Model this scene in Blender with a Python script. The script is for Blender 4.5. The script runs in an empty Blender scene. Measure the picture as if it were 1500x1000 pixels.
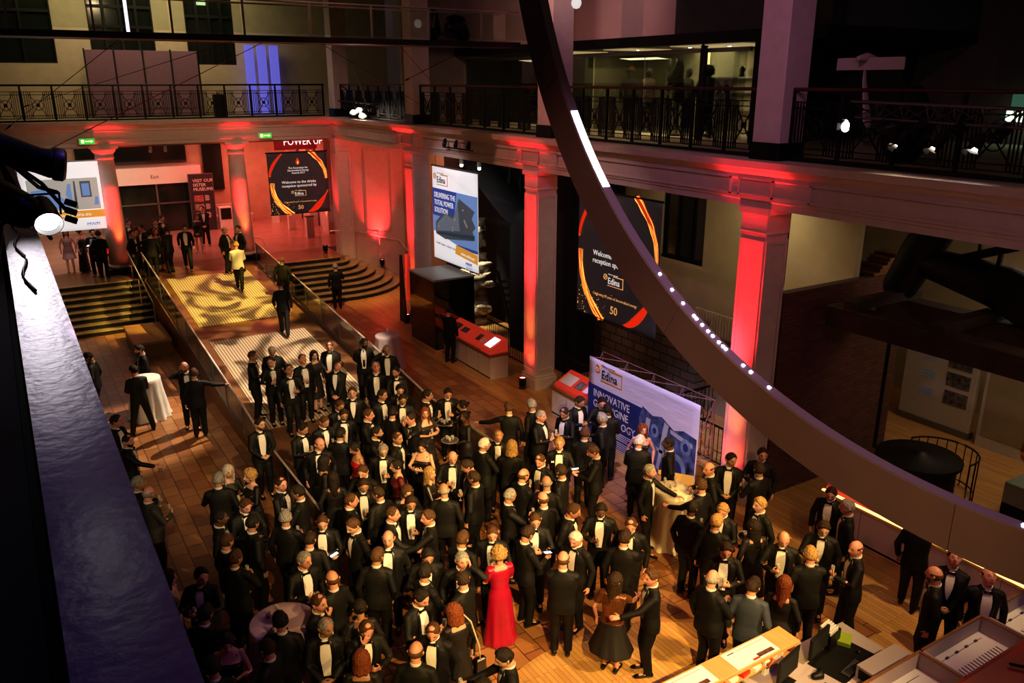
import bpy, bmesh, math, random
from math import sin, cos, pi, radians as R, sqrt, atan2, exp
from mathutils import Vector as V, Matrix, Euler, noise
random.seed(7)
sc = bpy.context.scene
col = sc.collection

# ------------------------------------------------------------------ helpers
def link(o, parent=None):
    col.objects.link(o)
    if parent is not None:
        o.parent = parent
    return o

def tag(o, label=None, cat=None, group=None, kind=None):
    if label: o['label'] = label
    if cat: o['category'] = cat
    if group: o['group'] = group
    if kind: o['kind'] = kind
    return o

def empty(name, loc=(0, 0, 0), rz=0.0, label=None, cat=None, group=None):
    o = bpy.data.objects.new(name, None)
    o.empty_display_size = 0.1
    link(o); o.location = loc; o.rotation_euler = (0, 0, rz)
    return tag(o, label, cat, group)

class MB:
    """collects simple shapes and links them as one mesh object"""
    def __init__(s):
        s.v = []; s.f = []; s.m = []; s.mi = 0
    def add(s, vs, fs):
        n = len(s.v); s.v += [tuple(p) for p in vs]
        s.f += [tuple(i + n for i in f) for f in fs]; s.m += [s.mi] * len(fs)
        return s
    def box(s, x0, x1, y0, y1, z0, z1):
        return s.add([(x0,y0,z0),(x1,y0,z0),(x1,y1,z0),(x0,y1,z0),(x0,y0,z1),(x1,y0,z1),(x1,y1,z1),(x0,y1,z1)],
                     [(0,3,2,1),(4,5,6,7),(0,1,5,4),(1,2,6,5),(2,3,7,6),(3,0,4,7)])
    def bbox(s, x0, x1, y0, y1, z0, z1, b=0.01):
        """box with chamfered vertical and top edges"""
        vs = []; 
        for (z, i) in ((z0, 0), (z1 - b, 0), (z1, b)):
            xa, xb, ya, yb = x0 + i, x1 - i, y0 + i, y1 - i
            vs += [(xa+b,ya,z),(xb-b,ya,z),(xb,ya+b,z),(xb,yb-b,z),(xb-b,yb,z),(xa+b,yb,z),(xa,yb-b,z),(xa,ya+b,z)]
        fs = [tuple(range(7, -1, -1)), tuple(range(16, 24))]
        for k in (0, 8):
            for i in range(8):
                j = (i + 1) % 8; fs.append((k+i, k+j, k+8+j, k+8+i))
        return s.add(vs, fs)
    def bar(s, a, b, w, h=None, up=(0, 0, 1)):
        """rectangular bar from a to b"""
        h = w if h is None else h
        a, b = V(a), V(b); d = (b - a).normalized(); u = V(up)
        if abs(d.dot(u)) > .98: u = V((0, 1, 0)) if abs(d.y) < .9 else V((1, 0, 0))
        r = d.cross(u).normalized(); u = r.cross(d)
        vs = []
        for p in (a, b):
            for (i, j) in ((-1,-1),(1,-1),(1,1),(-1,1)):
                vs.append(p + r*(i*w/2) + u*(j*h/2))
        return s.add(vs, [(0,3,2,1),(4,5,6,7),(0,1,5,4),(1,2,6,5),(2,3,7,6),(3,0,4,7)])
    def tube(s, pts, rad, n=10, side=(0, 1, 0), flat=1.0, caps=True):
        """tapered tube along pts; rad one number or one per point; flat squeezes across side"""
        pts = [V(p) for p in pts]; k = len(pts)
        if not hasattr(rad, '__len__'): rad = [rad] * k
        vs = []; sd = V(side)
        rings = []
        for i, p in enumerate(pts):
            d = (pts[min(i+1, k-1)] - pts[max(i-1, 0)]).normalized()
            u = sd - d * sd.dot(d)
            if u.length < 1e-3: u = V((1, 0, 0)) - d * d.x
            if u.length < 1e-3: u = V((0, 0, 1)) - d * d.z
            u.normalize(); w = d.cross(u)
            rings.append((p, u, w, rad[i], d))
        if caps:
            p, u, w, r, d = rings[0]; rings = [(p - d*r*.75, u, w, r*.55, d), (p - d*r*.4, u, w, r*.87, d)] + rings
            p, u, w, r, d = rings[-1]; rings = rings + [(p + d*r*.4, u, w, r*.87, d), (p + d*r*.75, u, w, r*.55, d)]
        for p, u, w, r, d in rings:
            for j in range(n):
                a = 2*pi*j/n; vs.append(p + u*(cos(a)*r*flat) + w*(sin(a)*r))
        m = len(rings); fs = []
        for i in range(m - 1):
            for j in range(n):
                a = i*n + j; b = i*n + (j+1) % n; fs.append((a, b, b+n, a+n))
        fs.append(tuple(range(n-1, -1, -1))); fs.append(tuple(range((m-1)*n, m*n)))
        return s.add(vs, fs)
    def cyl(s, c, r, z0, z1, n=16, r2=None):
        return s.tube([(c[0], c[1], z0), (c[0], c[1], z1)], [r, r if r2 is None else r2], n, caps=False)
    def lathe(s, prof, n=24, c=(0, 0), closed=True, wave=None):
        """prof = [(r, z), ...]"""
        vs = []; m = len(prof)
        for k, (r, z) in enumerate(prof):
            for j in range(n):
                a = 2*pi*j/n; q = r if wave is None else wave(r, z, a)
                vs.append((c[0] + q*cos(a), c[1] + q*sin(a), z))
        fs = []
        for i in range(m-1):
            for j in range(n):
                a = i*n+j; b = i*n+(j+1) % n; fs.append((a, b, b+n, a+n))
        if closed: fs.append(tuple(range(n-1, -1, -1))); fs.append(tuple(range((m-1)*n, m*n)))
        return s.add(vs, fs)
    def prism(s, poly, axis, a, b):
        """polygon (2D) extruded along axis (0,1,2) from a to b"""
        n = len(poly); vs = []
        for t in (a, b):
            for (p, q) in poly:
                vs.append((t, p, q) if axis == 0 else (p, t, q) if axis == 1 else (p, q, t))
        fs = [tuple(range(n-1, -1, -1)), tuple(range(n, 2*n))] + [(i, (i+1) % n, n+(i+1) % n, n+i) for i in range(n)]
        return s.add(vs, fs)
    def quad(s, a, b, c, d):
        return s.add([a, b, c, d], [(0, 1, 2, 3)])
    def mesh(s, name, mats, smooth=False):
        me = bpy.data.meshes.new(name); me.from_pydata(s.v, [], s.f)
        for m in (mats if isinstance(mats, (list, tuple)) else [mats]):
            if m: me.materials.append(m)
        if any(s.m): me.polygons.foreach_set('material_index', s.m)
        bm = bmesh.new(); bm.from_mesh(me); bmesh.ops.recalc_face_normals(bm, faces=bm.faces); bm.to_mesh(me); bm.free()
        if smooth:
            me.polygons.foreach_set('use_smooth', [True]*len(me.polygons))
            if smooth != 'all':
                me.set_sharp_from_angle(angle=R(40))
        return me
    def build(s, name, mats, parent=None, smooth=False, loc=None, rot=None):
        o = bpy.data.objects.new(name, s.mesh(name, mats, smooth)); link(o, parent)
        if loc: o.location = loc
        if rot: o.rotation_euler = rot
        return o

# ------------------------------------------------------------------ materials
def nmat(name):
    m = bpy.data.materials.new(name); m.use_nodes = True
    nt = m.node_tree; b = nt.nodes['Principled BSDF']; return m, nt, b
def mat(name, c, rough=.6, metal=0., noise_amt=0., scale=8., bump=0., emit=None, es=0., spec=.5, coat=0., alpha=1., coord='Object', stretch=None):
    m, nt, b = nmat(name)
    b.inputs['Base Color'].default_value = (*c, 1); b.inputs['Roughness'].default_value = rough
    b.inputs['Metallic'].default_value = metal; b.inputs['Specular IOR Level'].default_value = spec
    b.inputs['Coat Weight'].default_value = coat; b.inputs['Alpha'].default_value = alpha
    if emit: b.inputs['Emission Color'].default_value = (*emit, 1); b.inputs['Emission Strength'].default_value = es
    if noise_amt or bump:
        tc = nt.nodes.new('ShaderNodeTexCoord'); mp = nt.nodes.new('ShaderNodeMapping'); n = nt.nodes.new('ShaderNodeTexNoise')
        n.inputs['Scale'].default_value = scale; n.inputs['Detail'].default_value = 6
        if stretch: mp.inputs['Scale'].default_value = stretch
        nt.links.new(tc.outputs[coord], mp.inputs[0]); nt.links.new(mp.outputs[0], n.inputs['Vector'])
        if noise_amt:
            cr = nt.nodes.new('ShaderNodeValToRGB')
            cr.color_ramp.elements[0].color = (*[max(0, x*(1-noise_amt)) for x in c], 1); cr.color_ramp.elements[0].position = .3
            cr.color_ramp.elements[1].color = (*[min(1, x*(1+noise_amt)) for x in c], 1); cr.color_ramp.elements[1].position = .7
            nt.links.new(n.outputs['Fac'], cr.inputs[0]); nt.links.new(cr.outputs[0], b.inputs['Base Color'])
        if bump:
            bp = nt.nodes.new('ShaderNodeBump'); bp.inputs['Strength'].default_value = bump; bp.inputs['Distance'].default_value = .02
            nt.links.new(n.outputs['Fac'], bp.inputs['Height']); nt.links.new(bp.outputs[0], b.inputs['Normal'])
    return m
def math_node(nt, op, a, b=None, clamp=False):
    n = nt.nodes.new('ShaderNodeMath'); n.operation = op; n.use_clamp = clamp
    for i, x in enumerate((a, b)):
        if x is None: continue
        if hasattr(x, 'links') or hasattr(x, 'is_linked'): nt.links.new(x, n.inputs[i])
        else: n.inputs[i].default_value = x
    return n.outputs[0]
def mix(nt, fac, a, b):
    n = nt.nodes.new('ShaderNodeMix'); n.data_type = 'RGBA'
    for sock, x in ((n.inputs[0], fac), (n.inputs[6], a), (n.inputs[7], b)):
        if isinstance(x, (tuple, list)): sock.default_value = (*x, 1)
        elif isinstance(x, (int, float)): sock.default_value = x
        else: nt.links.new(x, sock)
    return n.outputs[2]
# ------------------------------------------------------------------ people
def skin_mat(name, c):
    """skin with eyes, brows, lips drawn from the head-space attribute"""
    m, nt, b = nmat(name)
    at = nt.nodes.new('ShaderNodeAttribute'); at.attribute_name = 'face'
    sp = nt.nodes.new('ShaderNodeSeparateXYZ'); nt.links.new(at.outputs['Vector'], sp.inputs[0])
    x, y, z = sp.outputs; ax = math_node(nt, 'ABSOLUTE', x)
    front = math_node(nt, 'LESS_THAN', y, -.04)
    def ell(cx, cz, rx, rz):
        u = math_node(nt, 'DIVIDE', math_node(nt, 'SUBTRACT', ax, cx), rx); w = math_node(nt, 'DIVIDE', math_node(nt, 'SUBTRACT', z, cz), rz)
        d = math_node(nt, 'ADD', math_node(nt, 'MULTIPLY', u, u), math_node(nt, 'MULTIPLY', w, w))
        return math_node(nt, 'MULTIPLY', math_node(nt, 'LESS_THAN', d, 1.), front)
    dark = tuple(q*.12 for q in c)
    o = mix(nt, ell(.045, -.045, .022, .02), c, (min(1, c[0]*1.05), c[1]*.86, c[2]*.82))
    o = mix(nt, ell(0, -.070, .026, .0085), o, (c[0]*.75, c[1]*.36, c[2]*.34))
    o = mix(nt, ell(0, -.0695, .024, .0014), o, dark)
    o = mix(nt, ell(.032, .030, .017, .0045), o, dark)
    o = mix(nt, ell(.031, .004, .0165, .0095), o, dark)
    o = mix(nt, ell(.031, .003, .0130, .0062), o, (.75, .72, .68))
    o = mix(nt, ell(.031, .003, .0058, .0062), o, (.03, .02, .015))
    nt.links.new(o, b.inputs['Base Color']); b.inputs['Roughness'].default_value = .5
    b.inputs['Subsurface Weight'].default_value = 0.0
    return m
SKIN = {'f': skin_mat('skin_fair', (.62, .36, .25)), 't': skin_mat('skin_tan', (.44, .23, .14)),
        'd': skin_mat('skin_brown', (.13, .06, .035)), 'p': skin_mat('skin_pink', (.66, .31, .22))}
M_SUIT = mat('black_wool', (.0065, .0062, .006), .66, noise_amt=.25, scale=60, bump=.15, spec=.35)
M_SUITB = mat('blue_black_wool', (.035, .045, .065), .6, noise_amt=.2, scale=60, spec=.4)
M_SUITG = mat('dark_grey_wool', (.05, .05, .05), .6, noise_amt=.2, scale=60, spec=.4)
M_SATIN = mat('black_satin', (.008, .008, .009), .3, spec=.6)
M_SHIRT = mat('white_cotton', (.80, .76, .70), .7, bump=.2, scale=40)
M_SHOE = mat('black_patent_leather', (.006, .006, .006), .15, coat=.6)
HAIR = {}
for k, c in dict(s=(.040, .022, .012), m=(.095, .045, .020), g=(.30, .28, .25), w=(.62, .58, .50), y=(.42, .25, .09), r=(.22, .06, .02), k=(.020, .014, .010)).items():
    HAIR[k] = mat('hair_' + dict(s='dark', m='brown', g='grey', w='white', y='blonde', r='auburn', k='black')[k], c, .6, noise_amt=.6, scale=70, bump=1.0, stretch=(1, 1, .25), spec=.3)

def remesh(mb, voxel, smooth_it=2, dec=None):
    me = mb.mesh('tmp', None)
    o = bpy.data.objects.new('tmp', me); col.objects.link(o)
    md = o.modifiers.new('r', 'REMESH'); md.mode = 'VOXEL'; md.voxel_size = voxel; md.use_smooth_shade = True
    if smooth_it:
        s = o.modifiers.new('s', 'SMOOTH'); s.factor = .5; s.iterations = smooth_it
    if dec:
        d = o.modifiers.new('d', 'DECIMATE'); d.ratio = dec
    dg = bpy.context.evaluated_depsgraph_get(); ev = o.evaluated_get(dg)
    out = bpy.data.meshes.new_from_object(ev)
    bpy.data.objects.remove(o); bpy.data.meshes.remove(me)
    out.polygons.foreach_set('use_smooth', [True]*len(out.polygons))
    return out

def g(x, s): return exp(-(x/s)**2)
def head_pt(th, ph, off=0.):
    """th 0..pi from crown, ph 0 = face (-Y). Head centre at origin."""
    dx, dy, dz = sin(th)*sin(ph), -sin(th)*cos(ph), cos(th)
    x, y, z = .077*dx, .098*dy, .118*dz
    if z < 0:                                    # jaw narrows, chin comes forward
        k = min(1., -z/.118)
        x *= 1 - .36*k**1.5; y = y*(1 - .28*k) - .022*k
        if dy > 0: y *= 1 - .35*k
    fr = max(0., -dy)
    if fr > 0:
        y += .010*fr*g(z-.0, .05)*(1-g(x, .02))*.8     # flatter face beside the nose
        y -= .023*g(x, .013)*g(z+.022, .020)*fr + .010*g(x, .009)*g(z-.005, .02)*fr   # nose
        y += .008*g(abs(x)-.031, .014)*g(z-.004, .012)      # sockets
        y -= .005*g(abs(x)-.028, .02)*g(z-.032, .009)       # brow ridge
        y -= .006*g(x, .024)*g(z+.070, .010)               # lips
        y -= .008*g(x, .02)*g(z+.106, .014)                # chin
    p = V((x, y, z))
    if off: p += V((dx, dy, dz)) * off
    return p
def add_head(mb, M):
    nt, npv = 40, 44; vs = [M @ head_pt(0.0001, 0)]; fs = []
    for i in range(1, nt):
        for j in range(npv):
            vs.append(M @ head_pt(pi*i/nt, 2*pi*j/npv - pi))
    vs.append(M @ head_pt(pi, 0))
    for j in range(npv): fs.append((0, 1+j, 1+(j+1) % npv))
    for i in range(nt-2):
        for j in range(npv):
            a = 1+i*npv+j; b = 1+i*npv+(j+1) % npv; fs.append((a, a+npv, b+npv, b))
    L = len(vs)-1
    for j in range(npv): fs.append((L, L-npv+(j+1) % npv, L-npv+j))
    mb.add(vs, fs)
    for s in (-1, 1):                                        # ears
        mb.tube([M @ V((s*.074, .012, -.030)), M @ V((s*.082, .018, -.005)), M @ V((s*.084, .020, .018))], [.007, .011, .013], 8, side=(0, 1, 0), flat=1.3)
def hair_mesh(style, name):
    """style: short / bald (fringe) / crop / long / bob / up / curly"""
    mb = MB(); nt, npv = 34, 44
    def cover(th, ph):       # >0 where there is hair (in radians below the hairline)
        z = cos(th); a = abs(ph)
        front = 1 - min(1., max(0., (a - .35)/.9))     # 1 at forehead, 0 at sides
        if style in ('long', 'bob'): lim = .92*front + (1-front)*2.35
        elif style == 'up': lim = .88*front + (1-front)*1.95
        elif style == 'curly': lim = 1.0*front + (1-front)*2.1
        else: lim = .80*front + (1-front)*(1.58 if a < 1.75 else 1.98)
        c = lim - th + .10*noise.noise(V((ph*3.1, th*2, .7))) + (.05*noise.noise(V((ph*9, 0, 3))) if style != 'bald' else 0)
        if style == 'bald': c = min(c, th - 1.12 - .25*front, 1.4*(a-1.15))
        if style == 'thin': c = min(c, 1.3*(th - .5) if a < 2.0 else c) if a < 1.0 else c
        return c
    T = dict(short=.014, crop=.007, bald=.008, thin=.010, long=.020, bob=.024, up=.014, curly=.036)[style]
    vs = []; ok = []
    for i in range(nt+1):
        for j in range(npv):
            th = max(1e-4, pi*i/nt); ph = 2*pi*j/npv - pi
            c = cover(th, ph); t = max(0., min(1., c/.22)); t = t*t*(3-2*t)
            n = noise.noise(V((sin(th)*sin(ph)*6, sin(th)*cos(ph)*6, cos(th)*6)))
            amp = .55 if style != 'curly' else .9; n = n*.7 + .5*noise.noise(V((sin(th)*sin(ph)*14, sin(th)*cos(ph)*14, cos(th)*9)))
            o = T*t*(1 + amp*n) - .003*(1-t)
            if style == 'short' and abs(ph) < .9 and th < .9: o += .006*t
            vs.append(head_pt(th, ph, o)); ok.append(c > -.06)
    fs = []
    for i in range(nt):
        for j in range(npv):
            q = (i*npv+j, (i+1)*npv+j, (i+1)*npv+(j+1) % npv, i*npv+(j+1) % npv)
            if all(ok[k] for k in q): fs.append(q)
    mb.add(vs, fs)
    if style in ('long', 'bob'):
        zb = -.30 if style == 'long' else -.135
        n = 22; rows = 9; vs = []; fs = []
        for i in range(rows):
            t = i/(rows-1); z = .02 + (zb-.02)*t
            for lay in (0, 1):
                for j in range(n):
                    a = R(62) + (2*pi-2*R(62))*j/(n-1)
                    rx = .100 - (.016*t if style == 'long' else -.010*t) - lay*.03; ry = .108 - lay*.03 + .01*t
                    wv = 1 + .05*sin(j*2.6 + t*3)
                    vs.append((rx*sin(a)*wv, -.0 - ry*cos(a)*wv + .012*t, z + .012*sin(j*1.7)))
        m = 2*n
        for i in range(rows-1):
            for j in range(n-1):
                a = i*m+j; fs.append((a, a+1, a+m+1, a+m)); b = a+n; fs.append((b, b+m, b+m+1, b+1))
            fs.append((i*m, i*m+m, i*m+m+n, i*m+n)); e = i*m+n-1; fs.append((e, e+n, e+m+n, e+m))
        for j in range(n-1):
            a = (rows-1)*m+j; fs.append((a, a+1, a+n+1, a+n))
        mb.add(vs, fs)
    if style == 'up':
        mb.lathe([(.004, .046), (.024, .040), (.036, .020), (.038, 0), (.034, -.02), (.020, -.036), (.004, -.042)], 14)
        k = len(mb.v) - 7*14
        for i in range(k, len(mb.v)):
            x, y, z = mb.v[i]; mb.v[i] = (x, .118 + z*.6 + y*.25, .045 + y)
    me = mb.mesh(name, None, 'all'); return me

def hand(mb, w, d, n, curl=.5, s=1):
    """w wrist, d pointing direction, n palm normal (fingers curl toward n), s=+1 thumb side"""
    d = V(d).normalized(); n = V(n); n = (n - d*n.dot(d)).normalized(); t = d.cross(n)*s; w = V(w)
    mb.tube([w - d*.02, w + d*.03, w + d*.075, w + d*.09], [.025, .034, .040, .036], 10, side=n, flat=.48)
    for k, (o, L) in enumerate(((.030, .070), (.010, .080), (-.011, .075), (-.031, .060))):
        b = w + d*.085 + t*o; c = curl*(1 + .12*k)
        d1 = (d*cos(c*.7) + n*sin(c*.7) + t*o*1.6).normalized(); d2 = (d*cos(c*1.9) + n*sin(c*1.9)).normalized(); d3 = (d*cos(c*2.8) + n*sin(c*2.8)).normalized()
        p1 = b + d1*L*.45; p2 = p1 + d2*L*.32; p3 = p2 + d3*L*.23
        mb.tube([b - d*.015, b, p1, p2, p3], [.009, .0095, .0088, .008, .0068], 7)
    b = w + d*.025 + t*.030; d1 = (d*.62 + t*.70 + n*.3).normalized(); d2 = (d*.75 + t*.2 + n*.55).normalized()
    p1 = b + d1*.040; p2 = p1 + d2*.030
    mb.tube([b - d1*.01, b, p1, p2], [.012, .012, .0105, .0085], 7)

# arm targets: wrist position for the left(+X) and right(-X) arm, elbow hint, hand dir, palm normal, curl
def arm(sh, wr, out):
    """elbow for shoulder/wrist with fixed lengths; out = preferred elbow direction"""
    a, b = .295, .265; sh, wr = V(sh), V(wr); d = wr - sh; L = d.length
    if L > a + b - .005: wr = sh + d.normalized()*(a+b-.005); d = wr - sh; L = d.length
    x = (a*a - b*b + L*L)/(2*L); h = sqrt(max(0, a*a - x*x)); dn = d.normalized(); o = V(out); o = (o - dn*o.dot(dn)).normalized()
    return sh, sh + dn*x + o*h, wr
SH = 1.425
HANG = ((.26, -.03, .90), (.5, .6, 0), (0, -.15, -1), (-1, 0, 0), .35)
ARMS = {  # side +1 form: wrist, elbow hint, hand direction, palm normal, curl
 'hang': HANG,
 'glass': ((.10, -.30, 1.20), (.8, .3, -.8), (-.75, -.45, .35), (-.3, .6, .2), .95),
 'clasp': ((.07, -.25, 1.02), (.8, .5, -.2), (-.85, -.35, -.3), (0, .8, .3), .6),
 'low': ((.07, -.20, .90), (.8, .6, 0), (-.8, -.2, -.5), (0, .9, 0), .5),
 'pocket': ((.21, -.03, .93), (.6, .9, 0), (-.2, -.1, -1), (-1, 0, 0), .2),
 'behind': ((.06, .20, .98), (.9, .2, 0), (-.9, .1, -.3), (0, -1, 0), .4),
 'ear': ((.135, -.10, 1.60), (.9, -.3, -.8), (-.25, .35, .85), (-.9, 0, 0), .7),
 'mouth': ((.07, -.22, 1.56), (.9, 0, -.8), (-.5, .0, .8), (0, .8, 0), .8),
 'phone': ((.09, -.31, 1.16), (.8, .4, -.6), (-.5, -.8, .15), (0, .15, 1), .55),
 'out': ((.66, -.20, 1.22), (.2, .3, -.8), (1, -.3, -.1), (0, 0, -1), .3),
 'reach': ((.22, -.47, 1.16), (.6, 0, -.8), (0, -1, .0), (-.5, 0, -.6), .3),
 'tray': ((.16, -.27, 1.10), (.7, .6, -.5), (-.2, -1, .1), (0, 0, 1), .15),
 'swing': ((.25, -.20, .95), (.3, .7, 0), (0, -.5, -1), (-1, 0, 0), .4),
 'back': ((.25, .17, .95), (.3, .8, 0), (0, .3, -1), (-1, 0, 0), .4),
 'hip': ((.20, -.06, 1.05), (1, .5, 0), (-.8, -.3, -.4), (0, 1, 0), .3)}
LEGS = {'stand': (((.10, -.01, 0), 0), ((.10, -.01, 0), 0)), 'wide': (((.25, .03, 0), .25), ((.25, -.03, 0), .25)),
        'walk': (((.09, -.28, 0), 0), ((.09, .30, 0.03), 0)), 'step': (((.13, -.10, 0), .2), ((.11, .06, 0), .1))}
def joints(pose):
    """pose = (left arm, right arm, legs)"""
    J = {}
    for s, nm, k in ((1, 'L', pose[0]), (-1, 'R', pose[1])):
        w, o, d, n, c = ARMS[k]
        f = lambda t: V((t[0]*s, t[1], t[2]))
        a = arm((.172*s, .005, SH), f(w), f(o)); J['a'+nm] = (a[0], a[1], a[2], f(d), f(n), c, s)
    for s, nm, k in ((1, 'L', 0), (-1, 'R', 1)):
        (fx, fy, fz), turn = LEGS[pose[2]][k]; hip = V((.09*s, .01, .90)); ft = V((fx*s, fy, fz+.085))
        m = (hip + ft)/2; ln = (hip-ft).length; b = sqrt(max(0, .411**2 - (ln/2)**2)) if ln < .82 else 0.0
        J['l'+nm] = (hip, m + V((0, -b-.012, 0)), ft, turn*s)
    return J
def head_matrix(yaw, pitch, roll=0, fem=False):
    neck = V((0, .015, 1.535)); c = V((0, -.028, 1.662)) - neck
    Rm = Matrix.Rotation(R(yaw), 4, 'Z') @ Matrix.Rotation(R(pitch), 4, 'X') @ Matrix.Rotation(R(roll), 4, 'Y') @ Matrix.Scale(1.12, 4)
    return Matrix.Translation(neck + (Matrix.Rotation(R(yaw), 4, 'Z') @ Matrix.Rotation(R(pitch*.7), 4, 'X') @ Matrix.Rotation(R(roll), 4, 'Y')) @ c) @ Rm
TORSO = [(.80, .205, .128, .005), (.93, .198, .130, .005), (1.07, .176, .118, 0), (1.20, .186, .120, -.004), (1.32, .198, .122, -.004), (1.39, .192, .110, 0), (1.445, .145, .088, .008), (1.495, .095, .072, .012), (1.515, .07, .06, .012)]
TORSF = [(.80, .170, .120, .005), (.93, .182, .125, .005), (1.07, .138, .098, 0), (1.20, .155, .112, -.012), (1.28, .170, .128, -.018), (1.38, .170, .098, 0), (1.445, .130, .075, .008), (1.49, .07, .055, .012)]
def tor(T, z):
    if z <= T[0][0]: return T[0][1:]
    for p, q in zip(T, T[1:]):
        if z <= q[0]:
            t = (z-p[0])/(q[0]-p[0]); return tuple(p[i] + (q[i]-p[i])*t for i in (1, 2, 3))
    return T[-1][1:]
def torso(mb, T, n=28, grow=0., z0=None, ex=2.4):
    T = [t for t in T if z0 is None or t[0] >= z0]
    vs = []
    for z, a, b, c in T:
        for j in range(n):
            t = 2*pi*j/n; x, y = cos(t), sin(t)
            vs.append(((a+grow)*abs(x)**(2/ex)*(1 if x > 0 else -1), c + (b+grow)*abs(y)**(2/ex)*(1 if y > 0 else -1), z))
    fs = [(i*n+j, i*n+(j+1) % n, (i+1)*n+(j+1) % n, (i+1)*n+j) for i in range(len(T)-1) for j in range(n)]
    fs += [tuple(range(n-1, -1, -1)), tuple(range((len(T)-1)*n, len(T)*n))]
    mb.add(vs, fs)
def front(T, x, z, off, ex=2.4):
    a, b, c = tor(T, z); u = min(.999, abs(x)/a)
    return V((x, c - b*(1-u**ex)**(1/ex) - off, z))
def strip(mb, T, rows, off, n=5):
    """rows = [(z, x0, x1)], a panel that follows the front of the torso"""
    k = len(mb.v); vs = [front(T, x0 + (x1-x0)*j/n, z, off) for z, x0, x1 in rows for j in range(n+1)]
    back = [v + V((0, .02, 0)) for v in vs]; m = n+1; N = len(vs); fs = []
    for i in range(len(rows)-1):
        for j in range(n): a = i*m+j; fs += [(a, a+1, a+m+1, a+m), (N+a, N+a+m, N+a+m+1, N+a+1)]
    edge = list(range(m)) + [i*m+n for i in range(1, len(rows))] + list(range(len(rows)*m-2, (len(rows)-1)*m-1, -1)) + [i*m for i in range(len(rows)-2, 0, -1)]
    for a, b in zip(edge, edge[1:]+edge[:1]): fs.append((a, N+a, N+b, b))
    mb.add(vs+back, fs)

_cache = {}
def body_mesh(pose, yaw, pitch, roll, fem, bare):
    key = ('b', pose, yaw, pitch, roll, fem, bare)
    if key in _cache: return _cache[key]
    J = joints(pose); mb = MB(); T = TORSF if fem else TORSO
    HM = head_matrix(yaw, pitch, roll)
    torso(mb, T if bare else T[:-3] + [(1.43, .10, .07, .008)], grow=(0 if bare else -.035))
    mb.tube([(0, .012, 1.42), (0, .012, 1.50), HM @ V((0, .030, -.045))], [.06 if fem else .072, .050 if fem else .058, .052 if fem else .060], 14)
    add_head(mb, HM)
    k = .86 if fem else 1.; ku = k if bare else .72
    for nm in 'LR':
        sh, el, wr, d, n, c, s = J['a'+nm]
        sh = sh - V((.02*s if fem else .02*s, 0, 0 if bare else .02))
        up = sh + (el-sh)*.3
        mb.tube([sh, up, el, el + (wr-el)*.3, wr], [.052*ku, .046*ku, .037*ku, .040*(ku if bare else .9), .026*k], 12)
        hand(mb, wr, d, n, c, -s)
        hp, kn, ft, tn = J['l'+nm]
        mb.tube([hp, hp + (kn-hp)*.4, kn, kn + (ft-kn)*.35, ft], [.078, .072, .05, .052, .034], 12)
        fd = V((sin(tn), -cos(tn), 0)); mb.tube([ft - V((0, 0, .035)) - fd*.03, ft - V((0, 0, .05)) + fd*.12], [.032, .028], 10)
    me = remesh(mb, .0068 , 1, .22)
    at = me.attributes.new('face', 'FLOAT_VECTOR', 'POINT'); inv = HM.inverted()
    buf = []
    for v in me.vertices:
        p = inv @ v.co
        if p.z < -.125 or p.length > .17: p = V((1, 1, 1))
        buf += [p.x, p.y, p.z]
    at.data.foreach_set('vector', buf)
    _cache[key] = (me, HM); return me, HM
def skin_slot(me):
    if not me.materials: me.materials.append(SKIN['f'])

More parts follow.
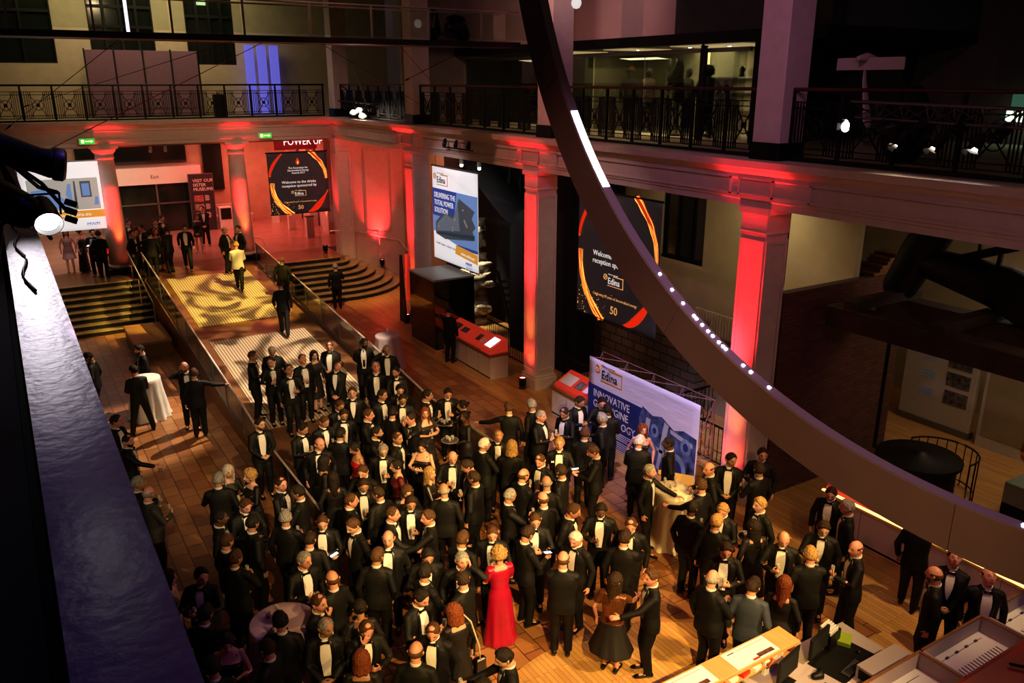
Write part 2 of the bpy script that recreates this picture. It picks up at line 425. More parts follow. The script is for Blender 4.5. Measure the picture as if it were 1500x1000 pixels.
def jacket_mesh(pose, bulk):
    key = ('j', pose, bulk)
    if key in _cache: return _cache[key]
    J = joints(pose); mb = MB()
    T = [(z, a*(1+bulk*.10), b*(1+bulk*.28*g(z-1.08, .28)), c - bulk*.022*g(z-1.08, .25)) for z, a, b, c in TORSO]
    torso(mb, T)
    for nm in 'LR':
        sh, el, wr, d, n, c, s = J['a'+nm]; w2 = el + (wr-el)*.93
        mb.tube([sh - V((s*.05, 0, -.008)), sh + V((s*.008, 0, -.012)), sh + (el-sh)*.45, el, el + (w2-el)*.5, w2], [.062, .067, .061, .054, .049, .043], 14, caps=True)
    me = remesh(mb, .014, 4); me.materials.append(M_SUIT)
    # satin lapels and shirt front follow the same torso
    def rows(op):
        if op: return [(1.492, .040), (1.44, .060), (1.36, .070), (1.26, .072), (1.15, .062), (1.05, .052), (.985, .045)]
        return [(1.492, .040), (1.44, .056), (1.36, .060), (1.26, .052), (1.17, .036), (1.10, .016), (1.06, .002)]
    out = {}
    for op in (0, 1):
        rw = rows(op); lb = MB()
        for s in (-1, 1):
            strip(lb, T, [(z, s*w*.96, s*(w + .006 + .034*min(1, max(0, (1.495-z)/.07))*min(1, (z-rw[-1][0])/.12+.3))) for z, w in rw], .012, 3)
        lap = lb.mesh('lapels', M_SATIN, 'all')
        sb = MB(); strip(sb, T, [(z, -w, w) for z, w in rw], .006, 6)
        # collar band, cuffs
        vs = []; fs = []; n = 24
        for i, (rr, z) in enumerate(((.064, 1.500), (.066, 1.537), (.058, 1.538), (.056, 1.500))):
            for j in range(n):
                a = 2*pi*j/n; vs.append((rr*1.02*cos(a), .008 + rr*1.10*sin(a), z + .020*sin(a) - .004))
        for i in range(4):
            for j in range(n): fs.append((i*n+j, i*n+(j+1) % n, ((i+1) % 4)*n+(j+1) % n, ((i+1) % 4)*n+j))
        sb.add(vs, fs)
        for nm in 'LR':
            sh, el, wr, d, n_, c, s = J['a'+nm]; sb.tube([el + (wr-el)*.86, wr - (wr-el)*.02], [.036, .035], 14, caps=False)
        out[op] = (lap, sb.mesh('shirt', M_SHIRT, True))
    y = front(T, 0, 1.475, 0).y
    tb = MB()
    for s in (-1, 1):
        tb.prism([(s*.004, -.008), (s*.052, -.026), (s*.056, 0), (s*.052, .026), (s*.004, .008)], 1, y-.034, y-.016)
    tb.bbox(-.010, .010, y-.038, y-.014, -.012, .012, .003)
    tb.v = [(x, yy-.004, z+1.476) for x, yy, z in tb.v]
    tie = tb.mesh('bow_tie', M_SATIN)
    lt = MB(); strip(lt, T, [(1.485, -.014, .014), (1.46, -.012, .012), (1.2, -.026, .026), (1.06, -.03, .03), (1.02, -.004, .004)], .014, 3)
    ltie = lt.mesh('long_tie', M_SATIN)
    _cache[key] = (me, out, tie, ltie); return _cache[key]
def trouser_mesh(legs):
    key = ('t', legs)
    if key in _cache: return _cache[key]
    J = joints(('hang', 'hang', legs)); mb = MB()
    torso(mb, [(.86, .165, .11, .005), (.93, .175, .12, .005), (1.03, .16, .112, 0)])
    for nm in 'LR':
        hp, kn, ft, tn = J['l'+nm]; mb.tube([hp + V((0, 0, .03)), hp + (kn-hp)*.35, kn, kn + (ft-kn)*.5, ft - V((0, 0, .015))], [.100, .098, .078, .068, .062], 14, caps=False)
    a = remesh(mb, .016, 3); a.materials.append(M_SUIT)
    sh = []
    for nm in 'LR':
        hp, kn, ft, tn = J['l'+nm]; sb = MB(); n = 14; rings = []
        for (yy, w, h, zc) in ((.075, .012, .03, .035), (.07, .03, .05, .04), (.04, .037, .085, .05), (-.02, .038, .085, .05), (-.08, .043, .055, .036), (-.14, .047, .04, .03), (-.19, .036, .032, .025), (-.215, .010, .014, .02)):
            rings.append([(w*cos(2*pi*j/n), yy, max(0.0, zc + h*.5*sin(2*pi*j/n)*1.3 - .008)) for j in range(n)])
        vs = [p for r in rings for p in r]; m = len(rings)
        fs = [(i*n+j, i*n+(j+1) % n, (i+1)*n+(j+1) % n, (i+1)*n+j) for i in range(m-1) for j in range(n)] + [tuple(range(n-1, -1, -1)), tuple(range((m-1)*n, m*n))]
        c, s_ = cos(tn), sin(tn); base = V((ft.x, ft.y, ft.z-.085))
        sb.add([(base.x + x*c - y*s_, base.y + x*s_ + y*c, base.z + z) for x, y, z in vs], fs)
        sh.append(sb.mesh('shoe', M_SHOE, 'all'))
    _cache[key] = (a, sh); return _cache[key]
def dress_mesh(pose, zb, flare, sleeve, top, m, name='dress'):
    key = ('d', pose, zb, flare, sleeve, top, m.name)
    if key in _cache: return _cache[key]
    J = joints(pose); mb = MB()
    T = [(z, a+.007, b+.007, c) for z, a, b, c in TORSF if z < top and z > .9]
    a, b, c = tor(TORSF, top); T.append((top, a+.006, b+.006, c))
    if top >= 1.42: T[-1] = (top, a+.004, b+.004, c)
    n = 6; L = []
    for i in range(n):
        t = i/n; z = zb + (.93-zb)*t
        L.append((z, .189 + flare*(1-t)**1.2, .132 + flare*(1-t)**1.2, .005))
    k0 = len(mb.v); torso(mb, L + T, 40, ex=2.1)
    for i in range(k0, len(mb.v)):
        x, y, z = mb.v[i]
        if z < .9:
            w = 1 + .07*(.93-z)*sin(atan2(y, x)*9 + z*2); mb.v[i] = (x*w, y*w, z)
    for nm in 'LR':
        sh, el, wr, d, nn, cc, s = J['a'+nm]; sh = sh - V((.02*s, 0, 0))
        if sleeve == 'long': mb.tube([sh - V((s*.04, 0, 0)), sh, el, el + (wr-el)*.9], [.055, .062, .048, .036], 12)
        elif sleeve == 'short': mb.tube([sh - V((s*.04, 0, 0)), sh, sh + (el-sh)*.55], [.058, .066, .062], 12)
        elif sleeve == 'puff': mb.tube([sh - V((s*.04, 0, 0)), sh + V((0, 0, .01)), sh + (el-sh)*.35, sh + (el-sh)*.75], [.058, .074, .078, .055], 12)
        elif top < 1.42:
            mb.tube([V((s*.10, -.085, top-.02)), V((s*.11, -.055, 1.43)), V((s*.11, .03, 1.44)), V((s*.10, .085, top-.02))], .014, 6)
    me = remesh(mb, .0125, 2); me.materials.append(m)
    _cache[key] = me; return me
def beard_mesh():
    if 'beard' in _cache: return _cache['beard']
    mb = MB(); nt, npv = 30, 40; vs = []; ok = []
    for i in range(nt+1):
        for j in range(npv):
            th = pi*.5 + pi*.5*i/nt; ph = (-1.45 + 2.9*j/(npv-1))
            p = head_pt(min(th, pi-.001), ph)
            inn = (abs(ph) > .25 + .0 and th > 1.95 - .25*max(0, abs(ph)-.7)) or p.z < -.080 or (-.062 < p.z < -.052 and abs(p.x) < .03)
            inn = inn and not (abs(p.x) < .026 and -.078 < p.z < -.062)
            vs.append(head_pt(min(th, pi-.001), ph, .006)); ok.append(inn)
    fs = []
    for i in range(nt):
        for j in range(npv-1):
            q = (i*npv+j, (i+1)*npv+j, (i+1)*npv+j+1, i*npv+j+1)
            if sum(ok[k] for k in q) >= 3: fs.append(q)
    mb.add(vs, fs); _cache['beard'] = mb.mesh('beard', None, 'all'); return _cache['beard']
def glasses_mesh():
    if 'specs' in _cache: return _cache['specs']
    mb = MB()
    for s in (-1, 1):
        pts = [V((s*.032 + .021*cos(a), -.103 + .006*abs(cos(a)), .002 + .016*sin(a))) for a in [2*pi*k/12 for k in range(13)]]
        mb.tube(pts, .0014, 5, caps=False)
        mb.tube([(s*.053, -.096, .006), (s*.074, -.06, .008), (s*.080, .01, .006)], .0012, 5)
    mb.tube([(-.012, -.106, .004), (.012, -.106, .004)], .0012, 5)
    _cache['specs'] = mb.mesh('glasses', M_SATIN); return _cache['specs']
M_SPECS = M_SATIN
def hair_get(style, c):
    k = ('h', style, c)
    if k not in _cache:
        base = ('hs', style)
        if base not in _cache: _cache[base] = hair_mesh(style, 'hair_'+style)
        me = _cache[base].copy(); me.materials.clear(); me.materials.append(HAIR[c]); _cache[k] = me
    return _cache[k]
def child(name, me, parent, M=None):
    o = bpy.data.objects.new(name, me); link(o, parent)
    if M is not None: o.matrix_local = M
    return o
PEOPLE = []
def person(x, y, z, rz, label, hair='short', hc='s', skin='f', pose=('hang', 'glass', 'stand'), head=(0, 12, 0), bulk=0, op=1,
           tie='bow', mirror=False, specs=False, beard=False, h=1.78, suit=None, dress=None, group=None, shirt_only=False):
    fem = dress is not None
    if mirror and pose[0] != pose[1]: head = (-head[0], head[1], head[2])
    bare = fem
    me, HM = body_mesh(pose, head[0], head[1], head[2], fem, bare)
    skin_slot(me)
    b = bpy.data.objects.new('person', me); link(b)
    b.material_slots[0].link = 'OBJECT'; b.material_slots[0].material = SKIN[skin]
    b.location = (x, y, z); b.rotation_euler = (0, 0, rz); k = h/1.78
    wk = k*1.06; b.scale = (-wk if mirror else wk, wk, k)
    tag(b, label, 'person', group)
    if hair: child('hair', hair_get(hair, hc), b, HM)
    if beard:
        o = child('beard', beard_mesh(), b, HM)
        if not o.data.materials: o.data.materials.append(None)
        o.material_slots[0].link = 'OBJECT'; o.material_slots[0].material = HAIR[hc]
    if specs: child('glasses', glasses_mesh(), b, HM)
    if not fem:
        jm, var, tm, lt = jacket_mesh(pose, bulk); lap, sh = var[op]
        tr, shoes = trouser_mesh(pose[2])
        if shirt_only:
            j = child('shirt', jm, b); j.material_slots[0].link = 'OBJECT'; j.material_slots[0].material = M_SHIRT
        else:
            j = child('jacket', jm, b)
            if suit: j.material_slots[0].link = 'OBJECT'; j.material_slots[0].material = suit
            child('lapels', lap, j)
            if tie != 'none':
                child('shirt', sh, b)
                child('bow_tie' if tie == 'bow' else 'long_tie', tm if tie == 'bow' else lt, b)
        child('trousers', tr, b)
        for s in shoes: child('shoe', s, b)
    else:
        kw = dict(dress); nm = kw.pop('name', 'dress')
        child(nm, dress_mesh(pose, **kw), b)
        for s in trouser_mesh(pose[2])[1]:
            child('shoe', s, b)
    PEOPLE.append(b); return b
def hand_world(b, pose, side, off=(0, 0, 0)):
    J = joints(pose); a = J['a'+side]; p = a[2] + a[3].normalized()*.085 + a[4].normalized()*.035 + V(off)
    M = Matrix.Translation(b.location) @ Matrix.Rotation(b.rotation_euler.z, 4, 'Z') @ Matrix.Diagonal((*b.scale, 1))
    return M @ p
# ------------------------------------------------------------------ materials of the hall
M_WALL = mat('cream_plaster', (.50, .42, .29), .85, noise_amt=.08, scale=2.5, bump=.05)
M_WALL2 = mat('dim_tan_plaster', (.34, .29, .20), .9, noise_amt=.1, scale=2)
M_ENT = mat('painted_stone', (.56, .45, .40), .6, noise_amt=.06, scale=4, bump=.05)
M_COLR = mat('painted_column', (.60, .50, .46), .6, noise_amt=.06, scale=5, bump=.1)
M_BLACK = mat('black_ironwork', (.008, .008, .008), .45, metal=.3)
M_DARK = mat('dark_void_cloth', (.006, .006, .006), .9)
M_DKWOOD = mat('dark_red_handrail_wood', (.06, .012, .010), .4)
M_STEEL = mat('brushed_steel', (.78, .70, .66), .32, metal=.45)
M_GREYMET = mat('grey_metal', (.25, .25, .26), .4, metal=.8)
M_WHITEP = mat('white_panel', (.70, .66, .60), .5, noise_amt=.03)
M_RED = mat('red_panel', (.55, .035, .02), .4)
M_REDL = mat('red_glow_panel', (.55, .035, .02), .4, emit=(.9, .08, .04), es=.25)  # red panel with a faint glow of its own colour
M_PAPER = mat('white_print', (.85, .83, .80), .5)
M_BLUE = mat('blue_print', (.03, .07, .32), .5, emit=(.04, .10, .45), es=.35)  # banner blue glows weakly; spotlight brightness is put into the colour
M_CLOTH = mat('white_tablecloth', (.82, .78, .72), .75, bump=.25, scale=12)
def wood(name, c1, c2, rough=.3, sx=1., coord='Object'):
    m, nt, b = nmat(name); tc = nt.nodes.new('ShaderNodeTexCoord'); mp = nt.nodes.new('ShaderNodeMapping')
    mp.inputs['Scale'].default_value = (8*sx, .7, 8); n = nt.nodes.new('ShaderNodeTexNoise'); n.inputs['Scale'].default_value = 3; n.inputs['Detail'].default_value = 8
    nt.links.new(tc.outputs[coord], mp.inputs[0]); nt.links.new(mp.outputs[0], n.inputs['Vector'])
    nt.links.new(mix(nt, n.outputs['Fac'], c1, c2), b.inputs['Base Color']); b.inputs['Roughness'].default_value = rough
    return m
M_OAK = wood('oak_veneer', (.50, .24, .08), (.72, .42, .18), .35)
M_BENCH = wood('brown_wood', (.16, .07, .025), (.30, .14, .05), .4)
M_TREAD = mat('stair_stone', (.34, .26, .15), .35, noise_amt=.25, scale=3)
M_RISER = mat('dark_riser', (.012, .010, .008), .6)

def floor_material():
    m, nt, b = nmat('floor_tiles_and_boards'); N = nt.nodes.new; Lk = nt.links.new
    tc = N('ShaderNodeTexCoord'); sp = N('ShaderNodeSeparateXYZ'); Lk(tc.outputs['Object'], sp.inputs[0]); x, y, z = sp.outputs
    # terracotta end-grain blocks
    cb = N('ShaderNodeCombineXYZ'); Lk(y, cb.inputs[0]); Lk(x, cb.inputs[1])
    br = N('ShaderNodeTexBrick'); br.inputs['Scale'].default_value = 1.; br.inputs['Brick Width'].default_value = .46; br.inputs['Row Height'].default_value = .32
    br.inputs['Mortar Size'].default_value = .009; br.inputs['Bias'].default_value = -.1
    br.inputs['Color1'].default_value = (.36, .155, .060, 1); br.inputs['Color2'].default_value = (.62, .32, .13, 1); br.inputs['Mortar'].default_value = (.035, .018, .010, 1)
    Lk(cb.outputs[0], br.inputs['Vector'])
    ns = N('ShaderNodeTexNoise'); ns.inputs['Scale'].default_value = .9; ns.inputs['Detail'].default_value = 4; Lk(tc.outputs['Object'], ns.inputs['Vector'])
    ns2 = N('ShaderNodeTexNoise'); ns2.inputs['Scale'].default_value = 25; Lk(tc.outputs['Object'], ns2.inputs['Vector'])
    tile = mix(nt, math_node(nt, 'MULTIPLY', ns.outputs['Fac'], .5), br.outputs['Color'], (.22, .08, .035))
    # strip wood
    cw = N('ShaderNodeCombineXYZ'); Lk(y, cw.inputs[0]); Lk(x, cw.inputs[1])
    bw = N('ShaderNodeTexBrick'); bw.inputs['Scale'].default_value = 1.; bw.inputs['Brick Width'].default_value = 1.3; bw.inputs['Row Height'].default_value = .085
    bw.inputs['Mortar Size'].default_value = .003; bw.inputs['Color1'].default_value = (.55, .30, .10, 1); bw.inputs['Color2'].default_value = (.72, .42, .15, 1); bw.inputs['Mortar'].default_value = (.12, .06, .03, 1)
    Lk(cw.outputs[0], bw.inputs['Vector'])
    e1 = math_node(nt, 'GREATER_THAN', x, 11.0)
    dx = math_node(nt, 'SUBTRACT', x, 6.5); dy = math_node(nt, 'SUBTRACT', y, 5.5)
    rr = math_node(nt, 'ADD', math_node(nt, 'MULTIPLY', dx, dx), math_node(nt, 'MULTIPLY', dy, dy)); e2 = math_node(nt, 'LESS_THAN', rr, 11.4)
    e3 = math_node(nt, 'MULTIPLY', math_node(nt, 'LESS_THAN', y, 6.4), 1)
    msk = math_node(nt, 'MAXIMUM', math_node(nt, 'MAXIMUM', e1, e2), e3)
    c = mix(nt, msk, tile, bw.outputs['Color']); c = mix(nt, math_node(nt, 'MULTIPLY', ns2.outputs['Fac'], .25), c, (.08, .04, .02))
    Lk(c, b.inputs['Base Color']); b.inputs['Roughness'].default_value = .34
    bp = N('ShaderNodeBump'); bp.inputs['Strength'].default_value = .25; bp.inputs['Distance'].default_value = .01
    Lk(br.outputs['Fac'], bp.inputs['Height']); bp.invert = True; Lk(bp.outputs[0], b.inputs['Normal'])
    return m
M_FLOOR = floor_material()
def brick_mat(name, c1, c2, mo, w=.24, h=.08, axis='xz', rough=.85, ms=.012):
    m, nt, b = nmat(name); N = nt.nodes.new; tc = N('ShaderNodeTexCoord'); sp = N('ShaderNodeSeparateXYZ'); nt.links.new(tc.outputs['Object'], sp.inputs[0])
    cb = N('ShaderNodeCombineXYZ'); nt.links.new(sp.outputs['XYZ'.index(axis[0].upper())], cb.inputs[0]); nt.links.new(sp.outputs['XYZ'.index(axis[1].upper())], cb.inputs[1])
    br = N('ShaderNodeTexBrick'); br.inputs['Scale'].default_value = 1.; br.inputs['Brick Width'].default_value = w; br.inputs['Row Height'].default_value = h; br.inputs['Mortar Size'].default_value = ms
    for k, c in (('Color1', c1), ('Color2', c2), ('Mortar', mo)): br.inputs[k].default_value = (*c, 1)
    nt.links.new(cb.outputs[0], br.inputs['Vector']); nt.links.new(br.outputs['Color'], b.inputs['Base Color']); b.inputs['Roughness'].default_value = rough
    bp = N('ShaderNodeBump'); bp.invert = True; bp.inputs['Strength'].default_value = .5; bp.inputs['Distance'].default_value = .02
    nt.links.new(br.outputs['Fac'], bp.inputs['Height']); nt.links.new(bp.outputs[0], b.inputs['Normal'])
    return m
M_LOBBY = mat('polished_pink_stone', (.36, .22, .18), .18, noise_amt=.12, scale=1.2)
M_LAND = mat('brown_landing_stone', (.20, .10, .05), .3, noise_amt=.25, scale=1.6)
def groove_mat():
    m, nt, b = nmat('ribbed_ramp_panel'); N = nt.nodes.new; tc = N('ShaderNodeTexCoord'); wv = N('ShaderNodeTexWave')
    wv.bands_direction = 'X'; wv.inputs['Scale'].default_value = 3.6; wv.inputs['Distortion'].default_value = 0
    nt.links.new(tc.outputs['Object'], wv.inputs['Vector']); cr = N('ShaderNodeValToRGB'); cr.color_ramp.elements[0].position = .18; cr.color_ramp.elements[1].position = .42
    cr.color_ramp.elements[0].color = (.22, .15, .09, 1); cr.color_ramp.elements[1].color = (.66, .56, .42, 1)
    nt.links.new(wv.outputs['Fac'], cr.inputs[0]); nt.links.new(cr.outputs[0], b.inputs['Base Color']); b.inputs['Roughness'].default_value = .6
    return m
M_RIB = groove_mat()
def glass_mat(name, tint=(.9, .95, .9), refl=.12, dens=.06):
    m = bpy.data.materials.new(name); m.use_nodes = True; nt = m.node_tree; nt.nodes.clear(); N = nt.nodes.new
    out = N('ShaderNodeOutputMaterial'); tr = N('ShaderNodeBsdfTransparent'); gl = N('ShaderNodeBsdfGlossy'); mx = N('ShaderNodeMixShader')
    tr.inputs[0].default_value = (*tint, 1); gl.inputs['Roughness'].default_value = .03; fr = N('ShaderNodeFresnel'); fr.inputs[0].default_value = 1.45
    f = math_node(nt, 'ADD', math_node(nt, 'MULTIPLY', fr.outputs[0], .8), refl*.3, True)
    nt.links.new(f, mx.inputs[0]); nt.links.new(tr.outputs[0], mx.inputs[1]); nt.links.new(gl.outputs[0], mx.inputs[2]); nt.links.new(mx.outputs[0], out.inputs[0])
    return m
M_GLASS = glass_mat('clear_glass'); M_GLASSG = glass_mat('greenish_glass', (.70, .82, .74), .3); M_GLASSD = glass_mat('dark_glass', (.25, .28, .27), .3)
def emis(name, c, s):
    m, nt, b = nmat(name); b.inputs['Base Color'].default_value = (*c, 1); b.inputs['Emission Color'].default_value = (*c, 1); b.inputs['Emission Strength'].default_value = s
    return m
M_LED = emis('white_led_panel', (.80, .85, 1.), 9.); M_LAMPW = emis('warm_lamp_glow', (1., .86, .62), 40.); M_LAMPC = emis('white_lamp_glow', (1., .97, .92), 30.)
M_BLUEL = emis('blue_lit_panel', (.16, .16, .75), .55); M_GREEN = emis('green_exit_light', (.05, .45, .06), 1.0); M_GREENW = emis('exit_pictogram', (.85, .95, .35), 1.6)

def text(body, size, M, m, parent, name='lettering', align='LEFT', ext=.002, sx=1.):
    c = bpy.data.curves.new(name, 'FONT'); c.body = body; c.size = size; c.align_x = align; c.extrude = ext; c.space_line = 1.0; c.resolution_u = 2
    o = bpy.data.objects.new(name, c); col.objects.link(o)
    me = bpy.data.meshes.new_from_object(o.evaluated_get(bpy.context.evaluated_depsgraph_get()))
    bpy.data.objects.remove(o); me.materials.clear(); me.materials.append(m)
    me.transform(M @ Matrix.Diagonal((sx, 1, 1, 1)))
    return link(bpy.data.objects.new(name, me), parent)
def frame(o, xdir, ydir):
    """matrix with local x, y in a plane"""
    x, y = V(xdir).normalized(), V(ydir).normalized(); z = x.cross(y)
    return Matrix(((x.x, y.x, z.x, o[0]), (x.y, y.y, z.y, o[1]), (x.z, y.z, z.z, o[2]), (0, 0, 0, 1)))
def struct(o, kind='structure'): o['kind'] = kind; return o

# ------------------------------------------------------------------ floors, walls, ceilings
b = MB(); b.add([(-3, -4, 0), (22.5, -4, 0), (22.5, 34.5, 0), (-3, 34.5, 0), (-3, -4, -.2), (22.5, -4, -.2), (22.5, 34.5, -.2), (-3, 34.5, -.2)], [(0, 1, 2, 3), (4, 7, 6, 5), (0, 4, 5, 1), (1, 5, 6, 2), (2, 6, 7, 3), (3, 7, 4, 0)])
struct(b.build('floor', M_FLOOR))
# landing and lobby
b = MB(); b.box(-3, 12.0, 33.0, 35.3, 0, 1.4); struct(b.build('floor', M_LAND))
b = MB(); b.box(-3, 15.3, 35.3, 45.2, 0, 1.402); struct(b.build('floor', M_LOBBY))
# beams (entablature) profile in (distance out from face, z)
def prof(face, s):
    P = [(0, 6.2), (0, 6.32), (-.03, 6.34), (-.03, 6.42), (-.015, 6.44), (-.015, 6.70), (-.05, 6.73), (-.05, 6.80), (-.12, 6.86), (-.18, 6.93), (-.25, 6.95), (-.27, 7.08), (.65, 7.08), (.65, 6.2)]
    return [(face + s*p, z) for p, z in P]
b = MB(); b.prism([(x, z) for x, z in prof(12.19, 1)], 1, -4, 34.2); struct(b.build('trim_1', M_ENT))
b = MB(); b.prism([(y, z) for y, z in prof(34.2, 1)], 0, -3, 12.84); struct(b.build('trim_2', M_ENT))
for k in range(5):                       # carved block and moulded panel over every column
    Y = 2.71 + 7.87*k
    for y0, y1, nm in ((Y-.10, Y+.76, 'block'), (Y+.95, Y+6.95, 'panel')):
        if y1 > 34: y1 = 34.0
        if y1 - y0 < .5: continue
        b = MB()
        for (a0, a1, c0, c1) in ((y0, y1, 6.40, 6.43), (y0, y1, 6.71, 6.74), (y0, y0+.035, 6.40, 6.74), (y1-.035, y1, 6.40, 6.74)): b.box(12.13, 12.19, a0, a1, c0, c1)
        struct(b.build('trim_3', M_ENT))
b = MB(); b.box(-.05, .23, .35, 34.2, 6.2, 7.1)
M_LEDGE = mat('glossy_purple_light_ledge', (.13, .09, .26), .34, bump=.22, scale=14, noise_amt=.12, spec=.6)  # purple light on the ledge is mixed into this base colour
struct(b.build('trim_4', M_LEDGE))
b = MB(); b.box(-3, -.05, 1.2, 34.2, 6.6, 6.85); struct(b.build('floor', M_DARK))
# upper slabs
b = MB(); b.box(12.84, 21.5, -4, 34.2, 6.3, 7.06); struct(b.build('ceiling', M_WALL2))
b = MB(); b.box(-3, 15.3, 34.85, 45.2, 6.1, 7.08); struct(b.build('ceiling', M_WALL2))
# back wall of the upper gallery with window holes
M_DKWIN = mat('night_window_glass', (.015, .02, .016), .1, spec=.8)
wins = [(-1.6, 2.65, 9.15), (3.9, 6.3, 9.4), (7.55, 9.5, 9.15)]
b = MB(); edges = [-3.0]
for x0, x1, z0 in wins:
    b.box(edges[-1], x0, 38, 38.3, 7.08, 14.5); b.box(x0, x1, 38, 38.3, 7.08, z0); edges.append(x1)
b.box(edges[-1], 16.5, 38, 38.3, 7.08, 14.5); struct(b.build('wall_back', M_WALL))
for i, (x0, x1, z0) in enumerate(wins):
    w = empty('window_%d' % (i+1), (0, 0, 0)); struct(w)
    g_ = MB(); g_.box(x0, x1, 38.18, 38.2, z0, 14.4); g_.build('pane', M_DKWIN, w)
    f = MB(); n = 4
    for k in range(n+1):
        xx = x0 + (x1-x0)*k/n; f.box(xx-.05, xx+.05, 38.05, 38.18, z0, 14.4)
    for zz in (z0, z0+1.15, z0+1.9, z0+3.1): f.box(x0, x1, 38.04, 38.18, zz-.05, zz+.06)
    f.build('window_frame', M_BLACK, w)
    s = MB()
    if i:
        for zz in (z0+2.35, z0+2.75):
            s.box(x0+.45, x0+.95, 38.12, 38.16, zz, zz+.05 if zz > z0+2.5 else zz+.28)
        s.build('reflected_light', mat('pale_green_reflection_glow', (.55, .7, .5), .5, emit=(.5, .7, .45), es=.7), w)  # reflections in the panes, put in as glowing strips
# lobby walls
b = MB(); b.box(-3, 15.3, 44.9, 45.2, 1.4, 6.1); struct(b.build('wall_back', M_WALL))
b = MB(); b.box(-3.2, -3, -4, 45.2, 0, 14.5); struct(b.build('wall_left', M_WALL2))
b = MB(); b.box(-3, 22.5, -4.2, -4, 0, 14.5); struct(b.build('wall_front', M_DARK))
# outer right wall of the aisle, with tall windows
M_AISLE = mat('aisle_plaster', (.42, .35, .22), .9, noise_amt=.08, scale=1.5)
segs = [(10.0, 13.85, 0), (15.2, 17.1, 1)]
b = MB(); W = [(12.6, 13.9), (15.3, 16.9), (20.2, 21.6), (29.0, 29.01)]
y = 10.8
for y0, y1 in W:
    b.box(15.3, 15.5, y, y0, 0, 6.3); b.box(15.3, 15.5, y0, y1, 0, 3.9); y = y1
b.box(15.3, 15.5, y, 45.2, 0, 6.3); struct(b.build('wall_right', M_AISLE))
for i, (y0, y1) in enumerate(W[:3]):
    w = empty('window_%d' % (i+4)); struct(w)
    g_ = MB(); g_.box(15.42, 15.44, y0, y1, 3.9, 6.3); g_.build('pane', M_DKWIN, w)
    f = MB()
    for k in range(4): yy = y0 + (y1-y0)*k/3; f.box(15.34, 15.42, yy-.03, yy+.03, 3.9, 6.3)
    f.box(15.3, 15.42, y0, y1, 3.86, 3.93); f.build('window_frame', M_BLACK, w)
b = MB(); b.box(15.5, 22.5, 17.0, 17.2, 0, 6.3); b.box(21.3, 21.5, -4, 17, 0, 6.3); struct(b.build('wall_right', M_AISLE))
b = MB(); b.box(20.6, 21.5, -4, 34.2, 7.06, 14.5); struct(b.build('wall_right', mat('dark_upper_wall', (.12, .10, .08), .9, noise_amt=.2, scale=1.5)))
b = MB(); b.box(-3, 21.5, -4, 38.3, 14.5, 14.7); struct(b.build('ceiling', M_DARK))
# upper gallery: white bulkhead over the glazed display room
b = MB(); b.box(15.2, 20.6, 16.75, 28.5, 9.62, 12.2); struct(b.build('wall_right', mat('pinkish_plaster', (.50, .38, .36), .85, noise_amt=.05, scale=2)))
b = MB(); b.box(15.1, 20.6, 12.0, 28.6, 9.36, 9.62); struct(b.build('ceiling', M_BLACK))
b = MB(); b.box(15.2, 20.6, 12.0, 16.75, 9.62, 12.2); struct(b.build('wall_right', mat('dark_green_wall', (.05, .06, .045), .9, noise_amt=.1)))
b = MB(); b.box(12.95, 20.6, 28.5, 28.7, 7.06, 14.5); struct(b.build('wall_back', M_WALL2))
b = MB(); b.box(18.4, 18.6, 14.4, 28.5, 7.06, 9.36); struct(b.build('wall_right', mat('display_wall', (.42, .38, .26), .8, noise_amt=.2, scale=1.2)))
# brick engine house
b = MB(); b.box(15.6, 18.6, 14.2, 14.4, 7.06, 9.36); struct(b.build('wall_front', M_DARK))
b = MB(); b.box(12.86, 16.9, 10.55, 10.75, 0, 4.48); b.box(16.7, 16.9, 10.75, 16.9, 0, 4.48)
struct(b.build('wall_right', brick_mat('dark_red_brick', (.10, .035, .022), (.16, .06, .035), (.07, .045, .035))))
# ------------------------------------------------------------------ columns
def square_column(Y, label, up=False, X=12.19, z0=0., z1=6.2):
    t = empty('column', (X+.325, Y+.325, z0), 0, label, 'column', None)
    def bx(nm, g, zz0, zz1, m=M_COLR):
        q = MB(); q.bbox(-.325-g, .325+g, -.325-g, .325+g, zz0-z0, zz1-z0, .012); return q.build(nm, m, t)
    if up:
        bx('plinth', .03, z0, z0+.32, M_BLACK); bx('shaft', 0, z0+.32, z1); return t
    bx('plinth', .055, z0, z0+.32); bx('base_moulding', .03, z0+.32, z0+.40); bx('shaft', -.012, z0+.40, 5.70)
    bx('neck_moulding', .012, 5.70, 5.75); bx('capital', .0, 5.75, 6.08); bx('capital_moulding', .05, 6.08, 6.2)
    q = MB()
    for s in (-1, 1):                       # raised frame round the sunk panels
        for (a, c, d, e) in ((-.30, -.235, .6, 5.5), (.235, .30, .6, 5.5), (-.30, .30, .52, .6), (-.30, .30, 5.5, 5.58)):
            q.box(a, c, s*.325-.012, s*.325+.012, d, e); q.box(s*.325-.012, s*.325+.012, a, c, d, e)
    q.build('panel_frame', M_COLR, t); return t
square_column(26.3, 'square pillar lit red behind the tall glass case, left of the white blue banner')
square_column(18.45, 'square pillar with red to yellow uplight right of the white blue banner')
square_column(10.58, 'square pillar glowing bright red right of the truss booth')
square_column(33.9, 'square corner pillar where the two balconies meet, beside the curved steps')
for Y, l in ((26.3, 'upper gallery square pillar crossed by the far end of the bridge rail'), (18.0, 'upper gallery square pillar touching the ring near the top'), (10.58, 'upper gallery square pillar, tallest and lilac lit, right of the mannequins'), (33.9, 'upper gallery corner pillar left of the small stage lights')):
    square_column(Y, l, True, 12.30, 7.08, 14.5)
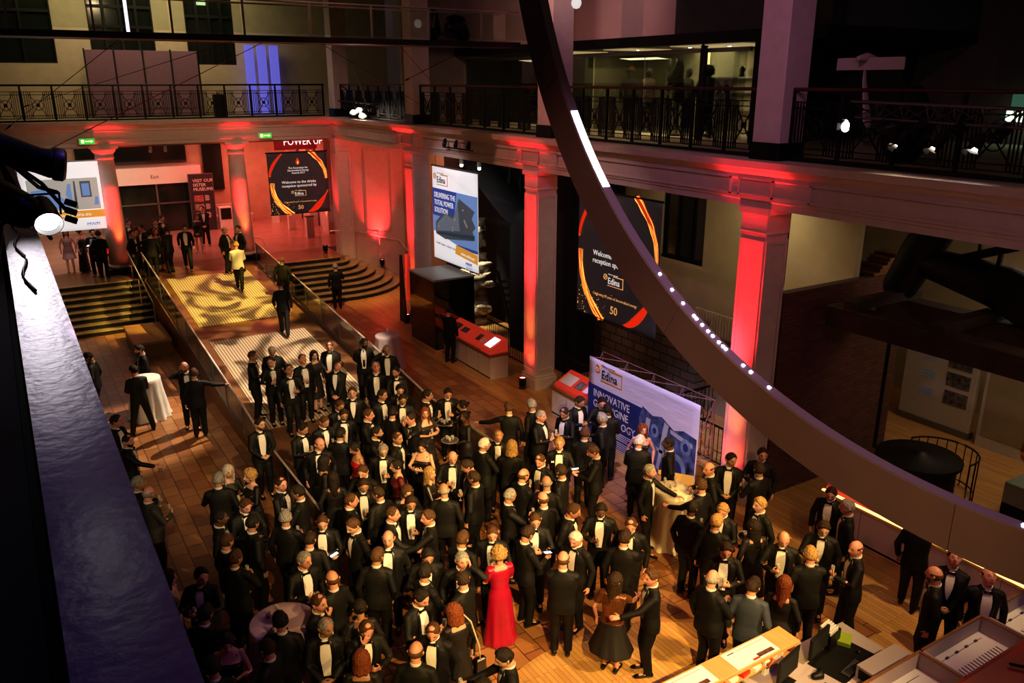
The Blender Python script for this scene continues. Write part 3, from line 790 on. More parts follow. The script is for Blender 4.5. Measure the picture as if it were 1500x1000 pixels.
def round_column(x, label):
    t = empty('column', (x, 34.55, 1.4), 0, label, 'column', 'red lit round columns on the landing')
    q = MB(); q.bbox(-.46, .46, -.46, .46, 0, .22, .02); q.build('plinth', M_BLACK, t)
    q = MB(); q.lathe([(.42, .22), (.45, .27), (.42, .33), (.385, .36)], 32); q.build('base_moulding', M_COLR, t, 'all')
    q = MB(); q.lathe([(.385, .36), (.37, 1.6), (.34, 3.2), (.31, 4.32)], 32); q.build('shaft', M_COLR, t, 'all')
    q = MB(); q.lathe([(.31, 4.32), (.34, 4.34), (.34, 4.38), (.315, 4.40), (.32, 4.50), (.40, 4.60), (.43, 4.66), (.43, 4.70)], 32); q.build('capital', M_COLR, t, True)
    q = MB(); q.bbox(-.47, .47, -.36, .36, 4.70, 4.80, .01); q.build('abacus', M_COLR, t); return t
round_column(3.45, 'red lit round column beside the exit doors')['label'] = 'red lit round column at the head of the stairs beside the exit doors'
round_column(8.25, 'red lit round column')['label'] = 'red lit round column at the head of the ramp left of the black hanging banner'

# ------------------------------------------------------------------ balustrades
def iron_panel(w, h):
    q = MB(); r = .014
    bars = [(.04, .10), (.11, .10), (.18, .10), (w-.18, .10), (w-.11, .10), (w-.04, .10)]
    for x, _ in bars: q.box(x-.010, x+.010, -.012, .012, .10, h-.12)
    x0, x1 = .24, w-.24
    for z in (.12, .22, h-.24, h-.14): q.box(0, w, -.010, .010, z-.010, z+.010)
    for x in (x0, x0+.06, x1-.06, x1): q.box(x-.010, x+.010, -.012, .012, .12, h-.14)
    cx, cz, R_ = w/2, h/2-.01, .17
    q.tube([(cx + R_*cos(2*pi*k/20), 0, cz + R_*sin(2*pi*k/20)) for k in range(21)], .013, 6, caps=False)
    q.bbox(cx-.055, cx+.055, -.03, .03, cz-.055, cz+.055, .01)
    for sx in (-1, 1):
        for sz in (-1, 1): q.bar((cx, 0, cz), (cx + sx*(x1-x0)/2, 0, cz + sz*(h/2-.20)), .022)
    return q
def balustrade(p0, ang, L, n, label, rail=M_BLACK, h=1.25, z=7.1):
    t = empty('balustrade', (p0[0], p0[1], z), ang, label, 'balustrade', 'iron balustrades of the upper gallery')
    w = L/n; me = iron_panel(w, h-.08).mesh('iron_panel', M_BLACK)
    pm = MB(); pm.bbox(-.03, .03, -.03, .03, 0, h-.03, .005); pm = pm.mesh('post', M_BLACK)
    for i in range(n):
        o = link(bpy.data.objects.new('iron_panel', me), t); o.location = (i*w, 0, 0)
    for i in range(n+1):
        o = link(bpy.data.objects.new('post', pm), t); o.location = (i*w, 0, 0)
    q = MB(); q.tube([(-.05, 0, h), (L+.05, 0, h)], .035, 10); q.build('handrail', rail, t)
    q = MB(); q.box(0, L, -.05, .05, 0, .06); q.build('kerb', M_BLACK, t); return t
balustrade((-2.9, 34.42), 0, 14.9, 15, 'black iron balustrade along the back gallery over the entrance')
for k, (y0, y1, l) in enumerate(((26.95, 33.9, 'short black iron balustrade with small stage lights next to the corner pillar'), (18.65, 26.3, 'black iron balustrade with dark red handrail left of the ring'),
        (11.25, 18.0, 'black iron balustrade with dark red handrail in front of the mannequin display'), (2.0, 10.58, 'black iron balustrade behind the lighting truss at right'))):
    balustrade((12.58, y1), R(-90), y1-y0, 7 if k < 3 else 8, l, M_DKWOOD)

# ------------------------------------------------------------------ stairs, ramp
st = empty('staircase', (0, 0, 0), 0, 'straight stone steps with dark risers left of the ramp', 'stairs')
for k in range(8):
    z = .175*(k+1); y = 30.8 + .3*k
    q = MB(); q.box(-2.98, 4.02, y+.03, 33.05, z-.175, z-.035); q.build('riser', M_RISER, st)
    q = MB(); q.bbox(-2.98, 4.02, y, 33.05, z-.035, z - (.002 if k == 7 else 0), .008); q.build('tread', M_TREAD, st)
st = empty('staircase', (0, 0, 0), 0, 'curved stone steps fanning out to the right of the ramp', 'stairs')
def fan(r, y0):
    cx, cy = 11.6, 34.1; pts = [(8.45, cy), (8.45, y0)]
    ry = cy - y0
    for i in range(15):
        a = -pi/2 + (pi/2)*i/14; pts.append((cx + r*cos(a), cy + ry*sin(a)))
    return pts
for k in range(8):
    z = .175*(k+1); y = 30.8 + .3*k; r = 3.1 - .37*k
    q = MB(); P = fan(r-.03, y+.03); q.prism(P, 2, z-.175, z-.035); q.build('riser', M_RISER, st)
    q = MB(); P = fan(r, y); q.prism(P, 2, z-.035, z-.001*(k == 7)); q.build('tread', M_TREAD, st)
b = MB(); b.box(12.85, 15.3, 34.1, 34.3, 0, 6.2); struct(b.build('wall_back', M_ENT))
b = MB(); b.box(13.5, 14.6, 34.02, 34.1, 2.2, 5.6); b.box(13.45, 14.65, 34.05, 34.1, 2.1, 5.7); struct(b.build('trim_5', M_ENT))
hr = empty('handrail', (0, 0, 0), 0, 'thin steel handrail descending beside the curved steps', 'handrail')
pts = [(11.75, 33.9, 2.35), (12.7, 33.95, 2.3), (15.0, 34.0, 1.6), (15.2, 33.2, 1.0)]
q = MB(); q.tube(pts, .022, 8); q.build('rail', M_STEEL, hr)
for p, zb in (((12.0, 33.9, 2.33), 1.4), ((14.0, 33.97, 1.93), .5)): q = MB(); q.tube([p, (p[0], p[1], zb)], .016, 8); q.build('post', M_STEEL, hr)

def rz(y): return max(0., min(1.4, (y-17.4)/15.5*1.4))
rp = empty('ramp', (0, 0, 0), 0, 'wide stone ramp with two ribbed light panels between the glass rails', 'ramp')
ys = [17.4, 19.5, 25.6, 27.0, 32.5, 32.95]
def slab(y0, y1, x0, x1, dz, m, nm, th=.02):
    q = MB(); q.add([(x0, y0, rz(y0)+dz-th), (x1, y0, rz(y0)+dz-th), (x1, y1, rz(y1)+dz-th), (x0, y1, rz(y1)+dz-th), (x0, y0, rz(y0)+dz), (x1, y0, rz(y0)+dz), (x1, y1, rz(y1)+dz), (x0, y1, rz(y1)+dz)],
        [(0, 3, 2, 1), (4, 5, 6, 7), (0, 1, 5, 4), (1, 2, 6, 5), (2, 3, 7, 6), (3, 0, 4, 7)]); return q.build(nm, m, rp)
q = MB(); q.prism([(17.4, 0), (33.0, 0), (33.0, 1.396), (17.42, .004)], 0, 4.14, 8.34); q.build('deck', M_LAND, rp)
slab(27.0, 32.5, 4.75, 7.75, .012, M_RIB, 'ribbed_panel', .01); slab(19.3, 25.6, 4.75, 7.75, .012, M_RIB, 'ribbed_panel', .01)
for x in (4.10, 8.36):
    q = MB(); q.prism([(17.3, 0), (33.0, 0), (33.0, 1.2), (17.3, .0)][:0] or [(17.2, 0), (33.0, 0), (33.0, 1.28), (17.2, .14)], 0, x-.03, x+.03); q.build('side_panel', M_BENCH, rp)
def glass_rail(X, label, y_end=13.45):
    t = empty('glass_balustrade', (X, 17.4, 0), 0, label, 'balustrade', 'glass balustrades along the ramp')
    zr = lambda y: (.90 if y < 17.6 else rz(y)+.92)
    L = [y_end] + [15.45, 17.5] + [19.1, 20.7, 22.3, 23.9, 25.5, 27.1, 28.7, 30.3, 31.9, 33.2]
    for y0, y1 in zip(L, L[1:]):
        q = MB(); z0, z1 = rz(y0)+.10, rz(y1)+.10
        q.add([(-.006, y0+.02-17.4, z0), (.006, y0+.02-17.4, z0), (.006, y1-.02-17.4, z1), (-.006, y1-.02-17.4, z1), (-.006, y0+.02-17.4, zr(y0)-.05), (.006, y0+.02-17.4, zr(y0)-.05), (.006, y1-.02-17.4, zr(y1)-.05), (-.006, y1-.02-17.4, zr(y1)-.05)],
            [(0, 3, 2, 1), (4, 5, 6, 7), (0, 1, 5, 4), (1, 2, 6, 5), (2, 3, 7, 6), (3, 0, 4, 7)]); q.build('glass_panel', M_GLASS, t)
    for y in L[1:]:
        q = MB(); q.box(-.012, .012, y-17.4-.03, y-17.4+.03, rz(y), zr(y)); q.build('post', M_GREYMET, t)
    q = MB(); P = [(0, y-17.4, zr(y)) for y in [y_end, 17.55, 19.0, 33.3]]; q.tube(P, .026, 10); q.build('handrail', M_STEEL, t)
    q = MB(); q.bar((0, y_end-17.4, .08), (0, .1, .08), .03, .10); q.bar((0, .1, .08), (0, 15.8, 1.50), .03, .10); q.build('base_channel', M_GREYMET, t)
glass_rail(4.10, 'left glass balustrade of the ramp with steel handrail'); glass_rail(8.36, 'right glass balustrade of the ramp with steel handrail')
for X, l in ((3.85, 'steel double handrail down the left steps'),):
    t = empty('handrail', (X, 33, 1.4), 0, l, 'handrail')
    q = MB(); q.tube([(-.2, .55, .92), (-.2, .1, .92), (0.1, -2.3, -.45), (.1, -2.32, -1.38)], .022, 8); q.build('rail', M_STEEL, t)
    for y, z in ((.3, .92), (-1.2, .18)): q = MB(); q.tube([(-.15, y, z), (-.15, y, z-.92)], .018, 8); q.build('post', M_STEEL, t)
t = empty('handrail', (8.6, 33.4, 1.4), 0, 'short steel handrail loop at the head of the ramp by the right glass rail', 'handrail')
q = MB(); q.tube([(-.2, .9, .9), (0, 1.0, .9), (.25, .6, .85), (.3, -1.9, -.55)], .02, 8); q.build('rail', M_STEEL, t); q = MB(); q.tube([(0, .95, .88), (0, .95, 0)], .016, 8); q.build('post', M_STEEL, t)
t = empty('bench', (3.35, 28.6, 0), 0, 'solid brown wooden block bench at the foot of the left steps', 'bench')
q = MB(); q.bbox(-.56, .60, -1.15, 1.25, .42, .50, .01); q.build('seat', wood('bench_top', (.36, .18, .06), (.5, .28, .11), .35), t)
q = MB(); q.box(-.53, .57, -1.12, 1.22, 0, .42); q.build('body', M_BENCH, t)

# ------------------------------------------------------------------ entrance lobby
t = empty('entrance_portal', (6.4, 43.6, 1.4), 0, 'white boxed entrance portal reading Exit over dark glass doors', 'portal')
q = MB(); q.bbox(-2.1, 2.1, -.6, 1.2, 2.35, 3.15, .01); q.build('fascia', M_WHITEP, t)
q = MB(); q.box(-2.0, 2.0, -.35, -.32, 0, 2.35); q.build('glass_door', M_DKWIN, t)
for x in (-2.0, 0, 1.95): q = MB(); q.box(x-.04, x+.04, -.42, -.30, 0, 2.35); q.build('door_post', M_GREYMET, t)
q = MB(); q.box(-2, 2, -.42, -.32, 1.35, 1.42); q.build('door_bar', M_GREYMET, t)
text('Exit', .24, frame((-.05, -.605, 2.62), (1, 0, 0), (0, 0, 1)), M_BLACK, t, align='CENTER')
b = MB(); b.box(3.2, 8.2, 44.7, 44.88, 4.6, 6.1); struct(b.build('window_7', M_DKWIN))
b = MB(); b.box(9.0, 9.95, 44.7, 44.88, 3.1, 6.0); struct(b.build('window_8', M_DKWIN))
b = MB(); b.box(-.3, 1.7, 44.7, 44.88, 4.4, 6.0); struct(b.build('window_9', M_DKWIN))
t = empty('information_board', (8.35, 42.6, 1.4), R(-3), 'tall dark museum information board with small pictures beside the exit doors', 'sign')
q = MB(); q.bbox(-.55, .55, -.06, .06, 0, 2.75, .01); q.build('panel', mat('charcoal_board', (.035, .03, .035), .5), t)
q = MB(); q.box(-.58, -.55, -.07, .07, 0, 2.77); q.box(.55, .58, -.07, .07, 0, 2.77); q.box(-.58, .58, -.07, .07, 2.75, 2.78); q.build('edge_frame', M_GREYMET, t)
text('VISIT OUR\nSISTER\nMUSEUMS', .21, frame((-.38, -.065, 2.38), (1, 0, 0), (0, 0, 1)), M_PAPER, t)
for k in range(3):
    q = MB(); q.box(-.38, .05, -.072, -.06, 1.42-.42*k, 1.74-.42*k); q.build('photo', mat('board_photo', (.35, .12, .10) if k != 1 else (.25, .2, .18), .5, noise_amt=.8, scale=14), t)
    q = MB()
    for j in range(5): q.box(.12, .30+.04*(j % 2), -.07, -.06, 1.70-.42*k-.055*j, 1.72-.42*k-.055*j)
    q.build('small_print', M_PAPER, t)
t = empty('bench', (10.0, 44.2, 1.4), 0, 'pale bench against the lobby wall behind the right red column', 'bench')
q = MB(); q.bbox(-1.1, 1.1, -.25, .25, .38, .46, .01); q.build('seat', M_WHITEP, t)
for x in (-.95, .95): q = MB(); q.box(x-.08, x+.08, -.22, .22, 0, .38); q.build('leg', M_WHITEP, t)
q = MB(); [q.box(-1+.14*k, -.94+.14*k, .2, .25, .5, .95) for k in range(15)]; q.box(-1.05, 1.05, .19, .26, .93, .99); q.build('back_rest', M_WHITEP, t)
t = empty('display_plinth', (9.35, 42.6, 1.4), 0, 'small plinth with dark poster beside the museum information board', 'plinth')
q = MB(); q.bbox(-.3, .3, -.25, .25, 0, 1.1, .01); q.build('body', M_WHITEP, t); q = MB(); q.box(-.25, .25, -.27, -.25, .5, 1.05); q.build('poster', M_DARK, t)
for i, y in enumerate((43.1, 40.6, 38.1)):
    t = empty('ticket_gate', (12.0+.1*i, y, 1.4), 0, '%s white ticket post with a lit top in the lobby under the black banner' % ('farthest', 'middle', 'nearest')[i], 'post', 'ticket posts in the lobby')
    q = MB(); q.bbox(-.18, .18, -.12, .12, 0, .95, .01); q.build('body', M_WHITEP, t); q = MB(); q.bbox(-.20, .20, -.14, .14, .95, 1.02, .01); q.build('top', M_GREYMET, t)
for i, y in enumerate((44.2, 41.5, 38.8)):
    b = MB(); b.box(13.2, 13.6, y-.5, y+.4, 1.4, 6.1); o = b.build('trim_6', M_COLR); struct(o)
b = MB(); b.box(13.7, 13.8, 36.5, 44.9, 1.4, 6.1); struct(b.build('wall_right', M_WHITEP))
d = empty('door_1'); struct(d)
q = MB(); q.box(13.62, 13.70, 42.0, 43.4, 1.4, 3.9); q.build('door_leaf', M_WHITEP, d); q = MB(); q.box(13.60, 13.62, 42.3, 43.1, 2.4, 3.6); q.build('door_window', M_DKWIN, d)
t = empty('lit_sign', (11.1, 36.4, 5.82), 0, 'red sign reading POWER UP above the black hanging banner', 'sign')
q = MB(); q.box(-.75, 1.15, 0, .05, -.2, .45); q.build('board', emis('red_sign', (.45, .02, .02), .25), t)
text('POWER UP', .42, frame((-.35, -.01, .0), (1, 0, 0), (0, 0, 1)), emis('white_sign_letters', (.9, .8, .8), 1.2), t, sx=.85)

# exit signs
for x in (2.91, 9.37):
    t = empty('exit_sign', (x, 34.12, 6.40), 0, 'green emergency exit sign %s' % ('at left above the stairs' if x < 5 else 'above the head of the ramp near the black banner'), 'sign', 'green exit signs')
    q = MB(); q.bbox(-.28, .28, -.04, .04, -.12, .12, .01); q.build('casing', M_WHITEP, t)
    q = MB(); q.box(-.25, .25, -.052, -.04, -.095, .095); q.build('green_face', M_GREEN, t)
    q = MB(); q.box(-.19, -.10, -.058, -.05, -.06, .06); q.box(-.06, .12, -.058, -.05, -.015, .02); q.prism([(.12, -.05), (.2, 0), (.12, .05)], 1, -.058, -.05); q.build('pictogram', M_GREENW, t)
t = empty('light_bar', (12.05, 22.7, 6.62), 0, 'black bar with three small spotlights fixed to the beam above the white blue banner', 'lights')
q = MB(); q.tube([(0, -.95, -.1), (0, .95, -.1)], .025, 8); q.build('bar', M_BLACK, t)
for y in (-.75, .05, .8):
    q = MB(); q.tube([(.0, y, .12), (-.08, y-.08, -.02)], [.05, .07], 12); q.tube([(0, y, -.1), (0, y, .1)], .012, 6); q.build('spotlight', M_BLACK, t)

# ------------------------------------------------------------------ banners
def curve_strip(q, pts, w, off):
    """tapered curved streak in the (u, v) plane, returned as faces on a plane; pts [(u,v)], w widths"""
    n = len(pts); vs = []
    for i, (u, v) in enumerate(pts):
        a = pts[max(0, i-1)]; c = pts[min(n-1, i+1)]; dx, dy = c[0]-a[0], c[1]-a[1]; L = sqrt(dx*dx+dy*dy) or 1
        vs += [(u - dy/L*w[i]/2, v + dx/L*w[i]/2, off), (u + dy/L*w[i]/2, v - dx/L*w[i]/2, off)]
    q.add(vs, [(2*i, 2*i+1, 2*i+3, 2*i+2) for i in range(n-1)])
M_BAN = mat('black_banner_cloth_glow', (.022, .018, .020), .55, emit=(.05, .04, .045), es=.22)  # faint glow stands in for spotlight falling on the black cloth
FL = [emis('flame_orange', (.85, .16, .02), .75), emis('flame_yellow', (1., .55, .10), 1.0), emis('flame_red', (.55, .04, .01), .55)]  # printed flames glow by themselves in place of lamp light
M_TXW = emis('white_print_letters', (.85, .83, .8), .55); M_TXO = emis('gold_print_letters', (.80, .42, .14), .6); M_TXK = mat('black_print_letters', (.01, .01, .015), .6)  # white and gold letters glow instead of catching the spotlight
def place(o, M):
    o.data.transform(M); return o
def edina(M, u, v, s, dark, parent):
    """Edina logo: ring emblem, strap line, word in a bracket"""
    mw, mo = (M_TXW, M_TXO) if dark else (M_TXK, mat('orange_print', (.8, .35, .05), .5))
    text('Edina', .30*s, M @ frame((u, v, .006), (1, 0, 0), (0, 1, 0)), mw, parent, sx=.95, ext=.004)
    text('Power on a new level', .055*s, M @ frame((u+.02*s, v+.30*s, .006), (1, 0, 0), (0, 1, 0)), mw, parent)
    q = MB()
    for (a, c, d, e) in ((.28, .78, .255, .285), (.755, .785, -.07, .285), (-.02, .78, -.075, -.055)): q.box(u+a*s, u+c*s, v+d*s, v+e*s, 0, .006)
    place(q.build('logo_bracket', mo, parent), M)
    q = MB(); q.tube([(u-.14*s + .085*s*cos(2*pi*k/16), v+.20*s + .085*s*sin(2*pi*k/16), .003) for k in range(17)], .014*s, 5, caps=False)
    q.tube([(u-.17*s, v+.17*s, .003), (u-.11*s, v+.19*s, .003), (u-.17*s, v+.22*s, .003), (u-.11*s, v+.24*s, .003)], .012*s, 5); place(q.build('logo_emblem', mo, parent), M)
def cloth_panel(w, h, m, parent, M, nm='cloth', sag=.02, th=.012, c1=None):
    q = MB(); n = 16; vs = []
    for k in (0, 1):
        for i in range(n+1):
            for j in range(n+1):
                u, v = w*i/n, h*j/n; vs.append((u, v, -th*k + sag*sin(i*.9)*sin(j*.35)*(1-j/n)*.4))
    N = (n+1)**2; fs = []
    for i in range(n):
        for j in range(n):
            a = i*(n+1)+j; fs += [(a, a+n+1, a+n+2, a+1), (N+a, N+a+1, N+a+n+2, N+a+n+1)]
    for i in range(n):
        a = i*(n+1); b_ = (i+1)*(n+1); fs += [(a, N+a, N+b_, b_), (a+n, b_+n, N+b_+n, N+a+n)]
        fs += [(i, i+1, N+i+1, N+i), (n*(n+1)+i, N+n*(n+1)+i, N+n*(n+1)+i+1, n*(n+1)+i+1)]
    q.add(vs, fs); o = q.build(nm, m, parent, 'all'); return place(o, M)
def welcome_banner(label, loc, M, W, H):
    t = empty('hanging_banner', loc, 0, label, 'banner')
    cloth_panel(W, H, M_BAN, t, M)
    q = MB(); q.tube([(-.03, H, 0), (W+.03, H, 0)], .025, 8); q.tube([(-.03, 0, 0), (W+.03, 0, 0)], .02, 8); place(q.build('pole', M_BLACK, t), M)
    rnd = random.Random(5)
    for ci in range(3):
        q = MB()
        for k in range(5 if ci < 2 else 4):
            d = .03*k*(1+ci*.4); z = .012 + .0015*ci
            # left arc low, bright
            pts = [(.03+d+.30*W*(i/12)**2.4 + .02*sin(k*2+i*.5), H*(.52 - .52*i/12)) for i in range(13)]
            curve_strip(q, pts, [.012 + (.13-.05*ci)*(i/12)**1.2*(1-.5*(k % 2))*(1+.5*sin(i*1.9+k*2)) for i in range(13)], z)
            pts = [(W-.03-d*.6-.26*W*((12-i)/12)**2.2, H*(.55 + .45*(12-i)/12)) for i in range(13)]
            curve_strip(q, pts, [.012 + (.13-.05*ci)*((12-i)/12)**1.1*(1-.5*(k % 2))*(1+.5*sin(i*1.7+k)) for i in range(13)], z)
            if ci != 1:
                pts = [(W*(.62+.36*i/12) + d*.2, H*(.02 + .34*(i/12)**1.8) - d*.1) for i in range(13)]
                curve_strip(q, pts, [.01 + .20*sin(pi*min(1, i/11))*(1-.4*(k % 2)) for i in range(13)], z)
                pts = [(.03 + W*.22*(i/12)**1.8 + d*.4, H*(.62+.36*i/12)) for i in range(13)]
                curve_strip(q, pts, [.01 + .06*sin(pi*i/12) for i in range(13)], z)
        if ci == 1:
            for k in range(60):
                u = rnd.uniform(.05, W*.5)*rnd.random()**.5; v = rnd.uniform(.02, H*.22); s = rnd.uniform(.004, .010); q.box(u, u+s*2, v, v+s*2, .012, .015)
        place(q.build('flame_print', FL[ci], t), M)
    fr = lambda u, v: M @ frame((u, v, .014), (1, 0, 0), (0, 1, 0))
    c = W/2
    q = MB(); dr = [(0, .30), (.07, .17), (.09, .08), (.06, .01), (0, -.02), (-.06, .01), (-.09, .08), (-.07, .17)]
    q.add([(c+u*W/2.6, H*.80+v*W/2.6, .014) for u, v in dr], [tuple(range(8))]); place(q.build('flame_emblem', FL[2], t), M)
    q = MB(); q.add([(c+u*W/2.6, H*.80+v*W/2.6, .017) for u, v in [(.01, .17), (.035, .10), (.02, .10), (.03, .04), (-.02, .03), (-.03, .10), (-.01, .09)]], [tuple(range(7))]); place(q.build('bolt_emblem', FL[1], t), M)
    k = W/2.55
    text('The Association for\nDecentralised Energy\nAwards 2017', .105*k, fr(c, H*.735), M_TXW, t, align='CENTER', ext=.003)
    for vv in (.585, .235):
        q = MB(); q.box(c-.27*W, c+.27*W, H*vv, H*vv+.008, .012, .016); place(q.build('divider_line', M_GREYMET, t), M)
    text('Welcome to the drinks\nreception sponsored by', .155*k, fr(c, H*.50), M_TXW, t, align='CENTER', ext=.003)
    edina(M @ Matrix.Translation((0, 0, .01)), c-.22*k, H*.305, .62*k, True, t)
    text('Celebrating 50 years of decentralised energy', .078*k, fr(c, H*.185), M_TXO, t, align='CENTER')
    text('50', .24*k, fr(c, H*.07), M_TXO, t, align='CENTER', ext=.004)
    return t
MX = frame((9.35, 34.12, 3.18), (1, 0, 0), (0, 0, 1)); welcome_banner('black square welcome banner with flame print hanging right of the right red column', (0, 0, 0), MX, 2.52, 2.52)
MY = frame((12.48, 16.95, 2.72), (0, -1, 0), (0, 0, 1)); welcome_banner('black welcome banner with flame print hanging partly behind the ring', (0, 0, 0), MY, 3.12, 3.2)
# white and blue banner between the pillars
M_LIT = mat('white_banner_cloth_glow', (.85, .84, .84), .6, emit=(.9, .88, .9), es=.55)  # cloth glows by itself, standing in for spotlight brightness
M_SKY = mat('sky_blue_print', (.20, .35, .70), .6, emit=(.22, .38, .75), es=.35); M_GREYP = mat('steel_blue_print', (.12, .15, .19), .6, emit=(.12, .15, .19), es=.2)  # spotlight brightness mixed into these prints as a weak glow
M_GREYP2 = mat('light_steel_print', (.25, .32, .40), .6, emit=(.25, .32, .4), es=.2); M_ORP = mat('orange_band_print', (.85, .42, .06), .6, emit=(.85, .42, .06), es=.4)  # these prints also glow weakly in place of spotlight
t = empty('hanging_banner', (0, 0, 0), 0, 'white and blue power banner hanging between two pillars left of centre', 'banner')
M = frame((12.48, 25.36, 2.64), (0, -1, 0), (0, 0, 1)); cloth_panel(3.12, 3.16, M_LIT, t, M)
def flat(nm, polys, m, z, parent, M):
    q = MB()
    for P in polys: q.add([(u, v, z) for u, v in P] + [(u, v, z-.004) for u, v in P], [tuple(range(len(P))), tuple(range(2*len(P)-1, len(P)-1, -1))])
    return place(q.build(nm, m, parent), M)
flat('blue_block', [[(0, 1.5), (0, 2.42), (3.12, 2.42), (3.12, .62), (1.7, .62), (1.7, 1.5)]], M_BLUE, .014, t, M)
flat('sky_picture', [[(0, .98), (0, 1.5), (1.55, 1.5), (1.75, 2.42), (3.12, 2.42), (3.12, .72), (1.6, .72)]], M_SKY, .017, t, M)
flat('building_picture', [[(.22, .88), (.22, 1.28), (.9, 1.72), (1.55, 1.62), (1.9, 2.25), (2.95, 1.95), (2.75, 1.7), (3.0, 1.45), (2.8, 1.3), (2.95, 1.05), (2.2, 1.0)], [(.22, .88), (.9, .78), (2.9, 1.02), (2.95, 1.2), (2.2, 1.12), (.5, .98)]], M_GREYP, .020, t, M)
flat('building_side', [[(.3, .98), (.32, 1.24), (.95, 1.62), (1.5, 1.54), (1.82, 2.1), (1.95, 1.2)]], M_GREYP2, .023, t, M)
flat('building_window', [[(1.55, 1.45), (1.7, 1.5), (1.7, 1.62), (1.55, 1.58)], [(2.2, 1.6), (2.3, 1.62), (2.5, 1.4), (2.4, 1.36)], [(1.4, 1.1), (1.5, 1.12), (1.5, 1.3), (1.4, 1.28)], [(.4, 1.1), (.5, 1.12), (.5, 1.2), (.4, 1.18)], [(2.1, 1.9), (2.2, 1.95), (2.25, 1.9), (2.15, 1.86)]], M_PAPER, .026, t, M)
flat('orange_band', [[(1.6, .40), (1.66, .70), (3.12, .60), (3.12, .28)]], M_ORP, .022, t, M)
text('www.edina.eu', .16, M @ frame((2.0, .43, .024), (1, -.05, 0), (.05, 1, 0)), M_TXW, t)
text('DELIVERING THE\nTOTAL POWER\nSOLUTION', .25, M @ frame((.14, 2.12, .019), (1, 0, 0), (0, 1, 0)), M_TXW, t, ext=.003, sx=.80)
edina(M @ Matrix.Translation((0, 0, .012)), .36, 2.62, 1.0, False, t)
text('Consult  Support  Construct  Install', .10, M @ frame((.2, .55, .016), (1, -.03, 0), (.03, 1, 0)), M_GREYP, t)
text('MWM', .16, M @ frame((2.3, .14, .016), (1, 0, 0), (0, 1, 0)), M_BLUE, t, ext=.004); q = MB(); q.tube([(2.35, .08, .016), (2.75, .08, .016)], .01, 5); place(q.build('logo_line', M_BLUE, t), M)
q = MB(); q.tube([(-.03, 3.16, 0), (3.15, 3.16, 0)], .03, 8); q.tube([(-.03, 0, 0), (3.15, 0, 0)], .02, 8); place(q.build('pole', M_GREYMET, t), M)
for v in (.3, 2.8): q = MB(); q.tube([(-.02, 3.16, 0), (-.02, 3.55, 0)], .008, 6); place(q.build('hanging_wire', M_BLACK, t), M @ Matrix.Translation((v, 0, 0)))
# left banner over the stairs
t = empty('hanging_banner', (0, 0, 0), 0, 'white banner with engine picture hanging behind the big spotlight at left', 'banner')
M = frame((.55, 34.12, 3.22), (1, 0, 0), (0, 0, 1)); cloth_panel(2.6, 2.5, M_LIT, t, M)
flat('plant_picture', [[(.2, .75), (.2, 1.9), (2.5, 1.9), (2.5, .75)]], mat('pale_grey_print', (.6, .6, .55), .6, emit=(.6, .6, .55), es=.3), .014, t, M)  # grey picture glows slightly to stand in for spotlight
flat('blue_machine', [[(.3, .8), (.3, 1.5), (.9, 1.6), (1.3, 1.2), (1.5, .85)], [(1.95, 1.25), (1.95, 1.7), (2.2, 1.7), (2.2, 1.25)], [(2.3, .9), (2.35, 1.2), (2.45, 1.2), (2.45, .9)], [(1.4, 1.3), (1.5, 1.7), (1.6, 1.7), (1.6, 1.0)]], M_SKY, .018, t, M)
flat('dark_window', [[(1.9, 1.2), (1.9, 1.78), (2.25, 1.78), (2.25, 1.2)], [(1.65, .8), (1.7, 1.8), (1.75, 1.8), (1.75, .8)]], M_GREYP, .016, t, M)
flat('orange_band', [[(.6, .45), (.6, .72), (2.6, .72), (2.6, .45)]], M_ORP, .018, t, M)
text('www.edina.eu', .2, M @ frame((1.0, .52, .02), (1, 0, 0), (0, 1, 0)), M_TXW, t); text('MWM', .17, M @ frame((1.95, .15, .016), (1, 0, 0), (0, 1, 0)), M_BLUE, t, ext=.004)
q = MB(); q.tube([(-.03, 2.5, 0), (2.63, 2.5, 0)], .025, 8); place(q.build('pole', M_GREYMET, t), M)

# ------------------------------------------------------------------ the ring
M_LEDDOT = emis('white_led_dot', (.85, .9, 1.), 12.)
RC = V((5.57, 2.85, 11.55))
t = empty('suspended_ring', tuple(RC), 0, 'huge suspended white metal ring sweeping across the hall with an inner strip of lights', 'sculpture')
def arc_box(r0, r1, x0, x1, a0, a1, n):
    q = MB(); vs = []
    closed = abs(a1-a0-2*pi) < 1e-6; m = n if closed else n+1
    for i in range(m):
        a = a0 + (a1-a0)*i/n; c, s = cos(a), sin(a)
        vs += [(x0, r0*c, r0*s), (x1, r0*c, r0*s), (x1, r1*c, r1*s), (x0, r1*c, r1*s)]
    fs = []
    for i in range(n):
        k = 4*i; l = 4*((i+1) % m); fs += [(k+j, k+(j+1) % 4, l+(j+1) % 4, l+j) for j in range(4)]
    if not closed: fs += [(0, 3, 2, 1), (4*n, 4*n+1, 4*n+2, 4*n+3)]
    q.add(vs, fs); return q
M_RING = mat('satin_white_metal', (.050, .029, .040), .5, noise_amt=.05, scale=3, spec=.5)
for k in range(12):
    a0 = 2*pi*k/12 + .0006; arc_box(6.0, 6.39, 0, .133, a0, a0 + 2*pi/12 - .0012, 16).build('ring_segment', M_RING, t, True)
arc_box(5.992, 6.0, .012, .121, 0, 2*pi, 192).build('inner_screen', mat('dark_violet_screen', (.05, .035, .10), .25), t, True)
arc_box(5.984, 5.993, .022, .110, R(-43.9), R(-34.3), 16).build('light_segment', M_LED, t)
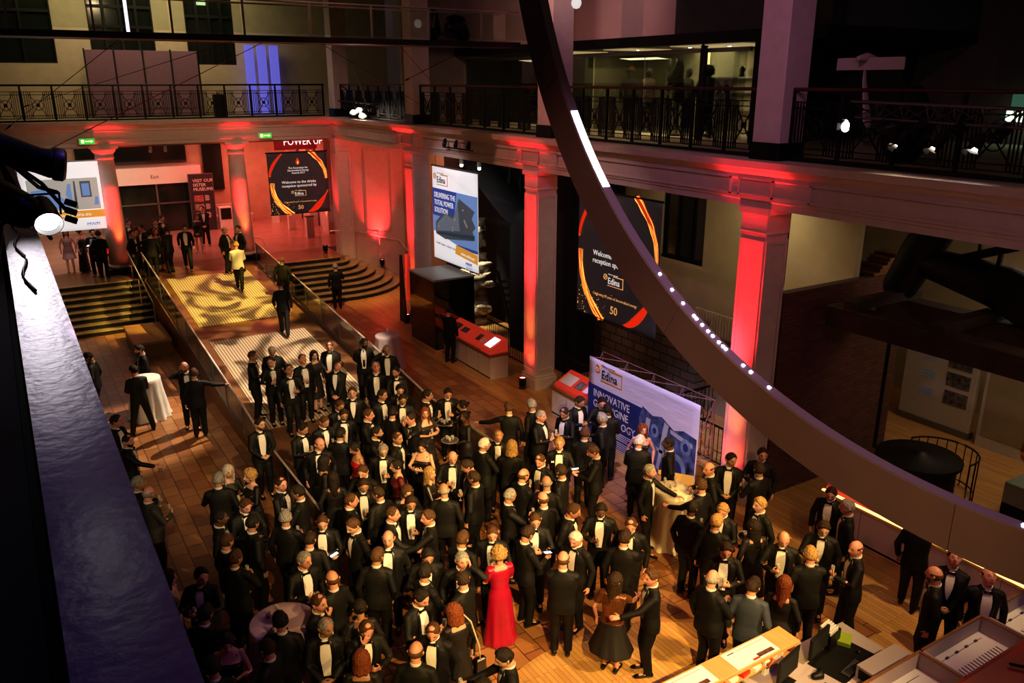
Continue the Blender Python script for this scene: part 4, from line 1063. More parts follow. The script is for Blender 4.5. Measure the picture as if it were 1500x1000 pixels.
for a in (-55.7, -57.9, -59.8, -61.6, -62.0, -62.9, -63.8, -64.5, -65.4, -66.0, -66.4, -68.8, -69.8, -72.1, -94.3, -95.2):
    c, s = cos(R(a)), sin(R(a)); d = V((0, -s, c)); p = V((.066, 5.985*c, 5.985*s)); q = MB(); q.bar(p - d*.014, p + d*.014, .022, .01, up=(0, c, s)); q.build('led_dot', M_LEDDOT, t)
for a in (60, 120):
    q = MB(); p = (.066, 6.38*cos(R(a)), 6.38*sin(R(a))); q.tube([p, (.066, p[1], 7)], .006, 5); q.build('suspension_cable', M_STEEL, t)
# ------------------------------------------------------------------ bridge with cables
t = empty('glass_bridge', (0, 19.5, 9.33), 0, 'slim suspended footbridge with glass sides crossing high above the ramp', 'bridge')
q = MB(); q.bbox(-2.9, 12.25, -.10, .9, 0, .13, .01); q.build('deck', M_BLACK, t)
for X in [-2.4 + 1.5*k for k in range(10)]:
    q = MB(); q.box(X-.02, X+.02, -.06, -.02, .13, .86); q.build('post', M_GREYMET, t)
    if X < 11.8: q = MB(); q.box(X+.03, X+1.44, -.045, -.035, .18, .80); q.build('glass_panel', M_GLASS, t)
q = MB(); q.tube([(-2.9, -.04, .86), (12.2, -.04, .86)], .02, 8); q.build('handrail', M_GREYMET, t)
q = MB(); q.tube([(-2.9, .86, .86), (12.2, .86, .86)], .02, 8); q.build('handrail', M_GREYMET, t)
def cable(p0, p1, label, m=M_BLACK, r=.008):
    q = MB(); q.tube([p0, p1], r, 5); q.tube([V(p0)+(V(p1)-V(p0))*.94, V(p0)+(V(p1)-V(p0))*.975], r*3, 6)
    return tag(q.build('stay_cable', m), label, 'cable', 'stay cables under the glass bridge')
M_REDW = mat('red_lit_wire', (.35, .03, .02), .5, metal=.5)  # red light on the cables is put into the wire colour
for i, (a, c, m, l) in enumerate((((2.6, 19.9, 9.33), (.3, 25, 7.3), M_BLACK, 'lowest dark stay cable running down to the left gallery edge'), ((4.9, 19.9, 9.33), (1.0, 34.3, 7.6), M_BLACK, 'stay cable slanting left from the bridge to the back balustrade'),
    ((5.6, 19.9, 9.33), (.25, 15.5, 7.2), M_REDW, 'stay cable tinted red down at the far left'), ((7.0, 19.9, 9.33), (12.2, 24.5, 7.5), M_BLACK, 'stay cable slanting right from the bridge middle to the right gallery'),
    ((9.0, 19.9, 9.33), (12.2, 22.5, 7.4), M_REDW, 'red tinted stay cable ending near the second upper pillar'), ((7.6, 19.9, 9.33), (12.2, 30, 7.4), M_BLACK, 'stay cable crossing in front of the small stage lights'),
    ((11.0, 19.9, 9.33), (9.6, 21.0, 8.5), M_BLACK, 'short stay cable under the right end of the bridge'))):
    cable(a, c, l, m)
# ------------------------------------------------------------------ upper back gallery
t = empty('screen_panel', (5.63, 37.2, 7.1), 0, 'large purple-grey board screen of four panels on the back gallery', 'screen')
M_PURP = mat('mauve_board', (.22, .12, .17), .7, noise_amt=.05)
for k in range(4): q = MB(); q.bbox(-2.1+1.05*k, -1.08+1.05*k, -.04, .04, .05, 2.55, .005); q.build('board', M_PURP, t)
for k in range(5): q = MB(); q.box(-2.12+1.05*k, -2.07+1.05*k, -.06, .06, 0, 2.6); q.build('upright', M_BLACK, t)
for k in range(3):
    t = empty('light_column', (9.95+.53*k, 37.6, 7.1), 0, '%s blue glowing upright light column on the back gallery' % ('leftmost', 'middle', 'rightmost')[k], 'light', 'blue light columns')
    q = MB(); q.bbox(-.19, .19, -.05, .05, .04, 2.85, .01); q.build('diffuser', M_BLUEL, t); q = MB(); q.bbox(-.21, .21, -.1, .1, 0, .04, .01); q.build('base', M_BLACK, t)
t = empty('loudspeaker', (8.15, 36.0, 7.08), 0, 'black loudspeaker standing behind the back gallery balustrade', 'speaker')
q = MB(); q.bbox(-.22, .22, -.2, .2, 0, .9, .02); q.build('cabinet', M_BLACK, t); q = MB(); q.lathe([(.02, 0), (.14, .01), (.15, .02)], 16); o = q.build('cone', M_DARK, t); o.rotation_euler = (R(90), 0, 0); o.location = (0, -.2, .55)
t = empty('hanging_lamp_strip', (5.3, 37.7, 10.2), 0, 'bright white vertical strip light seen in the middle gallery window', 'light')
q = MB(); q.bbox(-.06, .06, 0, .05, 0, 3.5, .01); q.build('tube', emis('violet_white_tube', (.65, .6, 1.), 2.2), t); q = MB(); q.box(-.08, .08, .05, .08, 0, 3.5); q.build('housing', M_BLACK, t)
for i, (x, z, y) in enumerate(((11.5, 9.9, 30.5), (13.4, 9.75, 28.3))):
    t = empty('exit_sign', (x, y, z), 0, 'small green lit sign %s on the high gallery' % ('at left' if i == 0 else 'at right'), 'sign', 'small green high signs')
    q = MB(); q.bbox(-.12, .12, -.02, .02, -.07, .07, .005); q.build('casing', M_WHITEP, t); q = MB(); q.box(-.1, .1, -.03, -.02, -.055, .055); q.build('green_face', emis('green_sign', (.15, .8, .3), 2.), t)
# scooter on a high shelf
b = MB(); b.box(12.95, 16.2, 27.2, 28.5, 9.72, 9.85); tag(b.build('display_shelf', M_BLACK), 'dark display shelf carrying the motor scooter high on the right gallery', 'shelf')
t = empty('motor_scooter', (14.4, 27.65, 9.85), 0, 'dark vintage motor scooter displayed high on a shelf', 'scooter')
M_SC = mat('dark_scooter_paint', (.02, .022, .022), .3, coat=.5)
for x in (-.62, .60): q = MB(); q.tube([(x, -.05, .22), (x, .05, .22)], [.22, .22], 20); q.build('wheel', M_BLACK, t)
q = MB(); q.tube([(.0, 0, .48), (.25, 0, .52), (.6, 0, .42), (.78, 0, .3)], [.14, .22, .22, .08], 16, flat=1.); q.build('rear_body', M_SC, t, 'all')
q = MB(); q.bar((-.35, 0, .22), (.2, 0, .22), .3, .06); q.bar((-.35, 0, .2), (-.5, 0, .95), .34, .04, up=(1, 0, 0)); q.build('leg_shield', M_SC, t)
q = MB(); q.tube([(-.62, 0, .3), (-.48, 0, 1.0)], .03, 8); q.tube([(-.46, -.28, 1.05), (-.5, 0, 1.0), (-.46, .28, 1.05)], .018, 8); q.tube([(-.52, 0, .98), (-.6, 0, .98)], [.07, .08], 12); q.build('handlebar', M_SC, t)
q = MB(); q.tube([(.0, 0, .74), (.3, 0, .78), (.6, 0, .72)], [.08, .12, .10], 12, flat=.6); q.build('saddle', M_BLACK, t)
t = empty('globe_lamp', (11.2, 15.5, 10.1), 0, 'small clear glass globe lamp hanging near the top centre', 'lamp')
q = MB(); q.lathe([(.01, -.12), (.07, -.10), (.11, -.03), (.11, .03), (.07, .10), (.02, .12)], 16); q.build('globe', emis('dim_globe', (.7, .7, .65), .8), t); q = MB(); q.tube([(0, 0, .12), (.1, 0, 2.0)], .006, 5); q.tube([(0, 0, .12), (-.2, 0, 2.0)], .006, 5); q.build('wire', M_STEEL, t)

# ------------------------------------------------------------------ upper right gallery display
M_MAN = mat('mannequin_dark', (.02, .018, .02), .7)
def mannequin(x, y, rot, label, hat=None, suit=M_MAN, pose=('hang', 'hang', 'stand')):
    me, HM = body_mesh(pose, 0, 12, 0, False, False); skin_slot(me)
    o = link(bpy.data.objects.new('mannequin', me)); o.material_slots[0].link = 'OBJECT'; o.material_slots[0].material = M_MAN
    o.location = (x, y, 7.07); o.rotation_euler = (0, 0, rot); tag(o, label, 'mannequin')
    jm = jacket_mesh(pose, 0)[0]; j = child('jacket', jm, o); j.material_slots[0].link = 'OBJECT'; j.material_slots[0].material = suit
    tr, sh = trouser_mesh(pose[2]); k = child('trousers', tr, o)
    for s in sh: child('boot', s, o)
    if hat == 'helmet':
        q = MB(); q.lathe([(.155, 0), (.15, .02), (.115, .03), (.11, .08), (.08, .13), (.01, .15)], 20); h = q.build('helmet', mat('ochre_helmet', (.25, .12, .04), .5), o, 'all'); h.matrix_local = HM @ Matrix.Translation((0, .01, .04))
    if hat == 'round':
        q = MB(); q.lathe([(.05, -.12), (.13, -.06), (.15, .03), (.12, .11), (.01, .16)], 20); h = q.build('helmet', M_BLACK, o, 'all'); h.matrix_local = HM
    return o
M_MRED = mat('maroon_overall', (.07, .015, .012), .7); M_MBR = mat('brown_overall', (.07, .04, .03), .7)
mannequin(16.4, 19.9, R(150), 'fireman mannequin in yellow-brown helmet and dark coat in the gallery display', 'helmet')
mannequin(16.4, 19.1, R(-10), 'bareheaded mannequin in brown clothes facing the fireman mannequin', None, M_MBR)
mannequin(16.3, 16.75, R(20), 'mannequin in maroon overall behind the round-helmeted mannequin', None, M_MRED)
mannequin(15.9, 16.15, R(160), 'mannequin with round black helmet beside the iron post of the gallery display', 'round', M_MAN, ('hip', 'hip', 'step'))
mannequin(17.0, 18.1, R(90), 'shadowy mannequin between tool rack and horse head in the display', None, M_MAN)
t = empty('horse_head_model', (16.0, 17.35, 7.07), 0, 'black horse head model with upright ears on a stand in the display', 'model')
q = MB(); q.tube([(0, 0, 1.0), (0, .05, 1.5), (0, 0, 1.78), (-.05, -.02, 1.85)], [.17, .15, .12, .10], 12); q.tube([(-.02, 0, 1.80), (-.25, -.02, 1.50), (-.34, -.02, 1.36)], [.11, .08, .06], 12)
for s in (-1, 1): q.tube([(0, s*.07, 1.85), (-.01, s*.09, 2.02)], [.035, .008], 8)
q.build('head', M_DARK, t, 'all'); q = MB(); q.cyl((0, 0), .04, 0, 1.0, 10); q.cyl((0, 0), .2, 0, .04, 16); q.build('stand', M_BLACK, t)
for i, y in enumerate((18.75, 18.45)):
    t = empty('tool_rack', (16.9, y, 7.9), 0, '%s vertical rack of hung tools behind the mannequins' % ('left' if i == 0 else 'right'), 'rack')
    for k in range(5):
        q = MB(); q.tube([(0, 0, 1.05-.28*k), (0, .03, .95-.28*k), (0, 0, .86-.28*k)], [.03, .06, .03], 8); q.build('tool', M_BLACK, t)
    q = MB(); q.box(-.02, .02, -.02, .02, -.8, 1.2); q.build('rail', M_GREYMET, t)
t = empty('glazed_display_front', (15.5, 0, 7.07), 0, 'glass front of the gallery display room with dark mullions', 'glazing')
for y0, y1 in ((14.5, 15.75), (15.9, 18.2), (18.2, 20.5), (20.5, 23.5), (23.5, 28.4)):
    q = MB(); q.box(-.006, .006, y0+.02, y1-.02, .05, 2.1); q.build('glass_panel', M_GLASSG if y0 > 20.4 else M_GLASS, t)
q = MB(); q.box(-.03, .03, 14.4, 28.4, 2.1, 2.2); q.build('top_rail', M_GREYMET, t)
t = empty('iron_post', (15.35, 15.8, 7.07), 0, 'black iron post with pointed finial in front of the gallery display', 'post')
q = MB(); q.bbox(-.07, .07, -.07, .07, 0, 2.2, .01); q.build('shaft', M_BLACK, t); q = MB(); q.lathe([(.07, 2.2), (.10, 2.23), (.05, 2.3), (.01, 2.4)], 12); q.build('finial', M_BLACK, t)
for i, (x, y) in enumerate(((16.0, 15.6), (15.9, 16.9), (15.9, 19.0))):
    t = empty('ceiling_light', (x, y, 9.34), 0, '%s round downlight in the gallery display ceiling' % ('right', 'middle', 'left')[i], 'light', 'downlights of the gallery display')
    q = MB(); q.cyl((0, 0), .045, -.02, 0, 12); q.build('lamp', M_LAMPW, t); q = MB(); q.lathe([(.05, -.02), (.07, -.02), (.07, 0), (.05, 0)], 14, closed=False); q.build('bezel', M_WHITEP, t)
M_CEILL = emis('warm_lit_ceiling_panel', (.75, .6, .3), .35)
for y0, y1, l in ((14.5, 17.0, 'long warm lit ceiling strip over the right end of the gallery display'), (18.6, 19.8, 'short warm lit ceiling strip above the mannequins'), (21.5, 23.5, 'warm lit ceiling strip left of the ring')):
    q = MB(); q.box(15.3, 16.8, y0, y1, 9.33, 9.352); tag(q.build('ceiling_panel', M_CEILL), l, 'light')
t = empty('wall_shelf', (18.38, 17.6, 7.07), 0, 'display wall shelf with small models at the right of the gallery display', 'shelf')
for z in (.6, 1.1, 1.5): q = MB(); q.box(-.3, 0, -1.5, 1.2, z, z+.03); q.build('shelf_board', M_GREYMET, t)
for i, (y, z) in enumerate(((-1.2, 1.53), (-.4, 1.53), (.2, 1.13), (.8, 1.13), (-.9, .63), (0, .63), (.8, .63))):
    q = MB(); q.lathe([(.01, 0), (.09, .02), (.06, .12), (.1, .2), (.02, .30)], 10, c=(0, 0)); o = q.build('display_model', M_BLACK, None, 'all', (18.2, 17.6+y, 7.07+z)); tag(o, 'small dark model on the shelf of the gallery display', 'model', 'small models on the gallery display shelf')
t = empty('model_fish', (18.2, 15.4, 8.6), 0, 'long dark fish shaped model on the display wall near the tall pillar', 'model')
q = MB(); q.tube([(0, -.75, 0), (0, -.3, 0), (0, .2, 0), (0, .6, .02)], [.015, .10, .09, .02], 12); q.build('body', M_BLACK, t); q = MB(); q.prism([(.55, 0), (.8, .18), (.75, 0), (.8, -.14)], 0, -.01, .01); q.build('tail', M_BLACK, t)
# model aeroplane hanging right of the tall pillar
t = empty('model_aeroplane', (14.0, 10.2, 8.75), 0, 'white model aeroplane with straight wing mounted right of the tall upper pillar', 'model')
M_PL = mat('cream_plane', (.5, .42, .36), .5)
q = MB(); q.bbox(-.03, .03, -.80, .62, -.06, .16, .02); q.build('wing', M_PL, t); q = MB(); q.tube([(-.22, 0, .14), (0, 0, .16), (.7, 0, .05)], [.05, .09, .03], 14); q.build('fuselage', M_PL, t, 'all')
q = MB(); q.tube([(0, 0, 0), (0, -.02, -.25), (.05, -.15, -1.0)], [.03, .06, .12], 12, flat=.3); q.build('stand', M_PL, t)
b = MB(); b.tube([(14.3, 9.4, 7.4), (14.3, 9.4, 7.8), (14.3, 9.4, 8.2)], [.40, .5, .3], 14); tag(b.build('covered_exhibit', M_DARK, None, 'all'), 'dark rounded exhibit mass behind the balustrade under the model aeroplane', 'exhibit')
t = empty('hanging_pennant', (20.4, 13.6, 8.3), 0, 'dark long pointed pennant banner on the far upper right wall', 'banner')
q = MB(); q.prism([(-.5, 3.5), (.6, 3.5), (.35, .9), (-.1, 0), (-.35, 1.2)], 0, -.01, .01); q.build('cloth', M_DARK, t); text('Reebok', .3, frame((-.03, .42, 2.0), (0, -1, 0), (0, 0, 1)), mat('dim_grey_letters', (.25, .23, .22), .6), t)
t = empty('lit_case', (20.3, 10.2, 7.9), 0, 'pale green lit case at the far right of the upper gallery', 'case')
q = MB(); q.bbox(-.3, .2, -.9, .5, -.3, -.05, .01); q.build('lit_base', emis('pale_green_light', (.65, .85, .65), 1.3), t); q = MB(); q.bbox(-.25, .15, -.85, .45, -.05, .35, .01); q.build('glass_hood', mat('green_glass_hood', (.06, .16, .10), .3, emit=(.06, .16, .10), es=.5), t)

# ------------------------------------------------------------------ stage lighting
def stage_light(loc, to, label, s=1., glow=None, group=None, yoke=True, doors=True):
    """par can aimed at 'to'"""
    t = empty('stage_light', loc, 0, label, 'stage light', group)
    d = (V(to)-V(loc)).normalized(); t.rotation_euler = d.to_track_quat('-Z', 'Y').to_euler()
    q = MB(); q.lathe([(.02*s, .24*s), (.07*s, .22*s), (.085*s, .12*s), (.085*s, 0), (.092*s, -.01*s), (.092*s, -.04*s), (.088*s, -.04*s), (.078*s, .0), (.07*s, .1*s)], 20, closed=False); q.build('housing', M_BLACK, t, True)
    q = MB(); q.lathe([(.001, -.012*s), (.05*s, -.010*s), (.076*s, .0)], 20, closed=False); q.build('lens', glow or M_DKWIN, t, 'all')
    q = MB()
    for x in (-1, 1): q.bar((x*.10*s, 0, .06*s), (x*.10*s, .0, .06*s+.0), .01) if False else q.tube([(x*.098*s, 0, .08*s), (x*.10*s, .16*s, .09*s)], .008*s, 6)
    q.tube([(-.10*s, .16*s, .09*s), (.10*s, .16*s, .09*s)], .008*s, 6); q.build('yoke', M_BLACK, t)
    for k in range(3 if doors else 0):
        a = R(90*k); q = MB(); q.bar((cos(a)*.09*s, sin(a)*.09*s, -.04*s), (cos(a)*.12*s, sin(a)*.12*s, -.10*s), .11*s, .004*s, up=(cos(a), sin(a), 0)); q.build('barn_door', M_BLACK, t)
    return t
def truss(p0, p1, w, label, m, n=10, nm='lighting_truss'):
    t = empty(nm, p0, 0, label, 'truss'); L = (V(p1)-V(p0)); d = L.normalized(); s = d.cross(V((0, 0, 1))).normalized()
    C = [V((0, 0, 0)), s*w, V((0, 0, -w*.9)) + s*w*.5]
    for c in C: q = MB(); q.tube([c, c+L], .022, 8); q.build('chord', m, t)
    q = MB()
    for i in range(n):
        for a, c in ((0, 1), (1, 2), (2, 0)):
            q.tube([C[a] + L*(i/n), C[c] + L*((i+1)/n)], .010, 5); q.tube([C[c] + L*((i+1)/n), C[a] + L*((i+1)/n)], .008, 5)
    q.build('lacing', m, t); return t
M_TRV = mat('aluminium_truss', (.16, .13, .22), .4, metal=.8)
truss((12.20, 8.85, 8.18), (12.20, 2.0, 8.05), .28, 'aluminium lighting truss hung before the upper right balustrade', M_TRV, 16)
spots = [(12.0, 8.95, 7.78, (5, 9, 8.0), M_LAMPC), (11.95, 8.3, 7.75, (6, 16, 4), None), (11.95, 7.95, 7.55, (7, 10, 0), M_LAMPW), (12.0, 7.7, 7.8, (6, 12, 2), None), (11.95, 7.35, 7.55, (6, 9, 0), M_LAMPW), (12.05, 7.1, 7.8, (6, 10, 1), None), (11.95, 6.75, 7.58, (6, 7, 0), M_LAMPC), (12.05, 6.5, 7.75, (5, 9, 1), None)]
for i, (x, y, z, to, gl) in enumerate(spots):
    stage_light((x, y, z), to, ('%s black spotlight from the left on the right truss, %s' % (('first', 'second', 'third', 'fourth', 'fifth', 'sixth', 'seventh', 'eighth')[i], 'glowing' if gl else 'unlit')), 1., gl, 'spotlights on the right truss')
for i, (y, z, gl) in enumerate(((32.0, 7.45, None), (31.2, 7.35, M_LAMPW), (30.6, 7.45, M_LAMPC), (30.3, 7.25, M_LAMPW), (29.2, 7.4, None))):
    stage_light((12.05, y, z), (7, 15, 0), '%s small stage light on the far right balcony corner' % ('leftmost dark', 'left warm', 'upper bright', 'lower warm', 'rightmost dark')[i], 1.2, gl, 'small stage lights on the balcony corner')
truss((12.1, 32.4, 7.75), (12.1, 28.7, 7.7), .2, 'short dark truss carrying small stage lights near the corner pillar', M_BLACK, 8)
# near cluster at the left
truss((-.55, 4.6, 8.62), (-.02, 4.3, 7.9), .22, 'dark truss end at the top left close to the camera', mat('dark_violet_truss', (.02, .018, .03), .4, metal=.7), 5)
t = stage_light((.145, 4.0, 7.93), (.22, 3.2, 7.55), 'big black stage light with a brilliant white lens close at the left', .62, emis('brilliant_lens', (1., .98, .95), 14.), doors=False)
q = MB(); q.tube([(-.42, 4.5, 8.5), (-.30, 4.4, 8.36), (-.2, 4.35, 8.24)], [.16, .17, .12], 16); q.tube([(-.32, 4.5, 8.3), (-.2, 4.3, 8.1), (-.1, 4.3, 8.02)], [.12, .12, .10], 14); q.bbox(-.42, -.12, 4.2, 4.5, 8.0, 8.3, .03); q.tube([(-.13, 4.25, 8.08), (-.02, 4.15, 8.02), (.07, 4.05, 7.97)], [.085, .085, .075], 18)
q.tube([(-.28, 4.3, 8.28), (-.1, 4.25, 8.15)], [.10, .09], 14); tag(q.build('lamp_body', M_BLACK, None, True), 'fat black lamp body behind the brilliant lens', 'stage light')
q = MB(); q.tube([(-.12, 4.15, 8.27), (.0, 4.1, 8.24), (.15, 4.05, 8.18), (.20, 4.03, 8.165)], [.07, .065, .055, .062], 18); q.build('tmp', None) if False else None
t = empty('profile_spotlight', (0, 4.1, 8.2), 0, 'long black profile spotlight pointing right above the brilliant lens', 'stage light')
q2 = MB(); q2.v = [(x, y-4.1, z-8.2) for x, y, z in q.v]; q2.f = q.f; q2.m = q.m; q2.build('barrel', M_BLACK, t, True)
q = MB(); q.lathe([(.065, 0), (.07, .01), (.07, .04), (.06, .05)], 16, closed=False); o = q.build('lens_ring', M_GREYMET, t, True); o.location = (.20, -.07, -.035); o.rotation_euler = (0, R(100), 0)
q = MB(); q.tube([(-.02, 0, .06), (-.03, 0, .2)], .012, 6); q.build('clamp', M_BLACK, t)
for k, (a, z) in enumerate(((0, 7.95), (0, 7.985), (0, 8.02))):
    q = MB(); q.bbox(-.024, .024, -.01, .01, -.013, .013, .003); tag(q.build('barn_door_flap', M_BLACK, None, False, (.235+.004*k, 4.0, z-.02), (0, R(25), 0)), '%s small black flap right of the brilliant lens' % ('lowest', 'middle', 'top')[k], 'flap', 'lamp flaps near the camera')
q = MB()
rr = random.Random(3)
for k in range(9):
    p = V((-.5+.05*k, 4.3, 8.6-.03*k)); pts = [p]
    for j in range(5): p = p + V((rr.uniform(.02, .11), rr.uniform(-.05, .05), rr.uniform(-.17, -.02))); pts.append(p)
    q.tube(pts, .010, 6)
tag(q.build('cable_bundle', mat('black_rubber', (.006, .005, .008), .4), None, 'all'), 'tangle of black cables draped over the lamps at top left', 'cable')
q = MB(); q.tube([(-.02, 9.9, 7.55), (.0, 9.6, 7.25)] + [(.035 + .028*sin(k*.9) + .002*k, 9.45 - .20*k, 7.112) for k in range(16)], .011, 7)
tag(q.build('power_cable', M_BLACK, None, 'all'), 'single wavy black cable hanging down onto the purple ledge', 'cable')
t = stage_light((-.42, 12.0, 8.14), (1, 9, 7.4), 'small glowing lamp at the far left edge under the gallery rail', .8, M_LAMPW)
b = MB(); b.box(-.72, -.10, 1.5, 34, 6.85, 6.95); b.box(-.9, -.72, 1.5, 34, 6.85, 7.9); struct(b.build('trim_7', M_DARK))

# floor uplights
def uplight(x, y, z, label, col_=(1., .04, .03), e=60, to=(0, 0, 1)):
    t = empty('floor_uplight', (x, y, z), 0, label, 'uplight', 'floor uplights of the hall')
    q = MB(); q.lathe([(.11, 0), (.11, .02), (.03, .03), (.03, .06)], 16); q.build('foot', M_BLACK, t)
    q = MB(); q.lathe([(.08, .06), (.105, .10), (.11, .32), (.10, .34), (.095, .30)], 18, closed=False); q.build('can', M_BLACK, t, True)
    q = MB(); q.lathe([(.001, .305), (.095, .305)], 18, closed=False); q.build('lens', emis('red_lens', (1., .12, .08), 14.), t)
    return t
uplight(11.95, 18.78, 0, 'black floor uplight glowing red at the foot of the middle red-yellow pillar')
uplight(11.95, 26.7, 0, 'black floor uplight glowing red left of the tall glass case')
uplight(11.85, 10.95, 0, 'floor uplight hidden by the crowd at the brightest red pillar')
uplight(3.75, 33.85, 1.4, 'floor uplight at the foot of the left round red column')
uplight(8.5, 33.85, 1.4, 'floor uplight at the foot of the right round red column')
uplight(11.5, 34.0, 1.4, 'black floor uplight beside the corner pillar on the landing')
uplight(14.0, 33.75, .55, 'floor uplight on the curved steps against the wall')
# ------------------------------------------------------------------ right aisle exhibits
M_GLASSC = glass_mat('smoky_glass', (.50, .52, .46), .5)
t = empty('glass_case', (11.95, 23.75, 0), 0, 'tall dark glass display case on a wooden plinth under the white blue banner', 'display case')
q = MB(); q.bbox(-.80, .72, -.95, .95, 0, .14, .01); q.build('plinth', M_OAK, t)
for nm, (a, c, d, e) in (('glass_side', (-.76, -.75, -.92, .92)), ('glass_side', (.68, .69, -.92, .92)), ('glass_side', (-.76, .69, -.92, -.91)), ('glass_side', (-.76, .69, .91, .92))): q = MB(); q.box(a, c, d, e, .14, 2.42); q.build(nm, M_GLASSC, t)
q = MB(); q.bbox(-.78, .71, -.94, .94, 2.42, 2.48, .005); q.build('top', mat('frosted_glass_top', (.30, .32, .28), .4), t)
t = empty('model_engine', (12.0, 23.8, .14), 0, 'dark brown model engine inside the tall glass case', 'model')
M_BRN = mat('brown_model', (.12, .06, .03), .5)
q = MB(); q.bbox(-.4, .4, -.6, .6, 0, .5, .01); q.build('base', M_BRN, t); q = MB(); q.tube([(-.1, -.45, 1.3), (-.1, .5, 1.3)], [.28, .28], 18); q.build('boiler', M_BRN, t)
for y in (-.4, .4):
    for x in (-.3, .2): q = MB(); q.bar((x, y, .5), (x, y, 1.5), .05); q.build('post', M_BRN, t)
t = empty('banner_stand', (11.9, 26.35, 0), 0, 'narrow red sign on a tall black tapered stand left of the glass case', 'sign')
q = MB(); q.prism([(-.28, 0), (.28, 0), (.1, 2.5), (-.02, 2.5)], 0, -.03, .03); o = q.build('stand', M_BLACK, t); o.location = (0, .55, 0)
q = MB(); q.bbox(-.04, .04, -.12, .14, .95, 2.62, .005); q.build('sign_plate', M_REDL, t)
# rocky engine house ruin (behind)
rr = random.Random(11)
b = MB()
def rock(q, c, s, seed):
    n, m = 14, 9; vs = []; fs = []
    for i in range(m+1):
        for j in range(n):
            a, h = 2*pi*j/n, pi*i/m; d = V((sin(h)*cos(a), sin(h)*sin(a), cos(h)))
            for ax in range(3): d[ax] = (1 if d[ax] > 0 else -1)*abs(d[ax])**.6
            k = 1 + .55*noise.noise(d*1.7 + V((seed, 0, 0))) + .30*noise.noise(d*5 + V((seed, 3, 0)))
            vs.append(V(c) + V((d.x*s[0], d.y*s[1], d.z*s[2]))*k)
    for i in range(m):
        for j in range(n): a = i*n+j; e = i*n+(j+1) % n; fs.append((a, e, e+n, a+n))
    q.add(vs, fs)
for k in range(13):
    z = .0 + .30*k; w = 1.0 - .055*k
    for j in range(2 if k < 8 else 1):
        rock(b, (14.3 + rr.uniform(-.25, .1), 25.7 - .28*(j-.5)*2*w - .02*k + rr.uniform(-.22, .22) + (.5 if k < 3 and j == 0 else 0), z), (rr.uniform(.3, .45), .26*w + rr.uniform(.02, .16), rr.uniform(.13, .24)), k*3+j)
M_ROCK = mat('weathered_masonry', (.55, .46, .33), .9, noise_amt=.5, scale=5, bump=1.)
tag(b.build('masonry_ruin', M_ROCK, None, 'all'), 'rough lit masonry ruin rising behind the railing under the white blue banner', 'masonry')
t = empty('iron_staircase', (14.3, 23.0, .0), 0, 'dark open staircase with pale treads beside the masonry ruin', 'stairs')
for k in range(9): q = MB(); q.bbox(-.35, .35, -.55+.10*k, -.32+.10*k, .22*k+.2, .22*k+.235, .004); q.build('tread', M_GREYMET, t)
for x in (-.38, .38): q = MB(); q.bar((x, -.6, .1), (x, .5, 2.3), .03, .2); q.build('stringer', M_BLACK, t)
def fence(p0, p1, label, h=1.0, z=0., n=None, grp='black railings of the right aisle'):
    L = V((p1[0]-p0[0], p1[1]-p0[1], 0)); ang = atan2(L.y, L.x); L = L.length; n = n or int(L/.13)
    t = empty('railing', (p0[0], p0[1], z), ang, label, 'railing', grp)
    q = MB(); q.box(0, L, -.02, .02, h-.04, h); q.build('top_rail', M_BLACK, t); q = MB(); q.box(0, L, -.015, .015, .08, .11); q.build('bottom_rail', M_BLACK, t)
    bar = MB(); bar.tube([(0, 0, .1), (0, 0, h+.0)], .010, 5, caps=False); bar = bar.mesh('bar', M_BLACK)
    for i in range(n+1): o = link(bpy.data.objects.new('bar', bar), t); o.location = (L*i/n, 0, 0)
fence((13.0, 22.6), (13.0, 18.9), 'black railing behind the red exhibit desk')
fence((13.0, 18.3), (13.0, 14.3), 'black railing below the black welcome banner left of the booth')
fence((13.0, 14.2), (14.9, 14.2), 'short black railing turning toward the aisle wall behind the booth'); fence((13.05, 14.0), (13.05, 11.5), 'black railing behind the truss booth beside the bright red pillar')
M_STONE = brick_mat('dark_stone_blocks', (.10, .085, .06), (.16, .13, .10), (.03, .03, .025), .55, .24, 'yz', .9, .02)
b = MB(); b.box(14.6, 15.0, 14.6, 22.5, 0, 2.6); struct(b.build('wall_right', M_STONE))
t = empty('dark_engine', (14.2, 20.5, 0), 0, 'huge black engine mass with curved beam behind the middle pillar', 'engine')
q = MB(); q.tube([(0, 5.5, 6.1), (0, 4.2, 5.5), (0, 2.6, 4.7), (0, .5, 3.9), (0, -1.5, 3.6)], [.35, .5, .55, .5, .4], 12); q.build('beam', M_DARK, t, 'all')
q = MB(); q.bbox(-.5, .5, -1.6, -.2, 0, 6.1, .05); q.bbox(-.5, .4, 1.0, 1.9, 0, 4.2, .05); q.build('frame', M_DARK, t)
for y in (1.9, 2.6): q = MB(); q.lathe([(.05, 4.2), (.09, 4.4), (.05, 4.6), (.11, 4.9), (.05, 5.1), (.10, 5.4), (.05, 5.7), (.06, 6.2)], 10, c=(0, y)); q.build('turned_post', M_DARK, t, 'all')
b = MB(); b.box(15.05, 15.25, 18.5, 29.5, 0, 6.2); struct(b.build('wall_right', M_DARK))
t = empty('radiator', (15.15, 14.6, 2.2), 0, 'pale ribbed radiator low on the aisle wall under the windows', 'radiator')
for k in range(14): q = MB(); q.bbox(-.05, .05, -.7+.1*k, -.63+.1*k, 0, .6, .01); q.build('fin', M_AISLE, t)
t = empty('small_engine', (14.6, 12.6, 2.2), 0, 'dark spiky model engine against the aisle wall left of the bright red pillar', 'engine')
q = MB(); q.tube([(0, -.35, .3), (0, .35, .3)], [.22, .22], 12)
